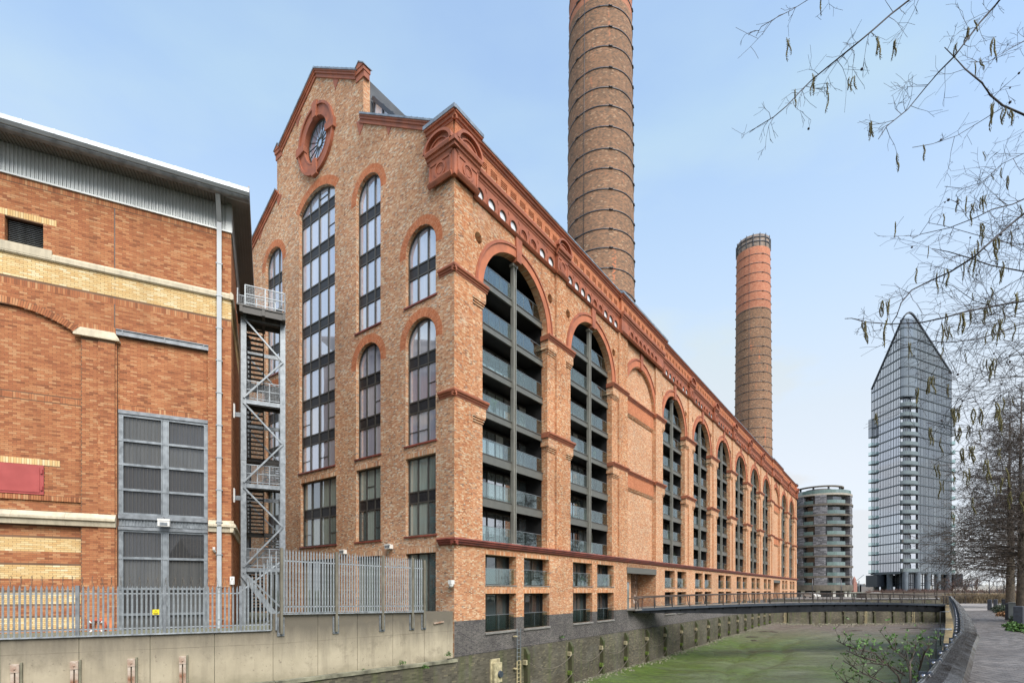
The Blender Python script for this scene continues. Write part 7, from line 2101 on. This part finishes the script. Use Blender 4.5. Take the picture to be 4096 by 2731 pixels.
b = MB(); b.box(-2, 2, -2, 2, 0, 12); b.build('shaft', M['red_far'], o); b = MB(); b.lathe((0, 0, 12), [(1.9, 0), (1.9, 3), (1, 5), (.1, 6.5)], 10); b.build('dome', M['red_far'], o)
o = thing('tower_crane', 'thin grey construction crane on the horizon', 'crane', tuple(px(3436, 2360, 620))[:2] + (0,), 0)
b = MB(); b.bar((0, 0, 0), (0, 0, 14), .7); b.build('mast', M['galv_d'], o); b = MB(); b.bar((-4, 0, 13), (6, 0, 21), .5); b.build('jib', M['galv_d'], o)
# cable-stayed bridge at the far right
p = px(4085, 2360, 330); o = thing('cable_stayed_bridge', 'white cable-stayed bridge glimpsed between the trunks at the right', 'bridge', (p.x, p.y, EYE - 2), 0)
b = MB(); b.box(-60, 60, -3, 3, 1.5, 2.8); b.build('deck', M['white'], o); b = MB(); b.bar((0, 0, 0), (3, 0, 15), 1.2); b.build('pylon', M['white'], o)
for k in range(9): b = MB(); b.bar((1 + k * .2, 0, 6.5 + k * .8), (-12 - k * 3.2, 0, 2.8), .16); b.build('stay_cable', M['white'], o)
# planting, cars and railings in the middle distance
def thicket(name, label, x0, x1, y, z0, h, n, mat, dens_d=4, kind='stuff', cat='planting', r=.012):
    b = MB(); O_ = Vector((x0, y, EYE + z0)); rr = random.Random(int(x0 * 10))
    for k in range(n):
        q = Vector((rr.uniform(0, x1 - x0), rr.uniform(0, dens_d), 0)); hh = h * rr.uniform(.55, 1.05); e = q + Vector((rr.gauss(0, .22) * h, rr.gauss(0, .2) * h, hh)); m_ = q.lerp(e, .5) + Vector((rr.gauss(0, .05), 0, .05)) * h
        b.tube([q, m_, e], [r * 2.2, r * 1.5, r * .7], 3, 0, False, False)
        if rr.random() < .7: b.tube([m_, m_ + Vector((rr.gauss(0, .25), rr.gauss(0, .2), .35)) * h], [r, r * .6], 3, 0, False, False)
    o = b.build(name, mat); o.location = O_; return tag(o, label, cat, kind=kind)
thicket('bare_shrubs', 'low reddish bare shrubs at the foot of the glass tower', 104, 119, 147, -2.0, 1.9, 1300, M['hedge'], r=.035)
thicket('reed_bed', 'dry straw-coloured reeds beside the path beyond the bollards', 69.5, 94, 77, -2.0, 1.45, 4600, M['reed'], 6, r=.02)
thicket('reed_bed', 'dry reeds and grasses behind the tree trunks', 86, 122, 92, -2.0, 1.5, 3000, M['reed'], 10, r=.03)
thicket('bare_scrub', 'brown leafless scrub in front of the far bridge', 118, 190, 150, -2.0, 2.6, 2600, M['hedge'], 20, r=.03)
for k, (xp, Z, hh) in enumerate(((3889, 105, 4.2), (3957, 96, 3.9), (3988, 120, 4.0), (4016, 105, 3.9), (3250, 110, 4.6), (3365, 120, 4.5))):
    p = px(xp, 2360, Z); o = thing('lamp_post', 'slim dark lamp post with a short arm, %s' % ['left of the group beyond the reeds', 'second of the group beyond the reeds', 'third of the group beyond the reeds', 'beside the nearer tree trunk', 'before the round block, left', 'before the round block, right'][k], 'lamp post', (p.x, p.y, EYE - 2.0), 0, 'dark lamp posts in the distance')
    b = MB(); b.tube([(0, 0, 0), (0, 0, hh)], .09, 6); b.build('mast', M['band'], o); b = MB(); b.box(-1.2, .1, -.12, .12, hh - .05, hh + .08); b.build('lamp_head', M['band'], o)
def car(label, loc, rz, mat):
    o = thing('parked_car', label, 'car', loc, rz); b = MB()
    side = [(-2.1, .35), (-2.15, .75), (-1.9, .95), (-1.25, 1.0), (-.65, 1.42), (.75, 1.45), (1.5, 1.02), (2.05, .92), (2.15, .6), (2.1, .35)]
    b.sweep([[(x, y, z) for x, z in side] for y in (-.85, .85)]); b.build('body', mat, o)
    b = MB(); b.sweep([[(x, y, z) for x, z in ((-1.15, 1.0), (-.62, 1.36), (.7, 1.38), (1.3, 1.02))] for y in (-.87, .87)]); b.build('windows', M['glass_d'], o)
    for x in (-1.35, 1.35):
        for y in (-.86, .70): b = MB(); b.sweep([[(x + .33 * math.cos(a * .628), yy, .33 + .33 * math.sin(a * .628)) for a in range(10)] for yy in (y, y + .17)]); b.build('wheel', M['black'], o)
car('white car parked below the glass tower, seen through the bridge railing', (98.5, 138, -.05), rad(15), M['white'])
car('white car parked under the round block, seen through the bridge railing', (76.5, 130, -.05), rad(100), M['white'])
# quay railing and terraces beyond the creek
def quay_rail(name, label, A, B, z, n, cat='railing', wires=5):
    d = B - A; o = thing(name, label, cat, (A.x, A.y, EYE + z), heading(A, B)); L_ = d.length
    for k in range(n + 1): b = MB(); b.bar((L_ * k / n, 0, 0), (L_ * k / n - .15, 0, 1.15), .10); b.build('baluster_post', M['bronze_d'], o)
    b = MB(); b.box(-.3, L_ + .3, -.12, .12, 1.15, 1.24); b.build('handrail', M['bronze'], o)
    b = MB()
    for j in range(wires): b.box(0, L_, -.01, .01, .2 + j * .19, .225 + j * .19)
    b.build('rail_wires', M['bronze_d'], o, kind='stuff'); return o
quay_rail('quay_railing', 'dark railing along the far end wall behind the footbridge', E0 + Vector((1, .6)), E1 + Vector((0, .6)), -2.0, 18)
quay_rail('quay_railing', 'broad-topped railing with splayed posts at the right end of the footbridge', Vector((61.6, 72.6)), Vector((73.5, 79.0)), -2.0, 4)
quay_rail('quay_railing', 'distant dark railing above the reed bed', Vector((70, 96)), Vector((112, 104)), -1.4, 18)
quay_rail('quay_railing', 'pale topped boardwalk rail crossing behind the tree trunks', Vector((76, 80)), Vector((100, 88)), -2.0, 8)
w = MB(); w.box(92, 136, 132, 136, EYE - 2, EYE - .6); tag(w.build('terrace_wall', M['slabb']), 'low grey terrace wall between the round block and the glass tower', 'wall')
w = MB(); z = -1.99 + EYE; w.poly([(60, 116, z), (140, 120, z), (140, 150, z), (60, 150, z)]); tag(w.build('quay_pavement', M['plaza']), kind='structure')

# ================================================================== buildings behind the viewpoint (seen only mirrored in the glass)
for k, (x, y, wd, dp_, h) in enumerate(((-75, -70, 40, 14, 10), (-25, -78, 44, 14, 12), (30, -70, 36, 14, 9), (85, -48, 40, 16, 13), (140, 5, 30, 24, 12))):
    o = thing('terrace_building', 'brick apartment block on the bank behind the viewpoint, %s in the row' % ords[k], 'building', (x, y, EYE - 2), 0, 'blocks behind the viewpoint')
    b = MB(); b.box(-wd / 2, wd / 2, 0, dp_, 0, h); b.build('wall', M['bk'], o); b = MB(); b.prism([(-wd / 2 - .5, -.4, h), (-wd / 2 - .5, dp_ + .4, h), (-wd / 2 - .5, dp_ / 2, h + 4)], (wd + 1, 0, 0)); b.build('roof', M['roof'], o)
    b = MB()
    for r_ in range(int(h / 3.1)):
        for c_ in range(int(wd / 3)): b.box(-wd / 2 + 1 + c_ * 3, -wd / 2 + 2.4 + c_ * 3, dp_ - .02, dp_ + .05, 1 + r_ * 3.1, 2.7 + r_ * 3.1)
    b.build('windows', M['glass_d'], o, kind='stuff')
# ================================================================== TREES
def grow(mb, p, d, L, r, lvl, rr, droop=0.0, spread=.6, kids=5, n=3, jit=.12, tips=None, sides=4, rmin=.004):
    pts = [p.copy()]; rads = [r]; q = p.copy(); dd = d.copy()
    for k in range(n):
        dd = (dd + Vector((rr.gauss(0, jit), rr.gauss(0, jit), rr.gauss(0, jit) - droop))).normalized(); q = q + dd * (L / n); pts.append(q.copy()); rads.append(max(rmin, r * (1 - .75 * (k + 1) / n)))
    mb.tube(pts, rads, sides if lvl > 0 else 3, 0, False, False)
    if tips is not None: tips.append((pts[-1], dd))
    if lvl <= 0: return
    for k in range(kids):
        t = rr.uniform(.15, 1.0) * n; i = min(int(t), n - 1); b = pts[i].lerp(pts[i + 1], t - i); ax = (pts[i + 1] - pts[i]).normalized()
        u = Vector((rr.gauss(0, 1), rr.gauss(0, 1), rr.gauss(0, 1))); u = (u - ax * u.dot(ax)).normalized()
        nd = (ax * rr.uniform(.5, .9) + u * spread).normalized()
        grow(mb, b, nd, L * rr.uniform(.35, .6), max(rmin, r * .45), lvl - 1, rr, droop, spread, max(2, kids - 1), max(2, n - 1), jit, tips, 3, rmin)
def conifer(label, base, H, R, tr, seed, nb, low, rmin):
    rr = random.Random(seed); o = thing('bare_tree', label, 'tree', (base.x, base.y, -.02), 0, 'bare trees on the promenade')
    b = MB(); b.tube([(0, 0, -.1), (0, 0, .5), (.05, 0, H * .3), (-.05, .05, H * .65), (0, 0, H)], [tr * 1.35, tr, tr * .75, tr * .28, .02], 12); b.build('trunk', M['bark'], o)
    b = MB(); c = MB()
    for k in range(nb):
        z = low + (H - low) * (k / nb) ** 1.05; L = R * (1 - (z - low) / (H - low)) ** .75 * rr.uniform(.7, 1.1) + .5; a = rr.uniform(0, 6.283)
        up = .30 - .12 * (1 - (z / H)); d = Vector((math.cos(a), math.sin(a), up)).normalized()
        grow(b, Vector((0, 0, z)), d, L, tr * .16 * (1.1 - z / H) + rmin, 3 if L > 1.8 else 2, rr, .05, .62, 5, 4, .10, None, 4, rmin)
    b.build('crown', M['twigb'], o); return o
conifer('bare feathery tree with a grey-brown trunk beside the promenade bollards', px(4041, 2360, 57), 23.5, 5.3, .42, 11, 190, 3.4, .010)
conifer('bare feathery tree nearest the right edge, its trunk cut by the frame', px(4088, 2360, 31.3), 14.5, 3.9, .30, 21, 170, 3.2, .007)
conifer('smaller bare tree farther back along the right edge', px(4085, 2360, 75), 20.0, 4.6, .35, 31, 110, 4.0, .02)
# small pale tree before the glass tower
for k, (xp, Z, H, m_) in enumerate(((3748, 120, 5.6, 'twigb'), (3812, 112, 4.6, 'hedge'), (3860, 108, 5.0, 'hedge'), (3905, 118, 5.6, 'hedge'))):
    rr = random.Random(40 + k); p = px(xp, 2360, Z); o = thing('young_tree', ['small leafless tree against the columns of the glass tower', 'reddish young bare tree just right of the glass tower', 'second reddish young bare tree right of the glass tower', 'reddish young bare tree left of the distant lamp posts'][k], 'tree', (p.x, p.y, -.05), 0)
    b = MB(); b.tube([(0, 0, 0), (0, 0, H * .6)], [.12, .07], 6); b.build('trunk', M['bark'], o); b = MB()
    for q in range(14): a = rr.uniform(0, 6.28); grow(b, Vector((0, 0, H * rr.uniform(.3, .6))), Vector((math.cos(a) * .6, math.sin(a) * .6, 1)).normalized(), H * .4, .05, 2, rr, 0, .6, 4, 3, .15, None, 3, .02)
    b.build('crown', M[m_], o)

# the alder overhead: trunk stands out of frame to the right, limbs reach over the path
TZ = 5.2
al_ = thing('catkin_tree', 'overhanging leafless tree with dark twigs and hanging catkins, trunk outside the frame', 'tree', (8.6, 6.6, 0), 0)
AO = Vector(al_.location)
b = MB(); b.tube([(0, 0, 0), (.1, 0, 2.5), (-.1, .1, 5.5), (.0, .2, 9.5)], [.24, .18, .13, .05], 10); b.build('trunk', M['bark'], al_)
rr = random.Random(77); crown = MB(); tips = []
def c1(x, y): return (2900 + x * .829, y * .829)
def c2(x, y): return (3100 + x * .7656, 1200 + y * .7656)
LIMBS = [
 ([c1(1100, -150), c1(890, 0), c1(800, 70), c1(715, 145), c1(600, 240), c1(500, 320), c1(420, 385), c1(365, 440), c1(300, 510), c1(235, 565), c1(160, 610), c1(118, 640)], .017, 5.2, 1.0),
 ([c1(1420, -120), c1(1310, 20), c1(1230, 110), c1(1170, 190), c1(1105, 275), c1(1030, 350), c1(970, 420), c1(880, 530), c1(780, 610), c1(740, 672)], .020, 5.6, .8),
 ([c1(1560, 640), c1(1443, 555), c1(1340, 510), c1(1280, 460), c1(1240, 400), c1(1160, 335), c1(1105, 275), c1(1060, 230)], .022, 5.6, .5),
 ([c1(1340, 520), c1(1210, 600), c1(1120, 655), c1(1000, 695), c1(905, 712)], .007, 5.6, .5),
 ([c1(560, -60), c1(400, 0), c1(320, 50), c1(250, 85), c1(175, 130), c1(150, 175)], .006, 5.0, .5),
 ([c1(1600, 900), c1(1443, 960), c1(1390, 985), c1(1290, 1010), c1(1210, 1050), c1(1080, 1100), c1(945, 1130), c1(905, 1150)], .014, 5.4, 1.3),
 ([c1(1600, 930), c1(1443, 1030), c1(1370, 1090), c1(1290, 1160), c1(1200, 1240), c1(1090, 1310), c1(1000, 1350), c1(900, 1400), c1(850, 1460), c1(830, 1520), c1(800, 1568)], .022, 5.0, 1.3),
 ([c2(1500, -60), c2(1301, 5), c2(1120, 35), c2(1000, 60), c2(870, 95), c2(760, 118), c2(600, 125), c2(480, 115), c2(400, 95), c2(365, 97)], .016, 4.6, .9),
 ([c2(1500, 60), c2(1301, 120), c2(1170, 170), c2(1050, 205), c2(900, 222), c2(780, 210), c2(640, 245)], .012, 4.9, 1.0),
 ([c2(1500, 120), c2(1301, 240), c2(1170, 330), c2(1050, 440), c2(960, 510), c2(935, 560), c2(955, 590)], .009, 5.2, 1.0),
 ([c2(1500, 480), c2(1301, 600), c2(1150, 680), c2(980, 690), c2(860, 660), c2(790, 640)], .009, 5.6, .9),
 ([c1(1600, 1200), c1(1443, 1310), c1(1280, 1280), c1(1180, 1245), c1(1080, 1215), c1(1000, 1200)], .016, 5.6, 1.0),
 ([c1(1600, 650), c1(1443, 740), c1(1340, 790), c1(1240, 880), c1(1150, 910), c1(1060, 900)], .008, 6.0, 1.0),
 ([c1(1600, 1080), c1(1443, 1180), c1(1330, 1165), c1(1200, 1130), c1(1060, 1090), c1(980, 1075)], .010, 6.2, 1.0),
 ([c1(1600, 1380), c1(1443, 1440), c1(1300, 1480), c1(1200, 1450), c1(1100, 1380), c1(1000, 1350)], .010, 5.8, 1.0),
 ([c1(1600, 80), c1(1443, 200), c1(1350, 250), c1(1270, 300), c1(1180, 300)], .007, 6.0, .8),
 ([c2(1500, 350), c2(1301, 430), c2(1180, 480), c2(1100, 560), c2(1040, 640), c2(1000, 700)], .008, 5.9, .9),
 ([c2(1500, 700), c2(1301, 780), c2(1180, 800), c2(1050, 780), c2(940, 790), c2(850, 830)], .008, 6.2, .9),
 ([c2(1500, 850), c2(1301, 900), c2(1150, 930), c2(1000, 905), c2(880, 890)], .007, 6.4, .9),
]
for pts, r, Z, dens in LIMBS:
    P_ = []
    for k, (x, y) in enumerate(pts): P_.append(px(x, y, Z + .35 * math.sin(k * 1.3) + .5 * (len(pts) - k) / len(pts)) - AO)
    r = r * .62
    n = len(P_); crown.tube(P_, [max(.0028, r * (1 - .8 * k / n)) for k in range(n)], 5, 0, True, False)
    for a, c in zip(P_, P_[1:]):
        ax = (c - a).normalized(); L_ = (c - a).length
        for k in range(int(L_ * 9 * dens) + 1):
            q = a.lerp(c, rr.random()); crown.ball(tuple(q), max(.005, r * .35), 4) if rr.random() < .25 else None
            if rr.random() < .42:
                u = Vector((rr.gauss(0, 1), rr.gauss(0, .7), rr.gauss(0, 1))); u = (u - ax * u.dot(ax)).normalized()
                grow(crown, q, (ax * rr.uniform(.4, .9) + u * .7).normalized(), rr.uniform(.12, .55), .0032, 1 if rr.random() < .55 else 2, rr, .03, .6, 3, 3, .22, tips, 3, .0016)
            elif rr.random() < .35: tips.append((q, ax))
for k in range(40):                       # fine crossing twigs, densest at the right edge
    x = 4150 - 330 * rr.random() ** 1.6; y = rr.uniform(980, 2000); Z = rr.uniform(5.2, 7.5)
    grow(crown, px(4170, y - rr.uniform(-80, 200), Z) - AO, Vector((-1, rr.uniform(-.3, .3), rr.uniform(-.35, .35))).normalized(), rr.uniform(.5, 1.5), .0055, 2, rr, .01, .65, 5, 4, .14, tips, 3, .0018)
crown.build('branches', M['twig'], al_)
cms = []
for v_ in range(4):
    b = MB(); L_ = .20 + .035 * v_; pts = [(.012 * math.sin(k * .8 + v_), .01 * math.cos(k), -L_ * k / 8) for k in range(9)]
    b.tube(pts, [.0022] + [.0075] * 2 + [.0085] * 3 + [.007, .006, .003], 6)
    for k in range(26): a = k * 2.4; z = -L_ * (.08 + .88 * k / 26); b.ball((.0075 * math.cos(a), .0075 * math.sin(a), z), .0052, 4)
    cms.append(b.mesh('catkin', [M['catkin']]))
rr.shuffle(tips); used = 0
for q, d in tips:
    if used >= 235: break
    w_ = q + AO; X_, Y_, Z_ = w_; 
    for k in range(rr.choice((1, 1, 2, 3))):
        s_ = rr.uniform(.55, 1.0); c = link('catkin', rr.choice(cms), al_, loc=q + Vector((rr.uniform(-.02, .02), rr.uniform(-.02, .02), 0)), rot=(rr.uniform(-.15, .15), rr.uniform(-.15, .15), rr.uniform(0, 6))); c.scale = (s_, s_, s_); used += 1
b = MB()
for q, d in tips[240:330]:
    if rr.random() < .5: b.ball(tuple(q), rr.uniform(.008, .016), 5)
b.build('cones', M['twig'], al_, kind='stuff')
